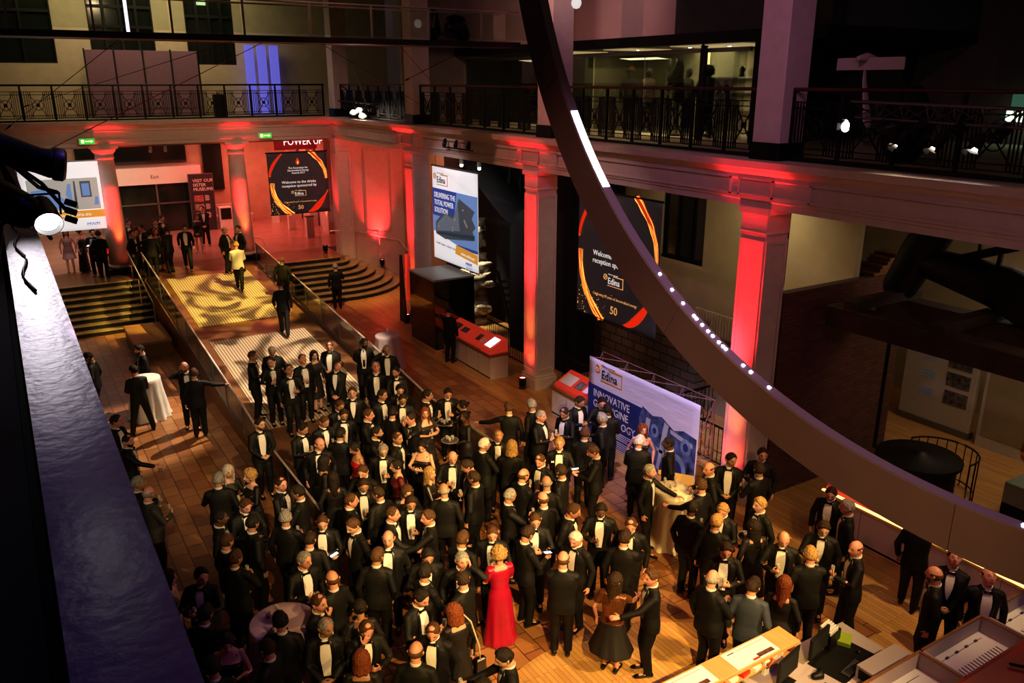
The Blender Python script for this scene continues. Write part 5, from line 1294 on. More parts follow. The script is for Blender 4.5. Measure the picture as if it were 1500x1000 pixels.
for k in range(9): a = rr.uniform(0, 6.3); q.tube([(0, rr.uniform(-.4, .4), .3), (.1*cos(a), rr.uniform(-.5, .5), rr.uniform(.5, .95))], [.05, .03], 6)
q.build('body', M_BLACK, t); q = MB(); q.bbox(-.3, .3, -.5, .5, -2.2, 0, .01); q.build('pedestal', M_DARK, t)
def reader(label, loc, L, side=1, screen=False, prints=()):
    """reader desk along Y: white panelled body, wooden edge, sloping red panel"""
    t = empty('exhibit_desk', loc, 0, label, 'exhibit desk')
    q = MB(); q.bbox(0, .62, 0, L, 0, .70, .005); q.build('body', M_WHITEP, t)
    q = MB(); q.bbox(-.03, .68, -.04, L+.04, .70, .76, .008); q.build('wood_top', M_BENCH if L < 3.5 else M_OAK, t)
    q = MB(); q.prism([(.06, .76), (.62, .76), (.62, 1.12), (.57, 1.12), (.06, .84)], 1, .15, L-.02); q.build('sloping_panel', M_REDL, t)
    sl = lambda u, v: (.06 + .51*v, u, .848 + .28*v)
    for (u, v, du, dv, m) in prints:
        q = MB(); q.add([sl(u, v), sl(u+du, v), sl(u+du, v+dv), sl(u, v+dv)] + [tuple(V(p)+V((-.004, 0, .008))) for p in (sl(u, v), sl(u+du, v), sl(u+du, v+dv), sl(u, v+dv))], [(0, 1, 2, 3), (7, 6, 5, 4), (0, 4, 5, 1), (1, 5, 6, 2), (2, 6, 7, 3), (3, 7, 4, 0)]); q.build('print', m, t)
    if screen:
        q = MB(); q.prism([(.02, .76), (.66, .76), (.64, 1.16), (.56, 1.16), (.02, .90)], 1, .08, .62); q.build('screen_housing', M_REDL, t)
        q = MB(); q.add([(.10, .18, .955), (.10, .52, .955), (.46, .52, 1.135), (.46, .18, 1.135), (.10, .18, .945), (.10, .52, .945), (.46, .52, 1.125), (.46, .18, 1.125)], [(0, 1, 2, 3), (7, 6, 5, 4), (0, 4, 5, 1), (1, 5, 6, 2), (2, 6, 7, 3), (3, 7, 4, 0)]); q.build('screen', emis('pale_screen', (.65, .85, .85), 1.6), t)
    q = MB(); q.box(.0, .001, 0, L, .02, .06); 
    for k in range(1, int(L/.9)+1): q.box(-.002, .0, k*L/(int(L/.9)+1)-.004, k*L/(int(L/.9)+1)+.004, .02, .69)
    q.build('panel_joint', M_BLACK, t); return t
M_PH = mat('photo_print', (.15, .14, .13), .5, noise_amt=.8, scale=9)
reader('long red exhibit desk with a lit screen between the glass case and middle pillar', (11.5, 19.85, 0), 3.0, screen=True, prints=((.75, .25, .2, .3, M_PAPER), (1.05, .25, .22, .45, M_PH), (1.9, .3, .35, .35, M_PH), (2.4, .3, .4, .4, M_PH)))
reader('small red topped exhibit desk at the left edge of the truss booth', (11.62, 15.45, 0), 1.35, prints=((.75, .2, .5, .6, M_PAPER), (.35, .25, .28, .45, M_PH), (.08, .25, .18, .45, M_PAPER)))
t = reader('long red exhibit bench with lit edge running under the ring at right', (12.95, -.5, 0), 9.7, prints=[(9.7-.3-.65*k, .1, .3, .7, M_PAPER) for k in range(6)])
q = MB(); q.box(-.05, .02, -.5+.5, 9.7, .765, .785); q.build('lit_edge', emis('warm_edge_light', (1., .72, .25), 1.6), t)
# truss booth
t = empty('exhibition_booth', (11.65, 13.33, 0), 0, 'pop-up truss booth with white and blue engine banner beside the bright red pillar', 'booth')
M = frame((0, 1.90, .03), (0, -1, 0), (0, 0, 1))
M_LIL = mat('lilac_white_cloth', (.80, .74, .86), .6, bump=1.0, scale=2.2, stretch=(1, .6, 3))
M_NAVY = mat('navy_print', (.02, .04, .20), .5, noise_amt=.25, scale=1.5)
cloth_panel(3.82, 2.03, M_LIL, t, M, 'cloth', .05)
flat('blue_print', [[(0, 0), (0, 1.36), (2.1, 1.36), (1.95, 1.1), (2.0, 0)]], M_NAVY, .022, t, M)
flat('engine_picture', [[(1.95, 0), (1.95, 1.1), (2.05, 1.42), (2.4, 1.3), (2.7, 1.38), (3.1, 1.2), (3.4, 1.3), (3.8, 1.25), (3.8, 0)]], mat('engine_photo', (.07, .10, .24), .4, noise_amt=.95, scale=5, bump=.4), .024, t, M)
def disc(u, v, r, n=18): return [(u + r*cos(2*pi*k/n), v + r*1.25*sin(2*pi*k/n)) for k in range(n)]
flat('engine_cylinder', [disc(3.25, .32, .30), disc(2.5, .98, .13), disc(2.85, .72, .12), disc(3.5, .95, .16), disc(2.45, .5, .15)], mat('blue_grey_metal_print', (.20, .28, .45), .5, noise_amt=.4, scale=4), .028, t, M)
flat('engine_pipe', [[(2.1, .2), (2.2, .2), (2.35, 1.2), (2.2, 1.2)], [(2.6, .1), (2.7, .1), (2.95, 1.25), (2.8, 1.3)], [(3.0, 1.2), (3.7, 1.1), (3.7, 1.0), (3.0, 1.1)], [(2.2, .7), (3.0, .55), (3.0, .48), (2.2, .6)]], mat('white_metal_print', (.5, .52, .6), .5), .027, t, M)
flat('engine_highlight', [disc(3.25, .32, .18), disc(2.5, .98, .06), disc(3.5, .95, .08)], M_NAVY, .030, t, M)
flat('orange_stripe', [[(2.7, 0), (2.7, .10), (3.82, .42), (3.82, .0)]], M_ORP, .032, t, M)
text('INNOVATIVE\nGAS ENGINE\nTECHNOLOGY', .27, M @ frame((.22, 1.08, .026), (1, 0, 0), (0, 1, 0)), M_PAPER, t, sx=.88)
q = MB()
for k in range(9): q.box(.95, 1.78 - .1*(k % 3), .42-.05*k-(.03 if k > 3 else 0), .437-.05*k-(.03 if k > 3 else 0), .022, .026)
place(q.build('small_print', M_PAPER, t), M)
edina(M @ Matrix.Translation((0, 0, .012)), .50, 1.62, 1.0, False, t)
M_TR = mat('pink_grey_tube', (.35, .20, .22), .4, metal=.5)
q = MB()
def pt(k, i, j): return V((.04 + .38*j, 1.92 - .96*k, .05 + .66*i + (.06 if j else 0)))
for k in range(5):
    for i in range(4):
        if i < 3: q.tube([pt(k, i, 1), pt(k, i+1, 1)], .012, 5); q.tube([pt(k, i, 0), pt(k, i+1, 1)], .012, 5); q.tube([pt(k, i, 1), pt(k, i+1, 0)], .012, 5)
        if k < 4: q.tube([pt(k, i, 1), pt(k+1, i, 1)], .012, 5); q.tube([pt(k, i, 0), pt(k+1, i, 1)], .012, 5)
q.build('folding_truss', M_TR, t)
# brick house neighbourhood: beam engine, rods, sign
t = empty('beam_engine', (14.5, 8.0, 0), 0, 'massive black beam engine on heavy timbers in the right bay', 'engine')
M_ENG = mat('black_iron', (.012, .010, .009), .5, metal=.4); M_TIM = mat('dark_timber', (.035, .020, .014), .7, noise_amt=.4, scale=4)
for x, z in ((-.7, 3.85), (.9, 3.85)): q = MB(); q.bbox(x-.22, x+.22, -5.5, 2.1, z, z+.42, .02); q.build('timber', M_TIM, t)
for y in (1.6, -.2, -2.4): q = MB(); q.bbox(-.9, 1.2, y-.15, y+.15, 4.27, 4.45, .02); q.build('cross_timber', M_TIM, t)
q = MB(); q.tube([(.8, 1.7, 4.5), (.8, 1.35, 5.3), (.8, .9, 6.2)], [.34, .38, .36], 14); q.tube([(.8, 1.2, 5.1), (.8, -.3, 4.9), (.8, -2.2, 4.2)], [.30, .42, .5], 14); q.build('cylinder', M_ENG, t, 'all')
q = MB(); q.bar((.8, 1.0, 5.1), (.8, -1.0, 5.9), .12, .16); q.bar((.8, -.2, 6.2), (.8, -.15, 4.9), .07); q.bar((.8, .25, 6.2), (.8, .2, 4.9), .05); q.bar((.8, -.9, 4.6), (.8, -1.3, 5.3), .25, .3); q.bar((.8, -1.3, 5.3), (.8, -1.6, 4.5), .04); q.build('link_rod', M_ENG, t)
q = MB(); q.bbox(.3, 1.3, -2.9, -1.9, 0, 3.9, .04); q.build('pillar', mat('glossy_black_iron', (.02, .014, .012), .25, metal=.5), t)
q = MB(); q.bbox(.5, 1.5, -4.8, -3.4, 0, 6.1, .04); q.build('column_frame', M_ENG, t)
q = MB(); q.tube([(.6, 1.62, 1.0), (.6, 1.62, 3.9)], .04, 8); q.build('valve_rod', M_ENG, t)
q = MB(); q.tube([(.2, -1.6, 2.35), (.2, -2.5, 2.35)], [.24, .24], 20, caps=False); q.tube([(.2, -1.55, 2.35), (.2, -1.65, 2.35)], [.27, .27], 20, caps=False); q.build('brass_drum', mat('dull_brass', (.42, .28, .12), .3, metal=1.), t, True)
t = empty('round_tank', (15.6, 8.9, 0), 0, 'dark round iron tank with flat lid below the rod in the right bay', 'tank')
q = MB(); q.lathe([(.75, 0), (.75, .85), (.85, .88), (.85, .95), (.2, 1.02), (.12, 1.10)], 24); q.build('body', M_ENG, t, True)
tt = empty('curved_railing', (16.2, 8.8, 0), 0, 'curved black railing to the right of the round iron tank', 'railing')
P = [(.75*cos(a), .75*sin(a)) for a in [R(-100+15*k) for k in range(13)]]
q = MB(); q.tube([(x, y, .95) for x, y in P], .02, 6); q.tube([(x, y, .1) for x, y in P], .015, 6); q.build('rail', M_BLACK, tt)
for x, y in P: q = MB(); q.tube([(x, y, 0), (x, y, .95)], .012, 5, caps=False); q.build('bar', M_BLACK, tt)
t = empty('information_wall', (19.5, 10.9, 0), 0, 'white information wall with red header and three old photographs in the right bay', 'sign')
q = MB(); q.bbox(-.08, .08, -.95, .95, 0, 3.0, .01); q.build('panel', M_WHITEP, t); q = MB(); q.bbox(-.12, .12, -.98, .98, 0, .16, .01); q.build('skirting', M_GREYMET, t)
q = MB(); q.box(-.09, -.08, -.93, .93, 2.2, 2.97); q.build('red_header', mat('dark_red_print', (.30, .02, .015), .5), t)
q = MB(); q.box(-.095, -.088, -.80, -.35, 2.3, 2.75); q.build('portrait_photo', M_PH, t)
for k in range(3): q = MB(); q.box(-.09, -.08, -.80, -.20, 1.70-.48*k, 2.06-.48*k); q.build('old_photo', M_PH, t)
q = MB()
for k in range(3):
    for j in range(5): q.box(-.085, -.08, .10, .50-.08*(j % 2), 1.95-.48*k-.05*j, 1.965-.48*k-.05*j)
q.build('small_print', M_GREYP, t)
t = empty('white_cabinet', (19.5, 8.9, 0), 0, 'pale narrow cabinet right of the information wall', 'cabinet'); q = MB(); q.bbox(-.2, .2, -.4, .8, 0, 2.9, .01); q.build('carcass', M_WHITEP, t); q = MB(); q.box(-.21, -.2, -.3, .7, .3, 2.7); q.build('door', M_AISLE, t)
t = empty('green_glass_case', (17.0, 5.2, 0), 0, 'low greenish glass case at the far right above the ring', 'display case')
q = MB(); q.bbox(-.6, .6, -1.5, 2.3, 0, .30, .01); q.build('base', M_DARK, t); q = MB(); q.bbox(-.6, .6, -1.5, 2.3, .30, .75, .01); q.build('glass_box', mat('dull_green_glass', (.20, .27, .22), .2), t)
q = MB()
for k in range(6): q.bbox(15.7 + .12*k + .05*(k % 2), 16.88-.07*(k % 3), 10.57, 11.1, 4.482+.07*k, 4.547+.07*k, .005)
tag(q.build('timber_stack', M_BENCH), 'untidy stack of timbers on top of the dark brick engine house', 'timber')
truss((21.0, 11.0, 5.0), (21.0, 4.5, 5.0), .25, 'thin truss with a lit yellow top bar on the far wall of the right bay', M_GREYMET, 12)
for i, (x, y, z) in enumerate(((14.6, 11.9, 6.1), (16.2, 9.6, 6.15), (13.2, 24.6, 6.1), (13.2, 23.4, 6.1), (14.5, 30.5, 6.1), (5.6, 38.0, 5.9), (6.2, 38.1, 5.9))):
    t = empty('track_light', (x, y, z), 0, ('pale track spotlight under the beam right of the bright red pillar', 'small track spotlight in the middle of the right bay ceiling', 'lit track spotlight above the white blue banner, left one', 'lit track spotlight above the white blue banner, right one', 'bright little track spotlight near the corner wall', 'left white track spotlight over the exit portal', 'right white track spotlight over the exit portal')[i], 'light', None)
    q = MB(); q.tube([(0, 0, .1), (0, 0, -.05)], .02, 6); q.build('stem', M_WHITEP, t); q = MB(); q.tube([(0, 0, -.05), (-.03, -.06, -.22)], [.055, .075], 12); q.build('lamp_head', M_WHITEP, t)
    if i in (2, 3, 4): q = MB(); q.tube([(-.032, -.065, -.275), (-.034, -.07, -.29)], [.055, .05], 12); q.build('lamp_glow', M_LAMPC, t)

# ------------------------------------------------------------------ cloth covered tables
def cloth_table(x, y, label, h=1.1, r=.37, r2=.52, m=M_CLOTH, items=()):
    t = empty('cocktail_table', (x, y, 0), 0, label, 'table')
    q = MB(); q.cyl((0, 0), r-.01, h-.03, h-.004, 32); q.build('table_top', M_WHITEP, t); q = MB(); q.cyl((0, 0), .04, 0, h-.03, 12); q.build('leg', M_GREYMET, t)
    wv = lambda rr_, z, a: rr_*(1 + .09*(1-z/h)*sin(a*11) + .04*(1-z/h)*sin(a*5+1))
    q = MB(); prof_ = [(r2, .012), (r2*.93, .12), (r + (r2-r)*.55, h*.35), (r+(r2-r)*.25, h*.65), (r+.008, h*.92), (r+.006, h-.01), (r-.01, h+.003), (.01, h+.005)]
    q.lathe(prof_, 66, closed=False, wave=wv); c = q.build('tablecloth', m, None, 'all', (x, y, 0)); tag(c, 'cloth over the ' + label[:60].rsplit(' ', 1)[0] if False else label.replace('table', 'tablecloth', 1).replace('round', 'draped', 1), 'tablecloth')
    return t
def glass_mesh():
    if 'wg' in _cache: return _cache['wg']
    q = MB(); q.lathe([(.001, 0), (.034, .002), (.033, .006), (.006, .010), (.005, .09), (.016, .105), (.029, .14), (.030, .17), (.026, .215), (.024, .215), (.027, .17), (.001, .11)], 12, closed=False)
    a = q.mesh('g', mat('stem_glass', (.55, .55, .52), .08, spec=1., alpha=.45), 'all'); q = MB(); q.lathe([(.001, .113), (.015, .115), (.026, .14), (.027, .165), (.001, .166)], 12, closed=False)
    b_ = q.mesh('d', mat('golden_drink', (.60, .32, .06), .2), 'all'); _cache['wg'] = (a, b_); return _cache['wg']
def tumbler_mesh():
    if 'tb' in _cache: return _cache['tb']
    q = MB(); q.lathe([(.001, 0), (.030, .001), (.037, .10), (.034, .10), (.028, .01), (.001, .008)], 12, closed=False); a = q.mesh('g', mat('tumbler_glass', (.5, .5, .5), .08, spec=1., alpha=.45), 'all')
    q = MB(); q.lathe([(.001, .012), (.028, .012), (.033, .07), (.001, .071)], 12, closed=False); _cache['tb'] = (a, q.mesh('d', mat('dark_red_drink', (.16, .02, .02), .15), 'all')); return _cache['tb']
def drink(loc, label, kind='wine', group=None):
    a, b_ = glass_mesh() if kind == 'wine' else tumbler_mesh()
    o = link(bpy.data.objects.new('wine_glass' if kind == 'wine' else 'tumbler', a)); o.location = loc; tag(o, label, 'glass', group)
    child('drink', b_, o); return o
cloth_table(2.40, 22.18, 'round cocktail table in bright white cloth on the left tiled floor')
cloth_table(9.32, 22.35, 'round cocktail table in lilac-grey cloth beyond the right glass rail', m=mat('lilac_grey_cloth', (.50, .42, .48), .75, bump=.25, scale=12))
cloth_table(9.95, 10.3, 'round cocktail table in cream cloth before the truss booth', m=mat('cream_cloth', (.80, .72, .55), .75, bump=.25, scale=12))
cloth_table(2.45, 10.25, 'round low table in purple-lit cloth at lower left', 1.1, .46, .58, m=mat('purple_lit_cloth', (.55, .38, .55), .75, bump=.2, scale=12))  # purple light is put into the colour of this cloth
drink((9.32, 22.35, 1.105), 'single glass on the lilac-grey table beyond the right rail')
for i, (x, y) in enumerate(((9.85, 10.42), (10.05, 10.35), (9.95, 10.22), (9.80, 10.2))): drink((x, y, 1.105), 'champagne glass standing on the cream table by the booth', 'wine', 'glasses on the cream table')
for i, (x, y, k) in enumerate(((2.30, 10.42, 'tumbler'), (2.42, 10.36, 'wine'), (2.38, 10.22, 'wine'))): drink((x, y, 1.105), 'glass standing on the purple-lit table at lower left', k, 'glasses on the purple table')
q = MB(); q.bbox(-.09, .09, -.06, .06, 0, .004, .001); tag(q.build('paper_napkin', M_PAPER, None, False, (10.12, 10.12, 1.106), (0, 0, .5)), 'white paper napkin on the cream table by the booth', 'napkin')

# ------------------------------------------------------------------ information counter, white desk, display cases (bottom right)
t = empty('reception_counter', (0, 0, 0), 0, 'long oak reception counter with printed white plans along its top', 'counter')
q = MB(); q.bbox(3.5, 8.44, 6.05, 6.43, 1.05, 1.10, .006); q.build('counter_top', M_OAK, t); q = MB(); q.box(3.55, 8.40, 6.38, 6.42, 0, 1.05); q.build('front_panel', M_OAK, t)
for z in (.35, .62, .88): q = MB(); q.box(3.55, 8.40, 6.08, 6.38, z, z+.02); q.build('shelf_board', M_OAK, t)
for x in (3.55, 5.2, 6.9, 8.36): q = MB(); q.box(x, x+.04, 6.06, 6.38, 0, 1.05); q.build('upright', M_OAK, t)
M_BARC = mat('dark_print', (.08, .03, .03), .5, noise_amt=.9, scale=20)
for i, (x0, x1) in enumerate(((5.5, 6.9), (7.25, 8.05))):
    s = empty('printed_plan', (x0, 6.07, 1.101), 0, '%s white printed plan lying on the oak counter' % ('left' if i == 0 else 'right'), 'print')
    q = MB(); q.bbox(0, x1-x0, 0, .33, 0, .006, .001); q.build('sheet', M_PAPER, s)
    q = MB(); w = x1-x0; q.box(w*.55, w*.92, .03, .10, .006, .008); q.build('picture_row', M_BARC, s); q = MB(); q.box(w*.40, w*.55, .015, .05, .006, .008); q.build('red_bar', M_RED, s)
    q = MB(); q.box(w*.1, w*.25, .27, .285, .006, .008); q.box(w*.3, w*.95, .275, .28, .006, .008); q.build('title_line', M_BLACK, s)
for i in range(6):
    q = MB(); q.bbox(-.08, .08, -.11, .11, 0, .05, .002); tag(q.build('leaflet_stack', M_RED if i % 2 == 0 else M_PAPER, None, False, (7.0+.22*i, 6.2, .90), (0, 0, .1*i)), ('red' if i % 2 == 0 else 'white') + ' leaflet stack on the shelf under the oak counter', 'leaflets', ('red' if i % 2 == 0 else 'white')+' leaflet stacks under the counter')
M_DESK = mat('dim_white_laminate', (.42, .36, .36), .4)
t = empty('desk', (0, 0, 0), 0, 'white office desk with screens behind the oak counter', 'desk')
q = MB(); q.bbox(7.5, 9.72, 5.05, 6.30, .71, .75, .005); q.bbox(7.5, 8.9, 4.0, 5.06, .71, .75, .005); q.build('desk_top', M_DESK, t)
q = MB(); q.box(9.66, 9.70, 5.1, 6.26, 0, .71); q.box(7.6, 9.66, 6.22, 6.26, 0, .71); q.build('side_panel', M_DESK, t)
q = MB(); q.box(9.0, 9.01, 5.2, 6.25, .751, .753); q.build('joint_line', M_GREYMET, t)
t = empty('drawer_unit', (9.25, 5.25, .75), 0, 'small white drawer unit with dark opening on the desk before the display case', 'drawers')
q = MB(); q.bbox(-.42, .42, -.17, .17, 0, .22, .006); q.build('carcass', M_DESK, t); q = MB(); q.box(-.25, .0, -.175, -.17, .03, .19); q.box(-.43, -.42, -.12, .12, .04, .18); q.build('opening', M_DARK, t)
def monitor(x, y, rot, label):
    t = empty('computer_monitor', (x, y, .75), rot, label, 'monitor')
    q = MB(); q.bbox(-.26, .26, -.02, .02, .10, .44, .006); q.build('housing', M_BLACK, t); q = MB(); q.box(-.245, .245, -.022, -.02, .12, .42); q.build('screen', M_DARK, t)
    q = MB(); q.bbox(-.11, .11, -.09, .09, 0, .012, .003); q.bar((0, .03, .01), (0, .03, .2), .05, .02); q.build('stand', M_BLACK, t); return t
monitor(8.72, 5.95, R(12), 'right black computer monitor on the white desk'); monitor(7.98, 5.86, R(12), 'left black computer monitor on the white desk')
for i, (x, y) in enumerate(((8.95, 5.55), (8.2, 5.45))):
    t = empty('keyboard', (x, y, .752), R(10), '%s black keyboard on the white desk' % ('right', 'left')[i], 'keyboard'); q = MB(); q.bbox(-.22, .22, -.075, .075, 0, .018, .003); q.build('body', M_BLACK, t)
    for r_ in range(4):
        q = MB()
        for k in range(13): q.bbox(-.205+.0315*k, -.18+.0315*k, -.062+.033*r_, -.036+.033*r_, .018, .024, .002)
        q.build('key_row', M_SUITG, t)
q = MB(); q.bbox(-.45, .45, -.28, .28, 0, .006, .002); tag(q.build('desk_mat', M_BLACK, None, False, (9.0, 5.75, .7505), (0, 0, R(10))), 'black desk mat under the right keyboard and monitor', 'mat')
q = MB(); q.lathe([(.001, .035), (.025, .03), (.035, .012), (.035, 0)], 14, closed=False); tag(q.build('computer_mouse', M_BLACK, None, 'all', (9.32, 5.72, .757)), 'black computer mouse right of the right keyboard', 'mouse')
q = MB(); q.tube([(8.35, 5.7, .78), (8.42, 5.66, .80), (8.5, 5.72, .80)], [.05, .06, .05], 10); tag(q.build('desk_telephone', M_BLACK, None, 'all'), 'black desk telephone between the two monitors', 'telephone')
for i, (x, y) in enumerate(((8.52, 6.15), (7.86, 6.12))):
    t = empty('webcam', (x, y, .75), 0, '%s small white upright device behind the monitors' % ('right', 'left')[i], 'device'); q = MB(); q.bbox(-.045, .045, -.03, .03, 0, .22, .006); q.build('body', M_PAPER, t); q = MB(); q.bbox(-.03, .03, -.034, -.03, .1, .2, .001); q.build('front', M_DARK, t)
t = empty('leaflet_box', (9.12, 6.08, .75), R(10), 'black open box holding folded papers on the white desk corner', 'box')
q = MB(); q.bbox(-.15, .15, -.1, -.09, 0, .24, .002); q.bbox(-.15, .15, .09, .1, 0, .24, .002); q.bbox(-.15, -.14, -.09, .09, 0, .24, .002); q.bbox(.14, .15, -.09, .09, 0, .24, .002); q.box(-.14, .14, -.09, .09, 0, .01); q.build('box_body', M_BLACK, t)
q = MB(); [q.box(-.12, .12, -.07+.035*k, -.05+.035*k, .02, .27+.01*k) for k in range(5)]; q.build('papers', M_PAPER, t)
q = MB(); q.bbox(-.13, .13, -.09, .09, 0, .07, .004); tag(q.build('green_folder', mat('lime_plastic', (.30, .42, .05), .4), None, False, (9.36, 5.98, .751), (0, 0, .5)), 'lime green folder leaning right of the black leaflet box', 'folder')
for i, (x, y, w, h_) in enumerate(((8.35, 5.25, .17, .12), (8.05, 5.15, .12, .17), (8.62, 5.32, .1, .07))):
    s = empty('paper_sheet', (x, y, .7515+.001*i), .3*i, 'small white printed sheet on the desk in front of the keyboards', 'paper', 'loose sheets on the white desk'); q = MB(); q.bbox(-w, w, -h_, h_, 0, .002, .0005); q.build('sheet', M_PAPER, s); q = MB(); [q.box(-w*.6+w*.3*k, -w*.4+w*.3*k, -h_*.5, h_*.3, .002, .003) for k in range(4)]; q.build('print', M_GREYP2, s)
# display cases
M_PINKW = mat('pale_case_paint', (.40, .32, .37), .5); M_SLOT = mat('dark_slot', (.06, .05, .07), .6)
for i, (x0, x1, nm) in enumerate(((7.0, 9.63, 'left'), (9.67, 11.12, 'middle'), (11.18, 13.2, 'right'))):
    zt = 1.10; t = empty('display_case', (x0, 4.40, 0), 0, '%s open topped display case with vented white floor at bottom right' % nm, 'display case'); L = x1-x0; W_ = .65
    q = MB(); q.bbox(0, L, 0, .03, .70, zt, .004); q.bbox(0, L, W_-.03, W_, 0, zt, .004); q.bbox(0, .03, .03, W_-.03, .70, zt, .004); q.bbox(L-.03, L, .03, W_-.03, 0, zt, .004); q.build('side_walls', M_PINKW, t)
    q = MB(); q.bar((0, W_-.015, zt+.01), (L, W_-.015, zt+.01), .035, .02); q.bar((0, .015, zt+.01), (L, .015, zt+.01), .03, .02); q.bar((L-.015, 0, zt+.011), (L-.015, W_, zt+.011), .035, .02); q.build('rim', M_BENCH, t)
    q = MB(); q.box(.03, L-.03, .03, W_-.03, .84, .86); q.build('case_floor', M_PAPER, t)
    q = MB(); n = int(L/.075)
    for k in range(n-3): q.bar((.2+.07*k, .08, .864), (.24+.07*k, .30, .864), .014, .006)
    q.build('vent_slots', M_SLOT, t)
    q = MB()
    for k in range(5): q.bbox(.2+L*.16*k, .26+L*.16*k, .50, .53, .86, .88, .002)
    q.box(.2, L-.15, .51, .515, .86, .866); q.build('cable_clips', M_SLOT, t)
t = empty('sloping_red_panel', (0, 0, 0), 0, 'red sloping front panel with black bar handle at the bottom right corner', 'panel')
q = MB(); q.prism([(4.40, 1.13), (4.37, 1.13), (2.2, .80), (2.2, .76)], 0, 7.0, 13.2); q.build('board', mat('satin_red_board', (.34, .03, .03), .35, noise_amt=.2, scale=1.), t)
q = MB(); q.tube([(10.35, 4.22, 1.16), (11.35, 3.2, 1.03)], .022, 8); q.build('bar_handle', M_BLACK, t); q = MB(); q.bbox(7.0, 13.2, 4.37, 4.40, .9, 1.115, .003); q.build('edge_strip', M_GREYMET, t)

# ------------------------------------------------------------------ the guests
M_CRIM = mat('crimson_satin', (.36, .006, .035), .38, noise_amt=.15, scale=3, spec=.6)
M_LACE = mat('black_lace', (.02, .014, .014), .8, noise_amt=.6, scale=60)
M_SEQ = mat('bronze_sequins', (.22, .09, .04), .35, metal=.6, noise_amt=.9, scale=120)
M_BLK = mat('black_crepe', (.012, .010, .010), .6); M_SATB = mat('black_satin_dress', (.02, .018, .018), .3)
M_WINE = mat('dark_wine_cloth', (.10, .008, .012), .6); M_REDD = mat('red_jersey', (.38, .01, .012), .5); M_GRN = mat('dark_green_cloth', (.01, .06, .04), .6); M_PNK = mat('dusty_pink_cloth', (.5, .28, .26), .7); M_PALE = mat('pale_mauve_cloth', (.35, .26, .32), .7)
DR = {'coat': dict(zb=.42, flare=.05, sleeve='long', top=1.44, m=M_BLK), 'staff': dict(zb=.55, flare=.03, sleeve='long', top=1.46, m=M_BLK), 'lace': dict(zb=.06, flare=.16, sleeve='short', top=1.36, m=M_LACE),
  'strapless': dict(zb=.10, flare=.10, sleeve='none', top=1.33, m=M_BLK), 'red2': dict(zb=.15, flare=.07, sleeve='none', top=1.36, m=M_REDD), 'satin': dict(zb=.30, flare=.08, sleeve='long', top=1.44, m=M_SATB),
  'wine': dict(zb=.25, flare=.08, sleeve='short', top=1.43, m=M_WINE), 'black': dict(zb=.35, flare=.08, sleeve='long', top=1.42, m=M_BLK), 'pale': dict(zb=.4, flare=.08, sleeve='short', top=1.42, m=M_PALE),
  'crimson': dict(zb=.02, flare=.09, sleeve='puff', top=1.43, m=M_CRIM), 'sequin': dict(zb=.42, flare=.16, sleeve='short', top=1.44, m=M_BLK), 'longblack': dict(zb=.04, flare=.05, sleeve='none', top=1.38, m=M_BLK),
  'green': dict(zb=.3, flare=.08, sleeve='none', top=1.40, m=M_GRN), 'short': dict(zb=.75, flare=.03, sleeve='long', top=1.44, m=M_BLK), 'pink': dict(zb=.55, flare=.06, sleeve='none', top=1.38, m=M_PNK)}
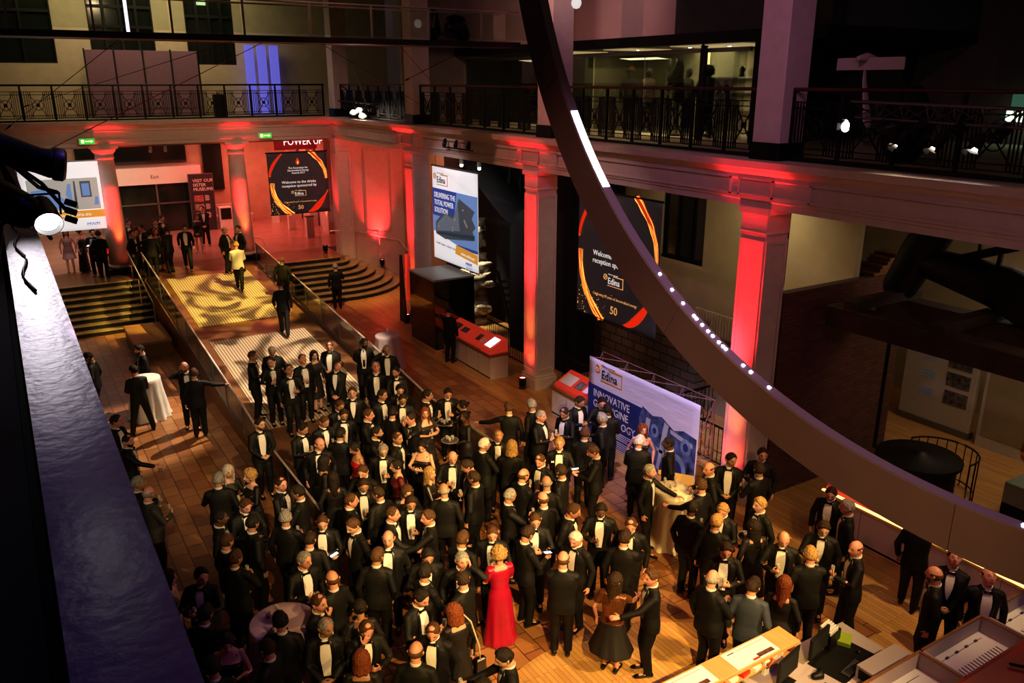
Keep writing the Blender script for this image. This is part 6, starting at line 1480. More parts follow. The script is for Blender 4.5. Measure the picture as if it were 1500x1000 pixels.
# x, y, z, heading, hair, hair colour, skin, (left arm, right arm, legs), head, label, options, height
CROWD = [
 (4.68, 20.05, 0.24, 62.0, 'short', 'm', 't', ('hang', 'glass', 'stand'), 0, 'grey-haired man in tuxedo beside the left glass rail, turned right to the ramp group', {}, 1.8),
 (5.25, 20.23, 0.26, 335.0, 'thin', 'g', 't', ('hang', 'hang', 'stand'), 2, 'balding man in tuxedo looking down, rearmost at the left of the ramp group', {'bulk': 1}, 1.8),
 (5.02, 19.51, 0.19, 356.0, 'short', 'm', 'f', ('hang', 'hang', 'stand'), 0, 'man in open tuxedo with long white shirt front and arms hanging in the ramp group', {}, 1.8),
 (5.24, 18.8, 0.13, 359.0, 'short', 's', 't', ('hang', 'glass', 'stand'), 3, 'man with glasses in tuxedo glancing up with a glass in the ramp group', {'specs': True}, 1.8),
 (5.75, 19.31, 0.17, 358.0, 'thin', 'm', 'p', ('hang', 'glass', 'stand'), 3, 'stout pink-faced man in tuxedo gazing up with a drink in the ramp group', {'bulk': 1}, 1.8),
 (6.17, 19.73, 0.21, 23.0, 'bob', 'k', 'f', ('hang', 'hang', 'stand'), 0, 'dark-haired woman in long black coat standing among the men on the ramp foot', {'dress': 'coat'}, 1.68),
 (6.68, 19.92, 0.23, 326.0, 'thin', 'm', 'p', ('clasp', 'clasp', 'stand'), 2, 'balding man in tuxedo looking down at the back right of the ramp group', {}, 1.8),
 (6.37, 18.63, 0.11, 321.0, 'thin', 'm', 'p', ('low', 'low', 'step'), 4, 'man in tuxedo leaning his head back with hands folded low on the ramp foot', {'bulk': 1}, 1.8),
 (7.51, 19.7, 0.21, 339.0, 'short', 'k', 'd', ('behind', 'behind', 'stand'), 1, 'man with long black tie and hands behind back by the right glass rail', {'tie': 'long', 'beard': True}, 1.8),
 (8.06, 19.42, 0.0, 337.0, 'short', 'g', 't', ('hang', 'ear', 'step'), 0, 'man in tuxedo holding a phone to his ear by the right rail and round table', {}, 1.8),
 (7.25, 18.23, 0.0, 338.0, 'bald', 'm', 'p', ('hang', 'hang', 'stand'), 3, 'bald man with glasses in tuxedo looking up below the man with long tie', {'specs': True}, 1.8),
 (7.56, 17.68, 0.0, 337.0, 'short', 'k', 't', ('hang', 'hang', 'stand'), 0, 'young bearded man in tuxedo directly below the man on the phone', {'beard': True}, 1.8),
 (6.14, 16.94, 0.0, 335.0, 'short', 'm', 'f', ('hang', 'hang', 'stand'), 0, 'young brown-haired man in tuxedo facing the camera at the crowd rear', {}, 1.8),
 (5.6, 16.4, 0.0, 1.0, 'short', 'm', 't', ('hang', 'hang', 'stand'), 2, 'man in tuxedo with lowered head left of the young brown-haired man', {}, 1.8),
 (5.51, 15.87, 0.0, 341.0, 'short', 's', 't', ('hang', 'hang', 'stand'), 2, 'bearded man in tuxedo looking down just in front of the brown-haired youth', {'beard': True}, 1.8),
 (5.91, 15.5, 0.0, 49.0, 'short', 'm', 'p', ('hang', 'hang', 'stand'), 0, 'man with glasses in tuxedo in profile to the right at the crowd rear', {'specs': True}, 1.8),
 (6.63, 16.44, 0.0, 13.0, 'short', 's', 't', ('hang', 'hang', 'stand'), 0, 'tall dark-haired man in tuxedo turned half right at the crowd rear', {}, 1.8),
 (4.99, 15.71, 0.0, 12.0, 'crop', 'm', 't', ('pocket', 'glass', 'step'), 2, 'cropped-haired man in tuxedo smiling down right of the glass rail end', {}, 1.8),
 (4.47, 15.58, 0.0, 24.0, 'short', 'k', 't', ('hang', 'glass', 'stand'), 2, 'dark-haired man in tuxedo next to the bearded man at the left rail', {}, 1.8),
 (3.8, 16.24, 0.0, 1.0, 'short', 's', 'f', ('clasp', 'clasp', 'stand'), 0, 'bearded man in tuxedo with hands clasped standing alone by the left rail', {'beard': True}, 1.8),
 (7.17, 16.62, 0.0, 337.0, 'short', 'k', 'f', ('hang', 'hang', 'stand'), 2, 'man in tuxedo with head bowed under the young bearded man', {}, 1.8),
 (6.96, 16.01, 0.0, 336.0, 'crop', 's', 't', ('hang', 'glass', 'stand'), 2, 'man in tuxedo looking down two rows below the man on the phone', {}, 1.8),
 (7.48, 15.86, 0.0, 40.0, 'short', 'k', 't', ('hang', 'glass', 'stand'), 0, 'moustached man in tuxedo with drink beside the man at the tray', {}, 1.8),
 (8.01, 15.81, 0.0, 334.0, 'short', 's', 'p', ('hang', 'glass', 'stand'), 2, 'tall man in tuxedo facing front at the right edge behind the black tray', {}, 1.8),
 (8.06, 15.12, 0.0, 252.0, 'up', 'k', 'f', ('hang', 'tray', 'stand'), 0, 'waitress in black with hair bun holding a dark tray of glasses', {'dress': 'staff'}, 1.68),
 (7.81, 14.57, 0.0, 262.0, 'up', 'k', 'd', ('hang', 'tray', 'stand'), 0, 'waitress in black with hair bun holding a patterned pale tray', {'dress': 'staff'}, 1.68),
 (7.14, 15.21, 0.0, 5.0, 'long', 'r', 'f', ('glass', 'glass', 'stand'), 0, 'young woman with long auburn hair in black lace dress holding a drink', {'dress': 'lace'}, 1.68),
 (6.64, 14.81, 0.0, 276.0, 'crop', 's', 'p', ('hang', 'mouth', 'stand'), 0, 'cropped-haired man in tuxedo in profile left with hand to chin', {}, 1.8),
 (6.41, 15.3, 0.0, 117.0, 'short', 'k', 't', ('hang', 'glass', 'stand'), 0, 'dark-haired man in tuxedo seen from behind left of the chin-touching man', {}, 1.8),
 (5.96, 14.07, 0.0, 47.0, 'thin', 'm', 't', ('hang', 'glass', 'stand'), 0, 'balding man in tuxedo with glass beside the woman in strapless black', {}, 1.8),
 (5.7, 14.54, 0.0, 54.0, 'short', 'k', 't', ('hang', 'hang', 'stand'), 0, 'bearded dark-haired man in tuxedo in profile right behind the woman in the red bodice', {'beard': True}, 1.8),
 (5.52, 13.76, 0.0, 338.0, 'short', 'g', 'f', ('hang', 'glass', 'stand'), 2, 'grey-haired man with glasses and long white shirt front holding a glass', {'specs': True}, 1.8),
 (6.37, 13.72, 0.0, 311.0, 'up', 'k', 'f', ('glass', 'glass', 'stand'), 2, 'woman with dark pinned hair in strapless black dress and necklace', {'dress': 'strapless'}, 1.68),
 (5.21, 14.31, 0.0, 270.0, 'up', 'k', 't', ('hang', 'hang', 'stand'), 2, 'woman with dark pinned hair in narrow red dress in mid crowd', {'dress': 'red2'}, 1.68),
 (4.53, 14.64, 0.0, 343.0, 'bald', 'm', 'p', ('hang', 'hang', 'stand'), 1, 'bald man in tuxedo facing front left of the slim woman in red', {'bulk': 1}, 1.8),
 (5.04, 14.82, 0.0, 141.0, 'short', 'k', 't', ('hang', 'glass', 'stand'), 0, 'dark-haired man seen from behind between the bald man and the slim woman in red', {}, 1.8),
 (6.53, 12.77, 0.0, 333.0, 'bald', 'm', 'p', ('hang', 'glass', 'stand'), 2, 'heavy bald man in tuxedo with wide white shirt front in mid crowd', {'bulk': 1}, 1.8),
 (7.77, 13.15, 0.0, 334.0, 'thin', 'y', 'p', ('hang', 'glass', 'stand'), 2, 'fair balding man in tuxedo holding a glass facing front right of centre', {}, 1.8),
 (7.27, 12.87, 0.0, 101.0, 'short', 'w', 't', ('hang', 'glass', 'stand'), 0, 'white-haired man in tuxedo seen from behind right of centre', {}, 1.8),
 (7.68, 12.47, 0.0, 143.0, 'bob', 'y', 't', ('hang', 'glass', 'stand'), 0, 'man with collar-length fair hair in black jacket seen from behind', {}, 1.8),
 (8.69, 14.19, 0.0, 143.0, 'short', 'm', 'f', ('out', 'hang', 'step'), 0, 'man in tuxedo seen from behind reaching his arm out to the left', {}, 1.8),
 (9.22, 14.09, 0.0, 207.0, 'short', 'g', 't', ('hang', 'hang', 'stand'), 0, 'grey-haired man in tuxedo behind the man who reaches out left', {}, 1.8),
 (9.04, 13.51, 0.0, 26.0, 'thin', 'g', 'p', ('hang', 'glass', 'stand'), 0, 'stout grey man in tuxedo laughing in profile with a glass', {'bulk': 1}, 1.8),
 (9.65, 13.41, 0.0, 284.0, 'thin', 's', 't', ('hang', 'glass', 'stand'), 2, 'balding man in tuxedo holding a flute near the red exhibit desk', {}, 1.8),
 (10.25, 13.8, 0.0, 3.0, 'short', 's', 't', ('hang', 'glass', 'stand'), 2, 'man with glasses in tuxedo by the left edge of the booth banner', {'specs': True}, 1.8),
 (8.61, 12.16, 0.0, 325.0, 'short', 'y', 'p', ('hang', 'glass', 'stand'), 0, 'fair-haired man in tuxedo with white pocket square facing front', {}, 1.8),
 (7.91, 11.75, 0.0, 291.0, 'thin', 'm', 'p', ('hang', 'glass', 'stand'), 2, 'balding man in tuxedo looking left with bright shirt front below the fair-haired man', {}, 1.8),
 (9.29, 12.25, 0.0, 143.0, 'short', 'm', 't', ('hang', 'hang', 'stand'), 0, 'brown-haired man in tuxedo seen from behind left of the phone reader', {}, 1.8),
 (7.22, 11.34, 0.0, 97.0, 'bald', 'm', 'p', ('hang', 'glass', 'stand'), 0, 'bald man in tuxedo seen from behind turned right beside the man looking left', {}, 1.8),
 (7.43, 10.85, 0.0, 136.0, 'bald', 'g', 'p', ('hang', 'hang', 'stand'), 0, 'bald man in tuxedo seen from behind right of the man looking left', {}, 1.8),
 (7.92, 11.09, 0.0, 215.0, 'short', 's', 't', ('hang', 'hang', 'stand'), 0, 'dark-haired man in tuxedo in back profile right of the two bald men', {}, 1.8),
 (7.05, 10.39, 0.0, 176.0, 'bald', 'm', 'p', ('hang', 'glass', 'stand'), 0, 'bald man with red-rimmed glasses seen from behind in right mid crowd', {'specs': True}, 1.8),
 (6.61, 10.82, 0.0, 69.0, 'crop', 'g', 't', ('hang', 'reach', 'step'), 0, 'man with glasses and cropped grey hair in profile right, right of centre', {'specs': True}, 1.8),
 (6.63, 12.2, 0.0, 236.0, 'short', 's', 'p', ('hang', 'glass', 'stand'), 2, 'man with glasses in tuxedo in profile left beside the heavy bald man', {'specs': True}, 1.8),
 (6.44, 11.7, 0.0, 211.0, 'short', 's', 't', ('hang', 'glass', 'stand'), 0, 'dark-haired man in tuxedo with a glass in back profile at centre', {}, 1.8),
 (5.75, 11.56, 0.0, 144.0, 'bald', 'g', 't', ('hang', 'hang', 'stand'), 0, 'grey bald man in tuxedo seen from behind at centre below the heavy bald man', {}, 1.8),
 (5.92, 12.55, 0.0, 55.0, 'long', 'y', 'f', ('glass', 'glass', 'stand'), 0, 'woman with long fair hair in black satin blouse in profile right', {'dress': 'satin'}, 1.68),
 (5.55, 13.12, 0.0, 262.0, 'up', 'k', 'f', ('hang', 'hang', 'stand'), 0, 'woman with dark bun and dark red dress looking left in mid crowd', {'dress': 'wine'}, 1.68),
 (5.28, 12.17, 0.0, 347.0, 'bob', 'm', 'f', ('hang', 'hang', 'stand'), 2, 'brown-bobbed woman facing front in mid crowd behind the young front-facing man', {'dress': 'black'}, 1.68),
 (5.1, 11.58, 0.0, 336.0, 'short', 's', 't', ('hang', 'glass', 'stand'), 2, 'young man in tuxedo looking down at his drink with bright shirt front at centre', {}, 1.8),
 (4.63, 11.32, 0.0, 48.0, 'crop', 'm', 'p', ('hang', 'reach', 'stand'), 0, 'cropped fair man in tuxedo gesturing right toward the young man with the drink', {}, 1.8),
 (5.14, 10.9, 0.0, 245.0, 'short', 'm', 'p', ('hang', 'reach', 'stand'), 0, 'brown-haired man in tuxedo facing left toward the young man with the drink', {}, 1.8),
 (4.86, 13.09, 0.0, 310.0, 'short', 'm', 'f', ('hang', 'hang', 'stand'), 2, 'fair-skinned man in tuxedo partly hidden behind the front-facing man with gesture', {}, 1.8),
 (4.65, 12.6, 0.0, 340.0, 'short', 's', 't', ('reach', 'glass', 'stand'), 2, 'dark-haired man in tuxedo smiling down with a glass left of centre', {}, 1.8),
 (4.75, 12.07, 0.0, 199.0, 'thin', 's', 't', ('hang', 'hang', 'stand'), 0, 'balding man in tuxedo seen from behind beside the smiling dark-haired man', {}, 1.8),
 (4.21, 12.11, 0.0, 91.0, 'crop', 'm', 'p', ('hang', 'hang', 'stand'), 0, 'man with glasses in tuxedo in back profile right, left of centre', {'specs': True}, 1.8),
 (4.4, 14.02, 0.0, 83.0, 'bob', 'k', 't', ('hang', 'hang', 'stand'), 0, 'dark-haired woman in black seen from behind near the end of the left rail', {'dress': 'black'}, 1.68),
 (4.34, 13.26, 0.0, 152.0, 'long', 'k', 't', ('hang', 'hang', 'stand'), 0, 'woman with long black hair seen from behind left of centre', {'dress': 'black'}, 1.68),
 (3.39, 13.35, 0.0, 46.0, 'thin', 's', 'p', ('hang', 'glass', 'stand'), 0, 'man with glasses in tuxedo turned right at the foot of the left rail', {'specs': True}, 1.8),
 (3.58, 12.84, 0.0, 234.0, 'short', 'k', 't', ('hang', 'glass', 'stand'), 0, 'dark-haired man with glasses facing left toward the balding man by the rail', {'specs': True}, 1.8),
 (3.1, 12.08, 0.0, 136.0, 'short', 'g', 't', ('hang', 'glass', 'stand'), 0, 'grey-haired man in tuxedo seen from behind in the left crowd', {}, 1.8),
 (3.6, 11.74, 0.0, 333.0, 'crop', 'm', 'f', ('pocket', 'glass', 'step'), 2, 'tall man in tuxedo with striped waistband and bright shirt front in the left crowd', {}, 1.8),
 (4.02, 11.33, 0.0, 280.0, 'short', 'm', 'f', ('hang', 'phone', 'stand'), 2, 'light-brown-haired young man in tuxedo looking down left', {}, 1.8),
 (2.58, 12.21, 0.0, 98.0, 'short', 'k', 't', ('hang', 'glass', 'stand'), 0, 'man with glasses in tuxedo seen from behind holding up a dark drink', {'specs': True}, 1.8),
 (2.64, 12.95, 0.0, 9.0, 'short', 'm', 'p', ('phone', 'phone', 'stand'), 2, 'man in tuxedo bent over his phone below the fair curly-haired woman', {}, 1.8),
 (3.08, 14.17, 0.0, 288.0, 'curly', 'y', 'f', ('hang', 'glass', 'stand'), 0, 'woman with curly fair hair in black with silver sequin shawl edge', {'dress': 'black'}, 1.68),
 (2.75, 14.6, 0.0, 349.0, 'long', 'w', 'f', ('glass', 'glass', 'stand'), 0, 'woman with long platinum hair in low-cut black dress holding a glass', {'dress': 'black'}, 1.68),
 (3.21, 11.24, 0.0, 159.0, 'thin', 's', 'p', ('hang', 'hang', 'stand'), 0, 'man with a balding crown seen from behind in the left crowd', {}, 1.8),
 (4.3, 10.66, 0.0, 328.0, 'bald', 'm', 'p', ('hang', 'glass', 'stand'), 0, 'tall bald man in tuxedo with wide shirt front and dark waistband holding a glass', {}, 1.8),
 (1.24, 17.97, 0.0, 46.0, 'short', 's', 'p', ('hang', 'hang', 'stand'), 0, 'man lit red at the ledge edge on the left tiled floor', {}, 1.8),
 (1.33, 16.77, 0.0, 70.0, 'thin', 's', 'p', ('hang', 'reach', 'stand'), 0, 'balding bearded man holding out a glass along the left ledge', {'beard': True}, 1.8),
 (1.21, 14.69, 0.0, 85.0, 'short', 'g', 't', ('hang', 'glass', 'stand'), 0, 'grey-haired man partly hidden by the ledge at left', {}, 1.8),
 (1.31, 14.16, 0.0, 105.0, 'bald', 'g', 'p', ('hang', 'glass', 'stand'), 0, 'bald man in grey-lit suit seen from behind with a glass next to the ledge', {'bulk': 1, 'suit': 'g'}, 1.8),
 (2.47, 14.07, 0.0, 165.0, 'short', 'g', 't', ('hang', 'glass', 'stand'), 0, 'grey-haired man in tuxedo seen from behind beside the platinum-haired woman', {}, 1.8),
 (2.17, 12.68, 0.0, 70.0, 'crop', 'k', 'd', ('hang', 'hang', 'stand'), 0, 'man with close black hair in tuxedo facing right in the left crowd', {}, 1.8),
 (2.09, 11.86, 0.0, 100.0, 'thin', 'm', 'p', ('hang', 'hang', 'stand'), 0, 'balding man with glasses seen from behind at the left crowd edge', {'specs': True}, 1.8),
 (2.08, 11.32, 0.0, 140.0, 'short', 'm', 't', ('glass', 'glass', 'stand'), 0, 'short-haired man in tuxedo seen from behind clasping a drink at left', {}, 1.8),
 (1.56, 11.16, 0.0, 332.0, 'short', 'k', 'p', ('glass', 'glass', 'stand'), 1, 'dark-haired man lit red looking down at the lower left crowd edge', {}, 1.8),
 (2.95, 10.76, 0.0, 10.0, 'short', 'g', 'p', ('hang', 'glass', 'stand'), 0, 'smiling man with glasses and grey hair in tuxedo in the lower left crowd', {'specs': True}, 1.8),
 (3.15, 10.01, 0.0, 203.0, 'bald', 'm', 'p', ('hang', 'glass', 'stand'), 0, 'bald man in tuxedo seen from behind facing the smiling man with glasses', {}, 1.8),
 (2.79, 9.62, 0.0, 36.0, 'thin', 'm', 'p', ('hang', 'mouth', 'stand'), 0, 'balding man in tuxedo lifting a dark drink to his mouth at lower left', {}, 1.8),
 (2.69, 9.08, 0.0, 343.0, 'thin', 'g', 't', ('hang', 'hang', 'stand'), 1, 'smiling man with thin hair in dark jacket in the lower left crowd', {}, 1.8),
 (3.15, 8.8, 0.0, 351.0, 'thin', 'm', 'p', ('glass', 'mouth', 'stand'), 2, 'balding man in tuxedo eating from a napkin at lower left', {}, 1.8),
 (3.29, 9.32, 0.0, 171.0, 'up', 'k', 't', ('hang', 'hang', 'stand'), 0, 'woman with pinned curly black hair seen from behind above the man eating', {'dress': 'black'}, 1.68),
 (2.24, 9.45, 0.0, 156.0, 'short', 'k', 't', ('reach', 'hang', 'stand'), 0, 'dark-haired man in tuxedo seen from behind leaning on the round purple table', {}, 1.8),
 (1.94, 9.0, 0.0, 228.0, 'crop', 's', 't', ('hang', 'hang', 'stand'), 0, 'cropped-haired man in tuxedo in back profile right below the purple round table', {}, 1.8),
 (1.57, 9.64, 0.0, 341.0, 'up', 'k', 'p', ('glass', 'glass', 'stand'), 2, 'woman with dark hair in strapless dark dress beside the purple round table', {'dress': 'strapless'}, 1.68),
 (1.27, 9.0, 0.0, 162.0, 'short', 'k', 't', ('hang', 'hang', 'stand'), 0, 'dark-haired man seen from behind at the bottom left below the strapless-dressed woman', {}, 1.8),
 (1.4, 10.15, 0.0, 152.0, 'short', 'k', 't', ('clasp', 'clasp', 'stand'), 0, 'dark-haired man seen from behind below the red-lit man at lower left', {}, 1.8),
 (2.9, 8.31, 0.0, 151.0, 'bob', 'r', 't', ('hang', 'hang', 'stand'), 0, 'woman with dark auburn hair seen from behind at the bottom edge', {'dress': 'black'}, 1.68),
 (1.14, 11.5, 0.0, 54.0, 'bob', 'k', 'p', ('hang', 'glass', 'stand'), 0, 'woman in pale top half hidden by the ledge at lower left', {'dress': 'pale'}, 1.68),
 (3.92, 10.25, 0.0, 144.0, 'short', 'm', 't', ('hang', 'hang', 'stand'), 0, 'tall brown-haired man seen from behind left of the dark pair at lower centre', {}, 1.8),
 (4.61, 9.94, 0.0, 340.0, 'short', 'k', 't', ('hang', 'hang', 'stand'), 2, 'black-haired man facing front over the shoulder of the collar-patch man', {}, 1.8),
 (4.35, 9.47, 0.0, 105.0, 'short', 'k', 't', ('hang', 'hang', 'stand'), 0, 'black-haired man seen from behind turned right at lower centre', {}, 1.8),
 (4.03, 9.03, 0.0, 16.0, 'short', 'k', 'p', ('pocket', 'glass', 'step'), 2, 'man with wavy dark hair in tuxedo smiling down to the right at lower centre', {}, 1.8),
 (5.25, 10.0, 0.0, 122.0, 'short', 'm', 't', ('hang', 'reach', 'step'), 0, 'wavy brown-haired man seen from behind left of the woman in crimson', {}, 1.8),
 (4.98, 9.53, 0.0, 332.0, 'short', 'g', 'p', ('ear', 'hang', 'step'), 0, 'grey-haired man rubbing his face with his hand left of the woman in crimson', {}, 1.8),
 (4.74, 9.02, 0.0, 202.0, 'thin', 's', 'p', ('hang', 'hang', 'stand'), 0, 'man with glasses seen from behind left of the crimson gown', {'specs': True}, 1.8),
 (5.62, 9.47, 0.0, 170.0, 'curly', 'y', 'p', ('clasp', 'clasp', 'stand'), 0, 'woman in long crimson satin gown with curly fair hair seen from behind', {'dress': 'crimson'}, 1.68),
 (5.79, 9.99, 0.0, 325.0, 'crop', 'm', 'p', ('hang', 'glass', 'stand'), 2, 'man in tuxedo looking down directly behind the woman in crimson', {}, 1.8),
 (6.18, 9.62, 0.0, 88.0, 'short', 's', 't', ('phone', 'phone', 'stand'), 2, 'tall dark-haired man holding a lit phone right of the woman in crimson', {}, 1.8),
 (6.59, 9.97, 0.0, 327.0, 'crop', 'm', 'p', ('hang', 'glass', 'stand'), 2, 'man in tuxedo looking down at the lit phone from behind', {}, 1.8),
 (7.23, 9.88, 0.0, 34.0, 'short', 'm', 'p', ('hang', 'hang', 'stand'), 2, 'curly-haired man with glasses in tuxedo in profile right in right crowd', {'specs': True}, 1.8),
 (6.84, 9.12, 0.0, 283.0, 'short', 'w', 'p', ('hang', 'hang', 'stand'), 2, 'silver-haired man in tuxedo looking down left beside the bald man from behind', {}, 1.8),
 (6.26, 8.69, 0.0, 142.0, 'bald', 'm', 'p', ('clasp', 'clasp', 'stand'), 0, 'bald man in tuxedo seen fully from behind right of the crimson gown', {}, 1.8),
 (4.38, 8.55, 0.0, 183.0, 'bob', 'r', 'f', ('hang', 'glass', 'stand'), 0, 'woman with auburn bobbed hair in black dress with a pale shoulder strap bag', {'dress': 'black'}, 1.68),
 (3.91, 8.29, 0.0, 315.0, 'thin', 'm', 'p', ('hang', 'hang', 'stand'), 2, 'man with receding hair looking down left at the bottom centre', {}, 1.8),
 (3.49, 7.96, 0.0, 141.0, 'bald', 'm', 'p', ('hang', 'hang', 'stand'), 0, 'bald man in tuxedo seen from behind at the bottom centre', {}, 1.8),
 (4.46, 7.3, 0.0, 249.0, 'short', 'k', 'f', ('hang', 'reach', 'stand'), 2, 'black-haired young man in profile left at the bottom edge right of centre', {}, 1.8),
 (3.92, 6.98, 0.0, 311.0, 'short', 'k', 't', ('hang', 'hang', 'stand'), 0, 'dark-haired man whose head top just shows at the bottom edge', {}, 1.8),
 (7.72, 9.66, 0.0, 317.0, 'short', 'k', 'd', ('hang', 'glass', 'stand'), 2, 'black-haired man in tuxedo holding a glass in right mid crowd with shirt front', {}, 1.8),
 (7.84, 9.02, 0.0, 309.0, 'thin', 'm', 'p', ('hang', 'hang', 'stand'), 2, 'man with receding hair in tuxedo right of the black-haired man with glass', {}, 1.8),
 (7.42, 8.69, 0.0, 130.0, 'short', 's', 'p', ('hang', 'reach', 'step'), 0, 'dark-haired man seen from behind raising a glass on the right', {}, 1.8),
 (9.29, 10.29, 0.0, 32.0, 'short', 'g', 'p', ('hang', 'reach', 'step'), 0, 'bearded grey-haired man in tuxedo resting his hand on the white table by the booth', {'beard': True}, 1.8),
 (10.34, 9.76, 0.0, 239.0, 'bald', 'm', 'p', ('hang', 'glass', 'stand'), 0, 'bald man in tuxedo facing left at the white table by the booth', {}, 1.8),
 (9.7, 9.33, 0.0, 194.0, 'short', 'm', 'p', ('hang', 'reach', 'stand'), 0, 'brown-haired man in back profile reaching to the white table by the booth', {}, 1.8),
 (8.99, 8.84, 0.0, 104.0, 'crop', 'k', 'd', ('hang', 'hang', 'stand'), 0, 'broad black-haired man seen from behind below the white table by the booth', {'bulk': 1}, 1.8),
 (9.47, 8.57, 0.0, 292.0, 'short', 'y', 'p', ('phone', 'phone', 'stand'), 2, 'man bending over napkin right of the broad black-haired man', {}, 1.8),
 (9.0, 8.3, 0.0, 123.0, 'short', 'y', 'p', ('hang', 'glass', 'stand'), 0, 'blonde-haired man seen from behind below the man with napkin', {}, 1.8),
 (10.95, 9.87, 0.0, 312.0, 'short', 'k', 't', ('clasp', 'clasp', 'stand'), 1, 'dark-haired man with folded hands against the red-lit pillar', {}, 1.8),
 (11.64, 9.7, 0.0, 300.0, 'short', 's', 'p', ('hang', 'hang', 'stand'), 0, 'tall dark-haired man facing front right of the red-lit pillar', {}, 1.8),
 (11.05, 9.23, 0.0, 180.0, 'short', 's', 't', ('hang', 'glass', 'stand'), 0, 'dark-haired man holding red drink in back profile beside the pillar', {}, 1.8),
 (10.1, 8.33, 0.0, 260.0, 'short', 'y', 'f', ('hang', 'hang', 'stand'), 0, 'young blonde waiter in tuxedo right of the crowd near the pillar', {}, 1.8),
 (9.59, 7.97, 0.0, 160.0, 'long', 'k', 'p', ('tray', 'hang', 'stand'), 0, 'woman with black hair in sleeveless black dress holding a tray at the right', {'dress': 'black'}, 1.68),
 (9.61, 7.43, 0.0, 308.0, 'bald', 's', 'p', ('pocket', 'glass', 'step'), 2, 'man with balding crown in tuxedo holding a glass in the right group', {}, 1.8),
 (8.6, 7.68, 0.0, 312.0, 'short', 's', 'p', ('hang', 'glass', 'stand'), 2, 'dark-haired man in tuxedo looking down at his glass, lower right crowd', {}, 1.8),
 (7.8, 7.16, 0.0, 93.0, 'bald', 'g', 'p', ('hang', 'glass', 'stand'), 0, 'bald man with grey fringe seen from behind at lower right near the counter', {'bulk': 1}, 1.8),
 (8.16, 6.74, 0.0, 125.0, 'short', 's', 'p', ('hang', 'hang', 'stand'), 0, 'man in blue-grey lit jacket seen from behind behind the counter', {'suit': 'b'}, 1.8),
 (8.72, 6.64, 0.0, 117.0, 'long', 'r', 'p', ('hang', 'hang', 'stand'), 0, 'woman with long brown hair seen from behind near the white desk', {'dress': 'black'}, 1.68),
 (7.13, 7.67, 0.0, 242.0, 'short', 'm', 'p', ('hang', 'reach', 'stand'), 0, 'man in tuxedo in profile left clinking glasses with the long-haired woman', {}, 1.8),
 (6.68, 8.0, 0.0, 120.0, 'long', 's', 'p', ('hang', 'reach', 'stand'), 0, 'woman with long dark hair in bronze sequin top and black skirt from behind', {'dress': 'sequin'}, 1.68),
 (9.52, 6.83, 0.0, 141.0, 'short', 'y', 'p', ('reach', 'hang', 'stand'), 0, 'light-haired man seen from behind gesturing in the right group', {}, 1.8),
 (10.41, 7.31, 0.0, 305.0, 'short', 's', 'f', ('hang', 'glass', 'stand'), 2, 'man with floppy dark hair in open tuxedo in the right group', {}, 1.8),
 (11.51, 8.0, 0.0, 290.0, 'crop', 's', 'p', ('hang', 'glass', 'stand'), 2, 'short-haired man pointing beside the red exhibit panel at right', {}, 1.8),
 (11.28, 7.48, 0.0, 224.0, 'short', 'g', 'p', ('hang', 'hang', 'stand'), 0, 'grey-haired man in profile left beside the long exhibit bench', {}, 1.8),
 (10.31, 6.6, 0.0, 233.0, 'bald', 'm', 'p', ('pocket', 'glass', 'step'), 0, 'bald man in tuxedo in profile left standing alone on the wooden floor', {}, 1.8),
 (11.9, 6.57, 0.0, 104.0, 'short', 's', 'p', ('hang', 'ear', 'step'), 0, 'tall man with raised hand whose head is hidden behind the ring', {}, 1.8),
 (11.28, 5.64, 0.0, 296.0, 'thin', 's', 'p', ('low', 'low', 'step'), 3, 'man in tuxedo looking up at the ring with hands folded low', {}, 1.8),
 (11.25, 5.1, 0.0, 310.0, 'bald', 's', 'p', ('hang', 'hang', 'stand'), 3, 'bald man in tuxedo looking up at the ring at the far right', {}, 1.8),
 (10.34, 4.77, 0.0, 215.0, 'bald', 'm', 'p', ('hang', 'hang', 'stand'), 0, 'bald bearded man in profile left half hidden behind the display case', {'beard': True}, 1.8),
 (10.69, 13.49, 0.0, 322.0, 'short', 'k', 'p', ('hang', 'hang', 'stand'), 2, 'dark-haired man facing front against the blue booth banner', {}, 1.8),
 (10.48, 12.99, 0.0, 131.0, 'crop', 'k', 'd', ('hang', 'hang', 'stand'), 0, 'close-cropped man seen from behind against the booth banner', {}, 1.8),
 (10.07, 12.64, 0.0, 221.0, 'short', 'g', 't', ('hang', 'glass', 'stand'), 0, 'grey-brown-haired man in back profile left in front of the booth banner', {}, 1.8),
 (9.0, 11.47, 0.0, 232.0, 'short', 'm', 'p', ('phone', 'phone', 'stand'), 2, 'man in tuxedo reading his lit phone in front of the booth', {}, 1.8),
 (10.61, 12.01, 0.0, 319.0, 'long', 'r', 'p', ('hang', 'hang', 'stand'), 0, 'smiling woman with long red hair in sleeveless black dress by the booth', {'dress': 'strapless'}, 1.68),
 (9.97, 11.36, 0.0, 134.0, 'short', 'w', 'p', ('hang', 'hang', 'stand'), 0, 'tall white-haired man in tuxedo seen from behind before the booth', {'bulk': 1}, 1.8),
 (10.45, 10.98, 0.0, 226.0, 'crop', 'k', 'd', ('hang', 'hang', 'stand'), 0, 'dark-skinned man in tuxedo in profile left against the blue booth picture', {}, 1.8),
 (11.22, 21.93, 0.0, 123.0, 'short', 'k', 'p', ('hang', 'reach', 'stand'), 2, 'man in black seen from behind reading at the red exhibit desk', {}, 1.8),
 (6.89, 30.19, 1.16, 162.0, 'short', 'y', 'p', ('clasp', 'clasp', 'walk'), 0, 'waiter in white shirt and black trousers walking up the ramp', {'shirt_only': True}, 1.8),
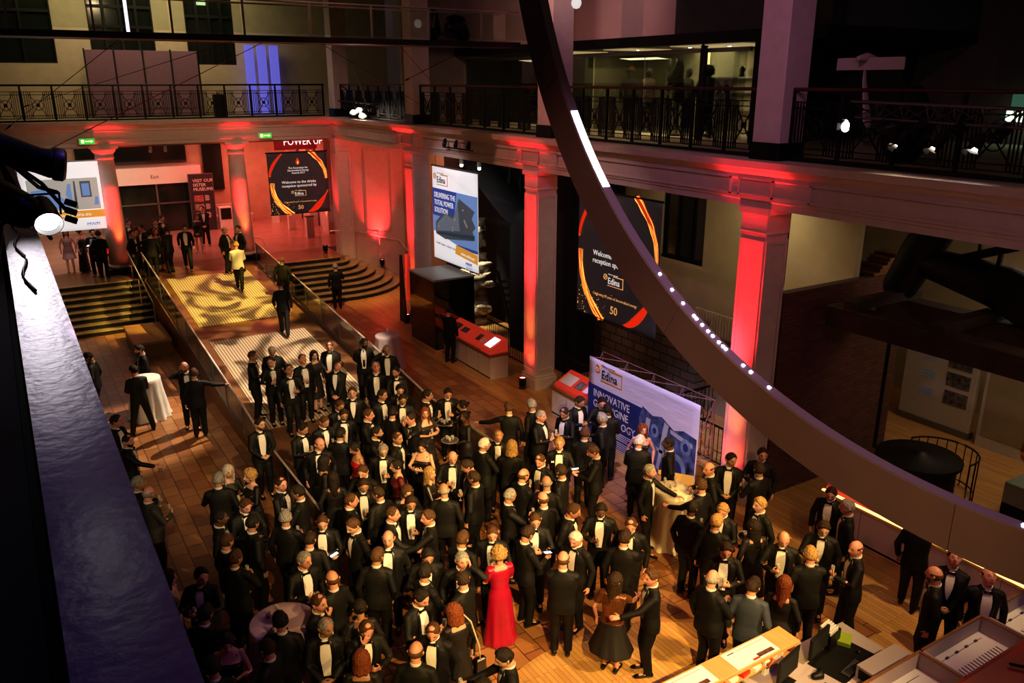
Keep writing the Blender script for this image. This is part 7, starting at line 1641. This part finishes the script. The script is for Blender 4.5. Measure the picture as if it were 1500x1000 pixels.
 (6.96, 32.23, 1.4, 48.0, 'bald', 'm', 'p', ('hang', 'glass', 'stand'), 0, 'bald man with a glass at the head of the ramp', {}, 1.8),
 (7.52, 32.24, 1.4, 287.0, 'short', 's', 't', ('hang', 'glass', 'stand'), 0, 'man facing the bald man at the head of the ramp beside the red column', {}, 1.8),
 (8.06, 28.65, 0.75, 154.0, 'bald', 'g', 'p', ('hang', 'hang', 'stand'), 0, 'bald man seen from behind climbing the curved steps behind the glass rail', {}, 1.8),
 (10.46, 29.9, 0.0, 171.0, 'short', 'g', 't', ('hang', 'glass', 'stand'), 0, 'grey-haired man seen from behind alone on the floor before the curved steps', {}, 1.8),
 (7.01, 25.22, 0.71, 162.0, 'short', 'm', 't', ('swing', 'back', 'walk'), 0, 'man in black suit striding up the ramp seen from behind', {}, 1.8),
 (1.28, 22.93, 0.0, 247.0, 'short', 'k', 't', ('hang', 'hang', 'stand'), 2, 'dark-haired man in black with lowered head near the left steps', {}, 1.8),
 (2.49, 22.91, 0.0, 274.0, 'short', 'k', 'p', ('hang', 'glass', 'walk'), 0, 'bearded man leaning toward the white-clothed table on the left floor', {'beard': True}, 1.8),
 (2.09, 21.17, 0.0, 189.0, 'short', 'k', 'p', ('clasp', 'clasp', 'wide'), 0, 'man with legs apart seen from behind at the white-clothed table on the left floor', {}, 1.8),
 (3.21, 20.84, 0.0, 351.0, 'bald', 's', 'p', ('hang', 'ear', 'step'), 0, 'bald bearded man with glasses facing front beside the ramp', {'beard': True, 'specs': True}, 1.8),
 (3.28, 20.14, 0.0, 171.0, 'short', 'm', 'p', ('hang', 'out', 'stand'), 0, 'man seen from behind stretching his arm to the glass rail of the ramp', {}, 1.8),
 (2.79, 33.83, 1.4, 155.0, 'short', 's', 't', ('hang', 'hang', 'stand'), 0, 'man seen from behind left of the left red column on the landing', {}, 1.8),
 (2.62, 34.35, 1.4, 335.0, 'short', 's', 'p', ('phone', 'phone', 'stand'), 1, 'man looking at his phone behind another man left of the left red column', {}, 1.8),
 (2.28, 35.4, 1.4, 56.0, 'up', 'k', 'p', ('hang', 'hang', 'stand'), 0, 'woman in long black dress on the landing at far left', {'dress': 'longblack'}, 1.68),
 (4.23, 34.89, 1.4, 144.0, 'up', 'm', 'p', ('hang', 'hang', 'stand'), 0, 'woman in black open-backed dress at the left red column', {'dress': 'longblack'}, 1.68),
 (3.84, 33.28, 1.4, 63.0, 'short', 's', 't', ('hang', 'hang', 'stand'), 0, 'man in black at the top of the stairs beside the left red column', {}, 1.8),
 (4.39, 34.37, 1.4, 293.0, 'short', 's', 't', ('hang', 'hang', 'stand'), 0, 'man in black behind the landing group by the exit doors', {}, 1.8),
 (4.4, 32.82, 1.4, 171.0, 'short', 'k', 't', ('out', 'hang', 'stand'), 0, 'man seen from behind with his hand on the stair rail top', {}, 1.8),
 (4.79, 34.0, 1.4, 32.0, 'long', 'r', 'p', ('hang', 'hang', 'stand'), 0, 'red-haired woman in dark green dress in the landing group', {'dress': 'green'}, 1.68),
 (5.05, 35.5, 1.4, 352.0, 'short', 's', 'p', ('hang', 'hang', 'stand'), 0, 'man with glasses facing front before the dark exit doors', {'specs': True}, 1.8),
 (5.42, 36.5, 1.4, 22.0, 'short', 's', 'p', ('hang', 'hang', 'stand'), 0, 'man turned right before the dark exit doors behind the group', {}, 1.8),
 (5.1, 33.38, 1.4, 221.0, 'short', 's', 't', ('hang', 'hang', 'stand'), 0, 'man seen from behind bending left in the landing group', {}, 1.8),
 (5.8, 33.68, 1.4, 350.0, 'short', 's', 'f', ('swing', 'back', 'walk'), 2, 'man with glasses in tuxedo walking forward at the head of the ramp', {'specs': True}, 1.8),
 (6.9, 36.93, 1.4, 339.0, 'up', 'k', 't', ('low', 'low', 'step'), 0, 'woman in black with leggings beside the museum information board', {'dress': 'short'}, 1.68),
 (7.49, 38.43, 1.4, 349.0, 'short', 's', 'p', ('low', 'low', 'step'), 0, 'staff man in black with badge before the museum information board', {}, 1.8),
 (1.82, 35.68, 1.4, 357.0, 'long', 'm', 'p', ('hang', 'hang', 'stand'), 0, 'woman in short pink dress on the landing behind the spotlight', {'dress': 'pink'}, 1.68),
 (4.09, 36.09, 1.4, 14.0, 'short', 's', 't', ('hang', 'hang', 'stand'), 0, 'man in black behind the left red column by the exit doors', {}, 1.8),
]
HEADS = {1: (35, 5, 0), 2: (8, 20, 0), 3: (10, -28, 0), 4: (0, -14, 30)}
VAR0 = [(0, 0, 0), (22, 2, 0), (-22, 0, 0)]
ALT = [('hang', 'hang', 'stand'), ('pocket', 'hang', 'stand'), ('hang', 'glass', 'stand'), ('clasp', 'clasp', 'stand')]
kg = {}
n_h = 0
for i, (x, y, z, ang, hair, hc, skin, pose, hd, label, opt, h) in enumerate(CROWD):
    opt = dict(opt); dk = opt.pop('dress', None)
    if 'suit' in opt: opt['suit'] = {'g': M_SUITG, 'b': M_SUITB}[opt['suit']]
    if dk is None and pose == ('hang', 'hang', 'stand') and hair != 'bald':
        pose = ALT[i % 4] if not opt.get('tie') else pose
    head = HEADS.get(hd) or VAR0[i % 3]
    if hd == 0 and pose[2] == 'walk': head = (0, 8, 0)
    mir = (i % 2 == 1) and pose[0] != pose[1] and 'out' not in pose and 'ear' not in pose and pose[2] != 'walk'
    kw = dict(hair=hair, hc=hc, skin=skin, pose=pose, head=head, mirror=mir, h=h - .02 + .0)
    kw['op'] = 0 if i % 5 == 2 else 1
    for k in ('bulk', 'op', 'tie', 'specs', 'beard', 'suit', 'shirt_only'):
        if k in opt: kw[k] = opt[k]
    if dk: kw['dress'] = DR[dk]; kw.pop('op', None)
    elif i % 3 == 0 and 'bulk' not in kw and hair in ('bald', 'thin'): kw['bulk'] = 1
    p = person(x, y, z, R(ang), label, **kw)
    what = label
    if 'behind the display case' in label: p.location.y += .75; p.location.x += .3
    if 'glass' in pose or ('reach' in pose and i % 2 == 0):
        side = 'R' if pose[1] in ('glass', 'reach') else 'L'
        w = hand_world(p, pose, side, (0, 0, -.11))
        lab = 'stemmed glass held by the ' + what
        lab = ' '.join(lab.split()[:16])
        drink(w, lab, 'wine' if i % 4 else 'tumbler')
    if 'phone' in pose:
        side = 'R' if pose[1] == 'phone' else 'L'
        w = hand_world(p, pose, side, (0, 0, .02)); q = MB(); q.bbox(-.036, .036, -.072, .072, 0, .009, .003)
        ph_ = empty('smartphone', w, R(ang), ' '.join(('lit smartphone held by the ' + what).split()[:16]), 'phone'); q.build('casing', M_BLACK, ph_)
        q = MB(); q.box(-.032, .032, -.066, .066, .0095, .0105); q.build('screen', emis('blue_white_phone_screen', (.45, .65, 1.), 2.5) if 'psc' not in _cache else _cache['psc'], ph_); ph_.rotation_euler = (R(12), 0, R(ang))
    if 'ear' in pose and 'phone' in label and 'rubbing' not in label:
        w = hand_world(p, pose, 'R', (0, 0, 0)); q = MB(); q.bbox(-.036, .036, -.005, .005, -.072, .072, .002)
        tag(q.build('smartphone', M_BLACK, None, False, w, (R(10), 0, R(ang)+.9)), 'dark smartphone at the ear of the man by the right rail', 'phone')
    if 'tray' in pose:
        side = 'R' if pose[1] == 'tray' else 'L'
        w = hand_world(p, pose, side, (0, -.08, .03)); tr_ = empty('serving_tray', w, 0, ' '.join(('round tray carried by the ' + what).split()[:16]), 'tray')
        q = MB(); q.lathe([(.001, 0), (.17, 0), (.19, .02), (.18, .02), (.165, .006), (.001, .006)], 28, closed=False); q.build('dish', M_GREYMET if 'pale' in label else M_BLACK, tr_, 'all')
        q = MB(); q.tube([(.185*cos(a), .185*sin(a), .02) for a in [2*pi*k/24 for k in range(25)]], .004, 5, caps=False); q.build('rim', M_STEEL, tr_)
        for k in range(3): drink((w[0]+.07*cos(2.1*k), w[1]+.07*sin(2.1*k), w[2]+.008), ' '.join(('glass on the tray of the ' + what).split()[:16]), 'tumbler', 'glasses on tray of ' + what[:40])
    if dk == 'sequin':
        child('top', dress_mesh(pose, .96, .0, 'short', 1.455, M_SEQ), p).scale = (1.03, 1.05, 1.0)
    if 'sequin shawl' in label:
        q = MB(); q.tube([(.10, -.10, 1.40), (.17, .02, 1.42), (.20, .10, 1.30), (.22, .12, 1.05), (.20, .10, .75)], [.03, .04, .05, .045, .03], 8, flat=.4); q.build('shawl', mat('silver_sequins', (.6, .6, .62), .3, metal=.7, noise_amt=.8, scale=90), p, 'all')
    if 'strap bag' in label:
        t = empty('shoulder_bag', (x, y, 0), R(ang), 'black shoulder bag with pale strap hanging from the auburn-bobbed woman', 'bag')
        q = MB(); q.tube([(-.14, -.06, 1.44), (-.17, .10, 1.40), (-.26, .16, 1.0), (-.30, .12, .72)], .012, 6); q.build('strap', mat('pale_gold_strap', (.6, .5, .35), .4), t)
        q = MB(); q.bbox(-.40, -.22, .04, .14, .45, .74, .02); q.build('bag_body', M_SATIN, t)
    if 'pocket square' in label:
        q = MB(); q.prism([(-.03, 0), (.03, 0), (.02, .04), (0, .02), (-.02, .045)], 1, -.145, -.13); q.v = [(a+.12, b2, c+1.30) for a, b2, c in q.v]; q.build('pocket_square', M_PAPER, p)

# ------------------------------------------------------------------ lights
def spot(loc, to, e, c, size=40, blend=.6, r=.08, gobo=None, name='spot'):
    l = bpy.data.lights.new(name, 'SPOT'); l.energy = e; l.color = c; l.spot_size = R(size); l.spot_blend = blend; l.shadow_soft_size = r
    o = link(bpy.data.objects.new(name, l)); o.location = loc; o.rotation_euler = (V(to)-V(loc)).to_track_quat('-Z', 'Y').to_euler()
    if gobo:
        l.use_nodes = True; nt = l.node_tree; em = nt.nodes['Emission']; tc = nt.nodes.new('ShaderNodeTexCoord'); sp = nt.nodes.new('ShaderNodeSeparateXYZ'); nt.links.new(tc.outputs['Normal'], sp.inputs[0])
        cb = nt.nodes.new('ShaderNodeCombineXYZ')
        for i_ in (0, 1): nt.links.new(math_node(nt, 'DIVIDE', sp.outputs[i_], sp.outputs[2]), cb.inputs[i_])
        mg = nt.nodes.new('ShaderNodeTexNoise'); mg.inputs['Scale'].default_value = gobo; mg.inputs['Detail'].default_value = 1.5; mg.inputs['Distortion'].default_value = 1.8; nt.links.new(cb.outputs[0], mg.inputs['Vector'])
        cr = nt.nodes.new('ShaderNodeValToRGB'); cr.color_ramp.elements[0].position = .40; cr.color_ramp.elements[0].color = (.12, .12, .12, 1); cr.color_ramp.elements[1].position = .52; nt.links.new(mg.outputs['Fac'], cr.inputs[0]); nt.links.new(cr.outputs[0], em.inputs['Strength'])
    return o
def area(loc, to, e, c, sx=1., sy=None, name='area', spread=180):
    l = bpy.data.lights.new(name, 'AREA'); l.energy = e; l.color = c; l.shape = 'RECTANGLE'; l.size = sx; l.size_y = sy or sx; l.spread = R(spread)
    o = link(bpy.data.objects.new(name, l)); o.location = loc; o.rotation_euler = (V(to)-V(loc)).to_track_quat('-Z', 'Y').to_euler(); return o
WARM = (1., .64, .22); AMB = (1., .50, .16)
# warm washes on the crowd
spot((1.5, -2.5, 10.6), (6.6, 9.0, .6), 9500, WARM, 36, .8, .06)
spot((10.5, -2.5, 10.6), (6.8, 9.6, .6), 9000, WARM, 36, .8, .06)
spot((11.9, 6.9, 7.5), (6.6, 9.6, 0), 1100, WARM, 62, .8, .03)
spot((3.0, -1.5, 12.9), (6.4, 14.5, .5), 9000, (1., .68, .34), 28, .9, .06)
spot((11.8, 3.0, 11.0), (12.0, 7.4, 0), 2000, (1., .66, .30), 34, .8, .05)
spot((11.9, 8.0, 7.6), (5.5, 18.5, 0), 2400, (1., .68, .36), 34, .9, .03)
spot((.16, 3.85, 7.86), (4.2, 19.5, 0), 1500, (1., .80, .52), 26, .7, .02)
# counter
spot((7.0, 1.0, 9.5), (6.9, 6.2, 1.0), 520, (1., .80, .55), 26, .8, .08)
area((10.5, 2.0, 6.0), (10.3, 4.8, 1.0), 18, (.70, .48, 1.), 1.2)
# ramp: yellow above, cooler below, patterned
spot((9.8, 20.5, 12.6), (6.2, 30.0, .9), 17000, (1., .70, .16), 27, .35, .03, 9.)
spot((9.5, 15.5, 12.6), (6.3, 23.0, .5), 14000, (1., .74, .50), 25, .4, .03, 9.)
spot((10.5, 24.5, 12.2), (2.2, 21.3, .5), 11000, (1., .80, .58), 19, .5, .03)
spot((7.0, 22.0, 13.0), (1.0, 31.5, 0.8), 3000, (1., .62, .22), 24, .8, .08)
spot((7.0, 22.0, 13.0), (11.6, 31.5, 0.8), 4000, (1., .68, .26), 20, .8, .08)
# booth and banners
spot((6.5, 8.5, 11.5), (11.6, 13.2, 1.2), 4800, (.66, .56, 1.), 26, .6, .05)
spot((6.0, 22.0, 11.5), (12.4, 23.8, 4.2), 900, (.9, .9, 1.), 26, .6, .05)
spot((4.0, 16.0, 12.5), (12.4, 15.4, 4.2), 500, (1., .8, .7), 26, .6, .05)
spot((6.2, 22.0, 12.4), (10.6, 34.2, 4.4), 700, (1., .85, .8), 14, .6, .05); spot((6.2, 22.0, 12.4), (1.9, 34.2, 4.4), 1500, (.95, .95, 1.), 14, .6, .05)
# red uplights
RED = (1., .022, .035); ORA = (1., .30, .06)
for (x, y, z, tx, ty, e) in ((11.75, 18.76, .36, 12.2, 18.78, 1.), (11.75, 26.64, .36, 12.2, 26.62, .9), (11.72, 10.93, .36, 12.2, 10.92, 1.2)):
    spot((x, y, z), (tx-.10, ty, 7.2), 4200*e, RED, 18, .7, .04); spot((x, y, z), (tx, ty, 4.0), 700*e, RED, 22, 1., .04); spot((x, y, z), (tx, ty, 2.6), 110*e, ORA, 24, 1., .04)
    spot((11.62, y, .36), (12.2, y, 1.3), 60*e, RED, 70, 1., .03); spot((11.62, y, .36), (12.2, y, 1.1), 26*e, ORA, 44, 1., .03)
    spot((10.5, y, .35), (12.2, y+.02, 4.2), 1900*e, RED, 20, .8, .04); spot((10.9, y, .35), (12.2, y, 1.9), 130*e, ORA, 22, 1., .04)  # added red and orange spots farther out, where no fixture stands
    spot((11.45, y, z), (11.9, y, 7), 900*e, RED, 30, 1., .04)
for x in (3.75, 8.45):
    spot((x-.1, 33.72, 1.78), (x-.22, 34.26, 5.6), 2000, RED, 18, .9, .04); spot((x-.1, 33.72, 1.78), (x-.25, 34.25, 3.6), 260, ORA, 24, 1., .04)
    spot((x-.75, 33.4, 1.6), (x-.22, 34.26, 4.6), 1300, RED, 26, 1., .04)  # extra red spot from the left, added without a fixture
    spot((x-.1, 33.72, 1.78), (x-.3, 34.0, 6.4), 160, RED, 60, .9, .04)
spot((11.5, 33.95, 1.75), (12.0, 34.1, 6.2), 900, RED, 44, .9, .05); spot((14.0, 33.6, .95), (13.9, 34.1, 5.2), 1600, RED, 54, .9, .04); spot((14.0, 33.6, .95), (14.0, 34.1, 3.0), 120, ORA, 30, 1., .04)
for y in (44.0, 41.3, 38.6): spot((12.9, y-.1, 1.6), (13.3, y, 6.0), 900, (1., .12, .03), 40, .9, .04)
area((8.0, 39.5, 5.9), (8.5, 40.5, 1.4), 200, (1., .08, .07), 5, 5)
area((10.6, 41.5, 5.9), (10.6, 41.5, 1.4), 260, (1., .18, .14), 3, 4)
area((4.5, 40.5, 5.9), (4.5, 41.8, 1.4), 170, (1., .72, .48), 5, 4)
area((1.5, 38.5, 5.9), (1.0, 38.8, 1.4), 130, (1., .78, .62), 3, 4)
area((13.6, 28.6, 6.0), (13.8, 33.5, 1.0), 90, (1., .30, .20), 1.2, 1.2)
# purple on the ledge, gallery piers and ring
spot((1.6, 3.6, 12.4), (.1, 3.6, 7.1), 85, (.20, .10, 1.), 80, .9, .1); spot((.3, 24.0, 11.6), (.1, 6.3, 7.1), 800, (1., .90, 1.), 4.5, 1., .10)  # second spot is unseen, added to raise the pale streak on the ledge
spot((4.0, 6.0, 13.5), (12.3, 14.5, 9.2), 1200, (.62, .26, .58), 60, .9, .2)
spot((1.5, 7.0, 12.5), (5.6, 6.6, 6.4), 600, (1., .22, .18), 44, .9, .2); spot((9.5, 2.0, 14.0), (5.7, 4.0, 6.0), 700, (.30, .14, 1.), 60, .9, .1)
# entablature wash
spot((1.5, -1.0, 12.0), (12.2, 6.5, 6.8), 600, (.85, .42, .60), 50, .9, .1); spot((5.0, 18.0, 12.6), (12.2, 20, 6.8), 900, (1., .40, .30), 75, .9, .1)
spot((6.0, 22.0, 12.6), (6.0, 34.2, 6.6), 1200, (1., .66, .40), 50, .9, .1); spot((6.0, 26.0, 13.0), (12.3, 33.0, 4.0), 700, (1., .6, .55), 60, .9, .1)
# galleries and bays
area((5.5, 35.6, 12.5), (5.5, 38.0, 8.5), 170, (1., .80, .48), 8, 1.5)
area((17.6, 18.5, 9.28), (17.8, 18.5, 7.0), 150, (1., .82, .45), 1.6, 5); area((17.0, 24.0, 9.28), (17.2, 24, 7.0), 40, (1., .80, .45), 1.4, 4)
spot((9.5, 15.0, 13.0), (15.2, 20.5, 10.8), 700, (.85, .50, .48), 60, .9, .3)
area((14.3, 13.0, 6.1), (15.2, 13.5, 3.0), 60, (1., .80, .48), 1.5, 4); area((18.3, 8.0, 6.1), (18.7, 9.5, 1.0), 130, (1., .76, .52), 3, 5)
area((14.2, 5.0, 6.0), (13.0, 6.0, 0), 36, (1., .66, .34), 1.5, 4); spot((12.75, 24.9, 6.1), (14.0, 25.6, 1.6), 1500, (1., .86, .60), 36, .7, .02)
spot((13.2, 21.0, 6.0), (14.9, 23.0, .5), 70, (1., .9, .75), 30, .7, .03); area((13.6, 16.5, 6.1), (14.6, 16.8, 0), 14, (1., .8, .5), 1, 4)
w = bpy.data.worlds.new('night'); sc.world = w; w.use_nodes = True; w.node_tree.nodes['Background'].inputs[0].default_value = (.020, .013, .011, 1); w.node_tree.nodes['Background'].inputs[1].default_value = 1.
area((6.0, 14.0, 14.2), (6.0, 14.0, 0), 120, (1., .55, .30), 10, 24)

# ------------------------------------------------------------------ camera
cd = bpy.data.cameras.new('camera'); cam = link(bpy.data.objects.new('camera', cd)); sc.camera = cam
cd.sensor_width = 36; cd.lens = 1200/1500*36; cd.clip_start = .1; cd.clip_end = 200
yaw, pit = .553, .308
fw = V((sin(yaw)*cos(pit), cos(yaw)*cos(pit), -sin(pit))); rt = V((cos(yaw), -sin(yaw), 0)); up = rt.cross(fw)
cam.matrix_world = Matrix(((rt.x, up.x, -fw.x, 0), (rt.y, up.y, -fw.y, 0), (rt.z, up.z, -fw.z, 8.5), (0, 0, 0, 1)))
sc.view_settings.view_transform = 'Standard'; sc.view_settings.look = 'Medium High Contrast'; sc.view_settings.exposure = 0.0
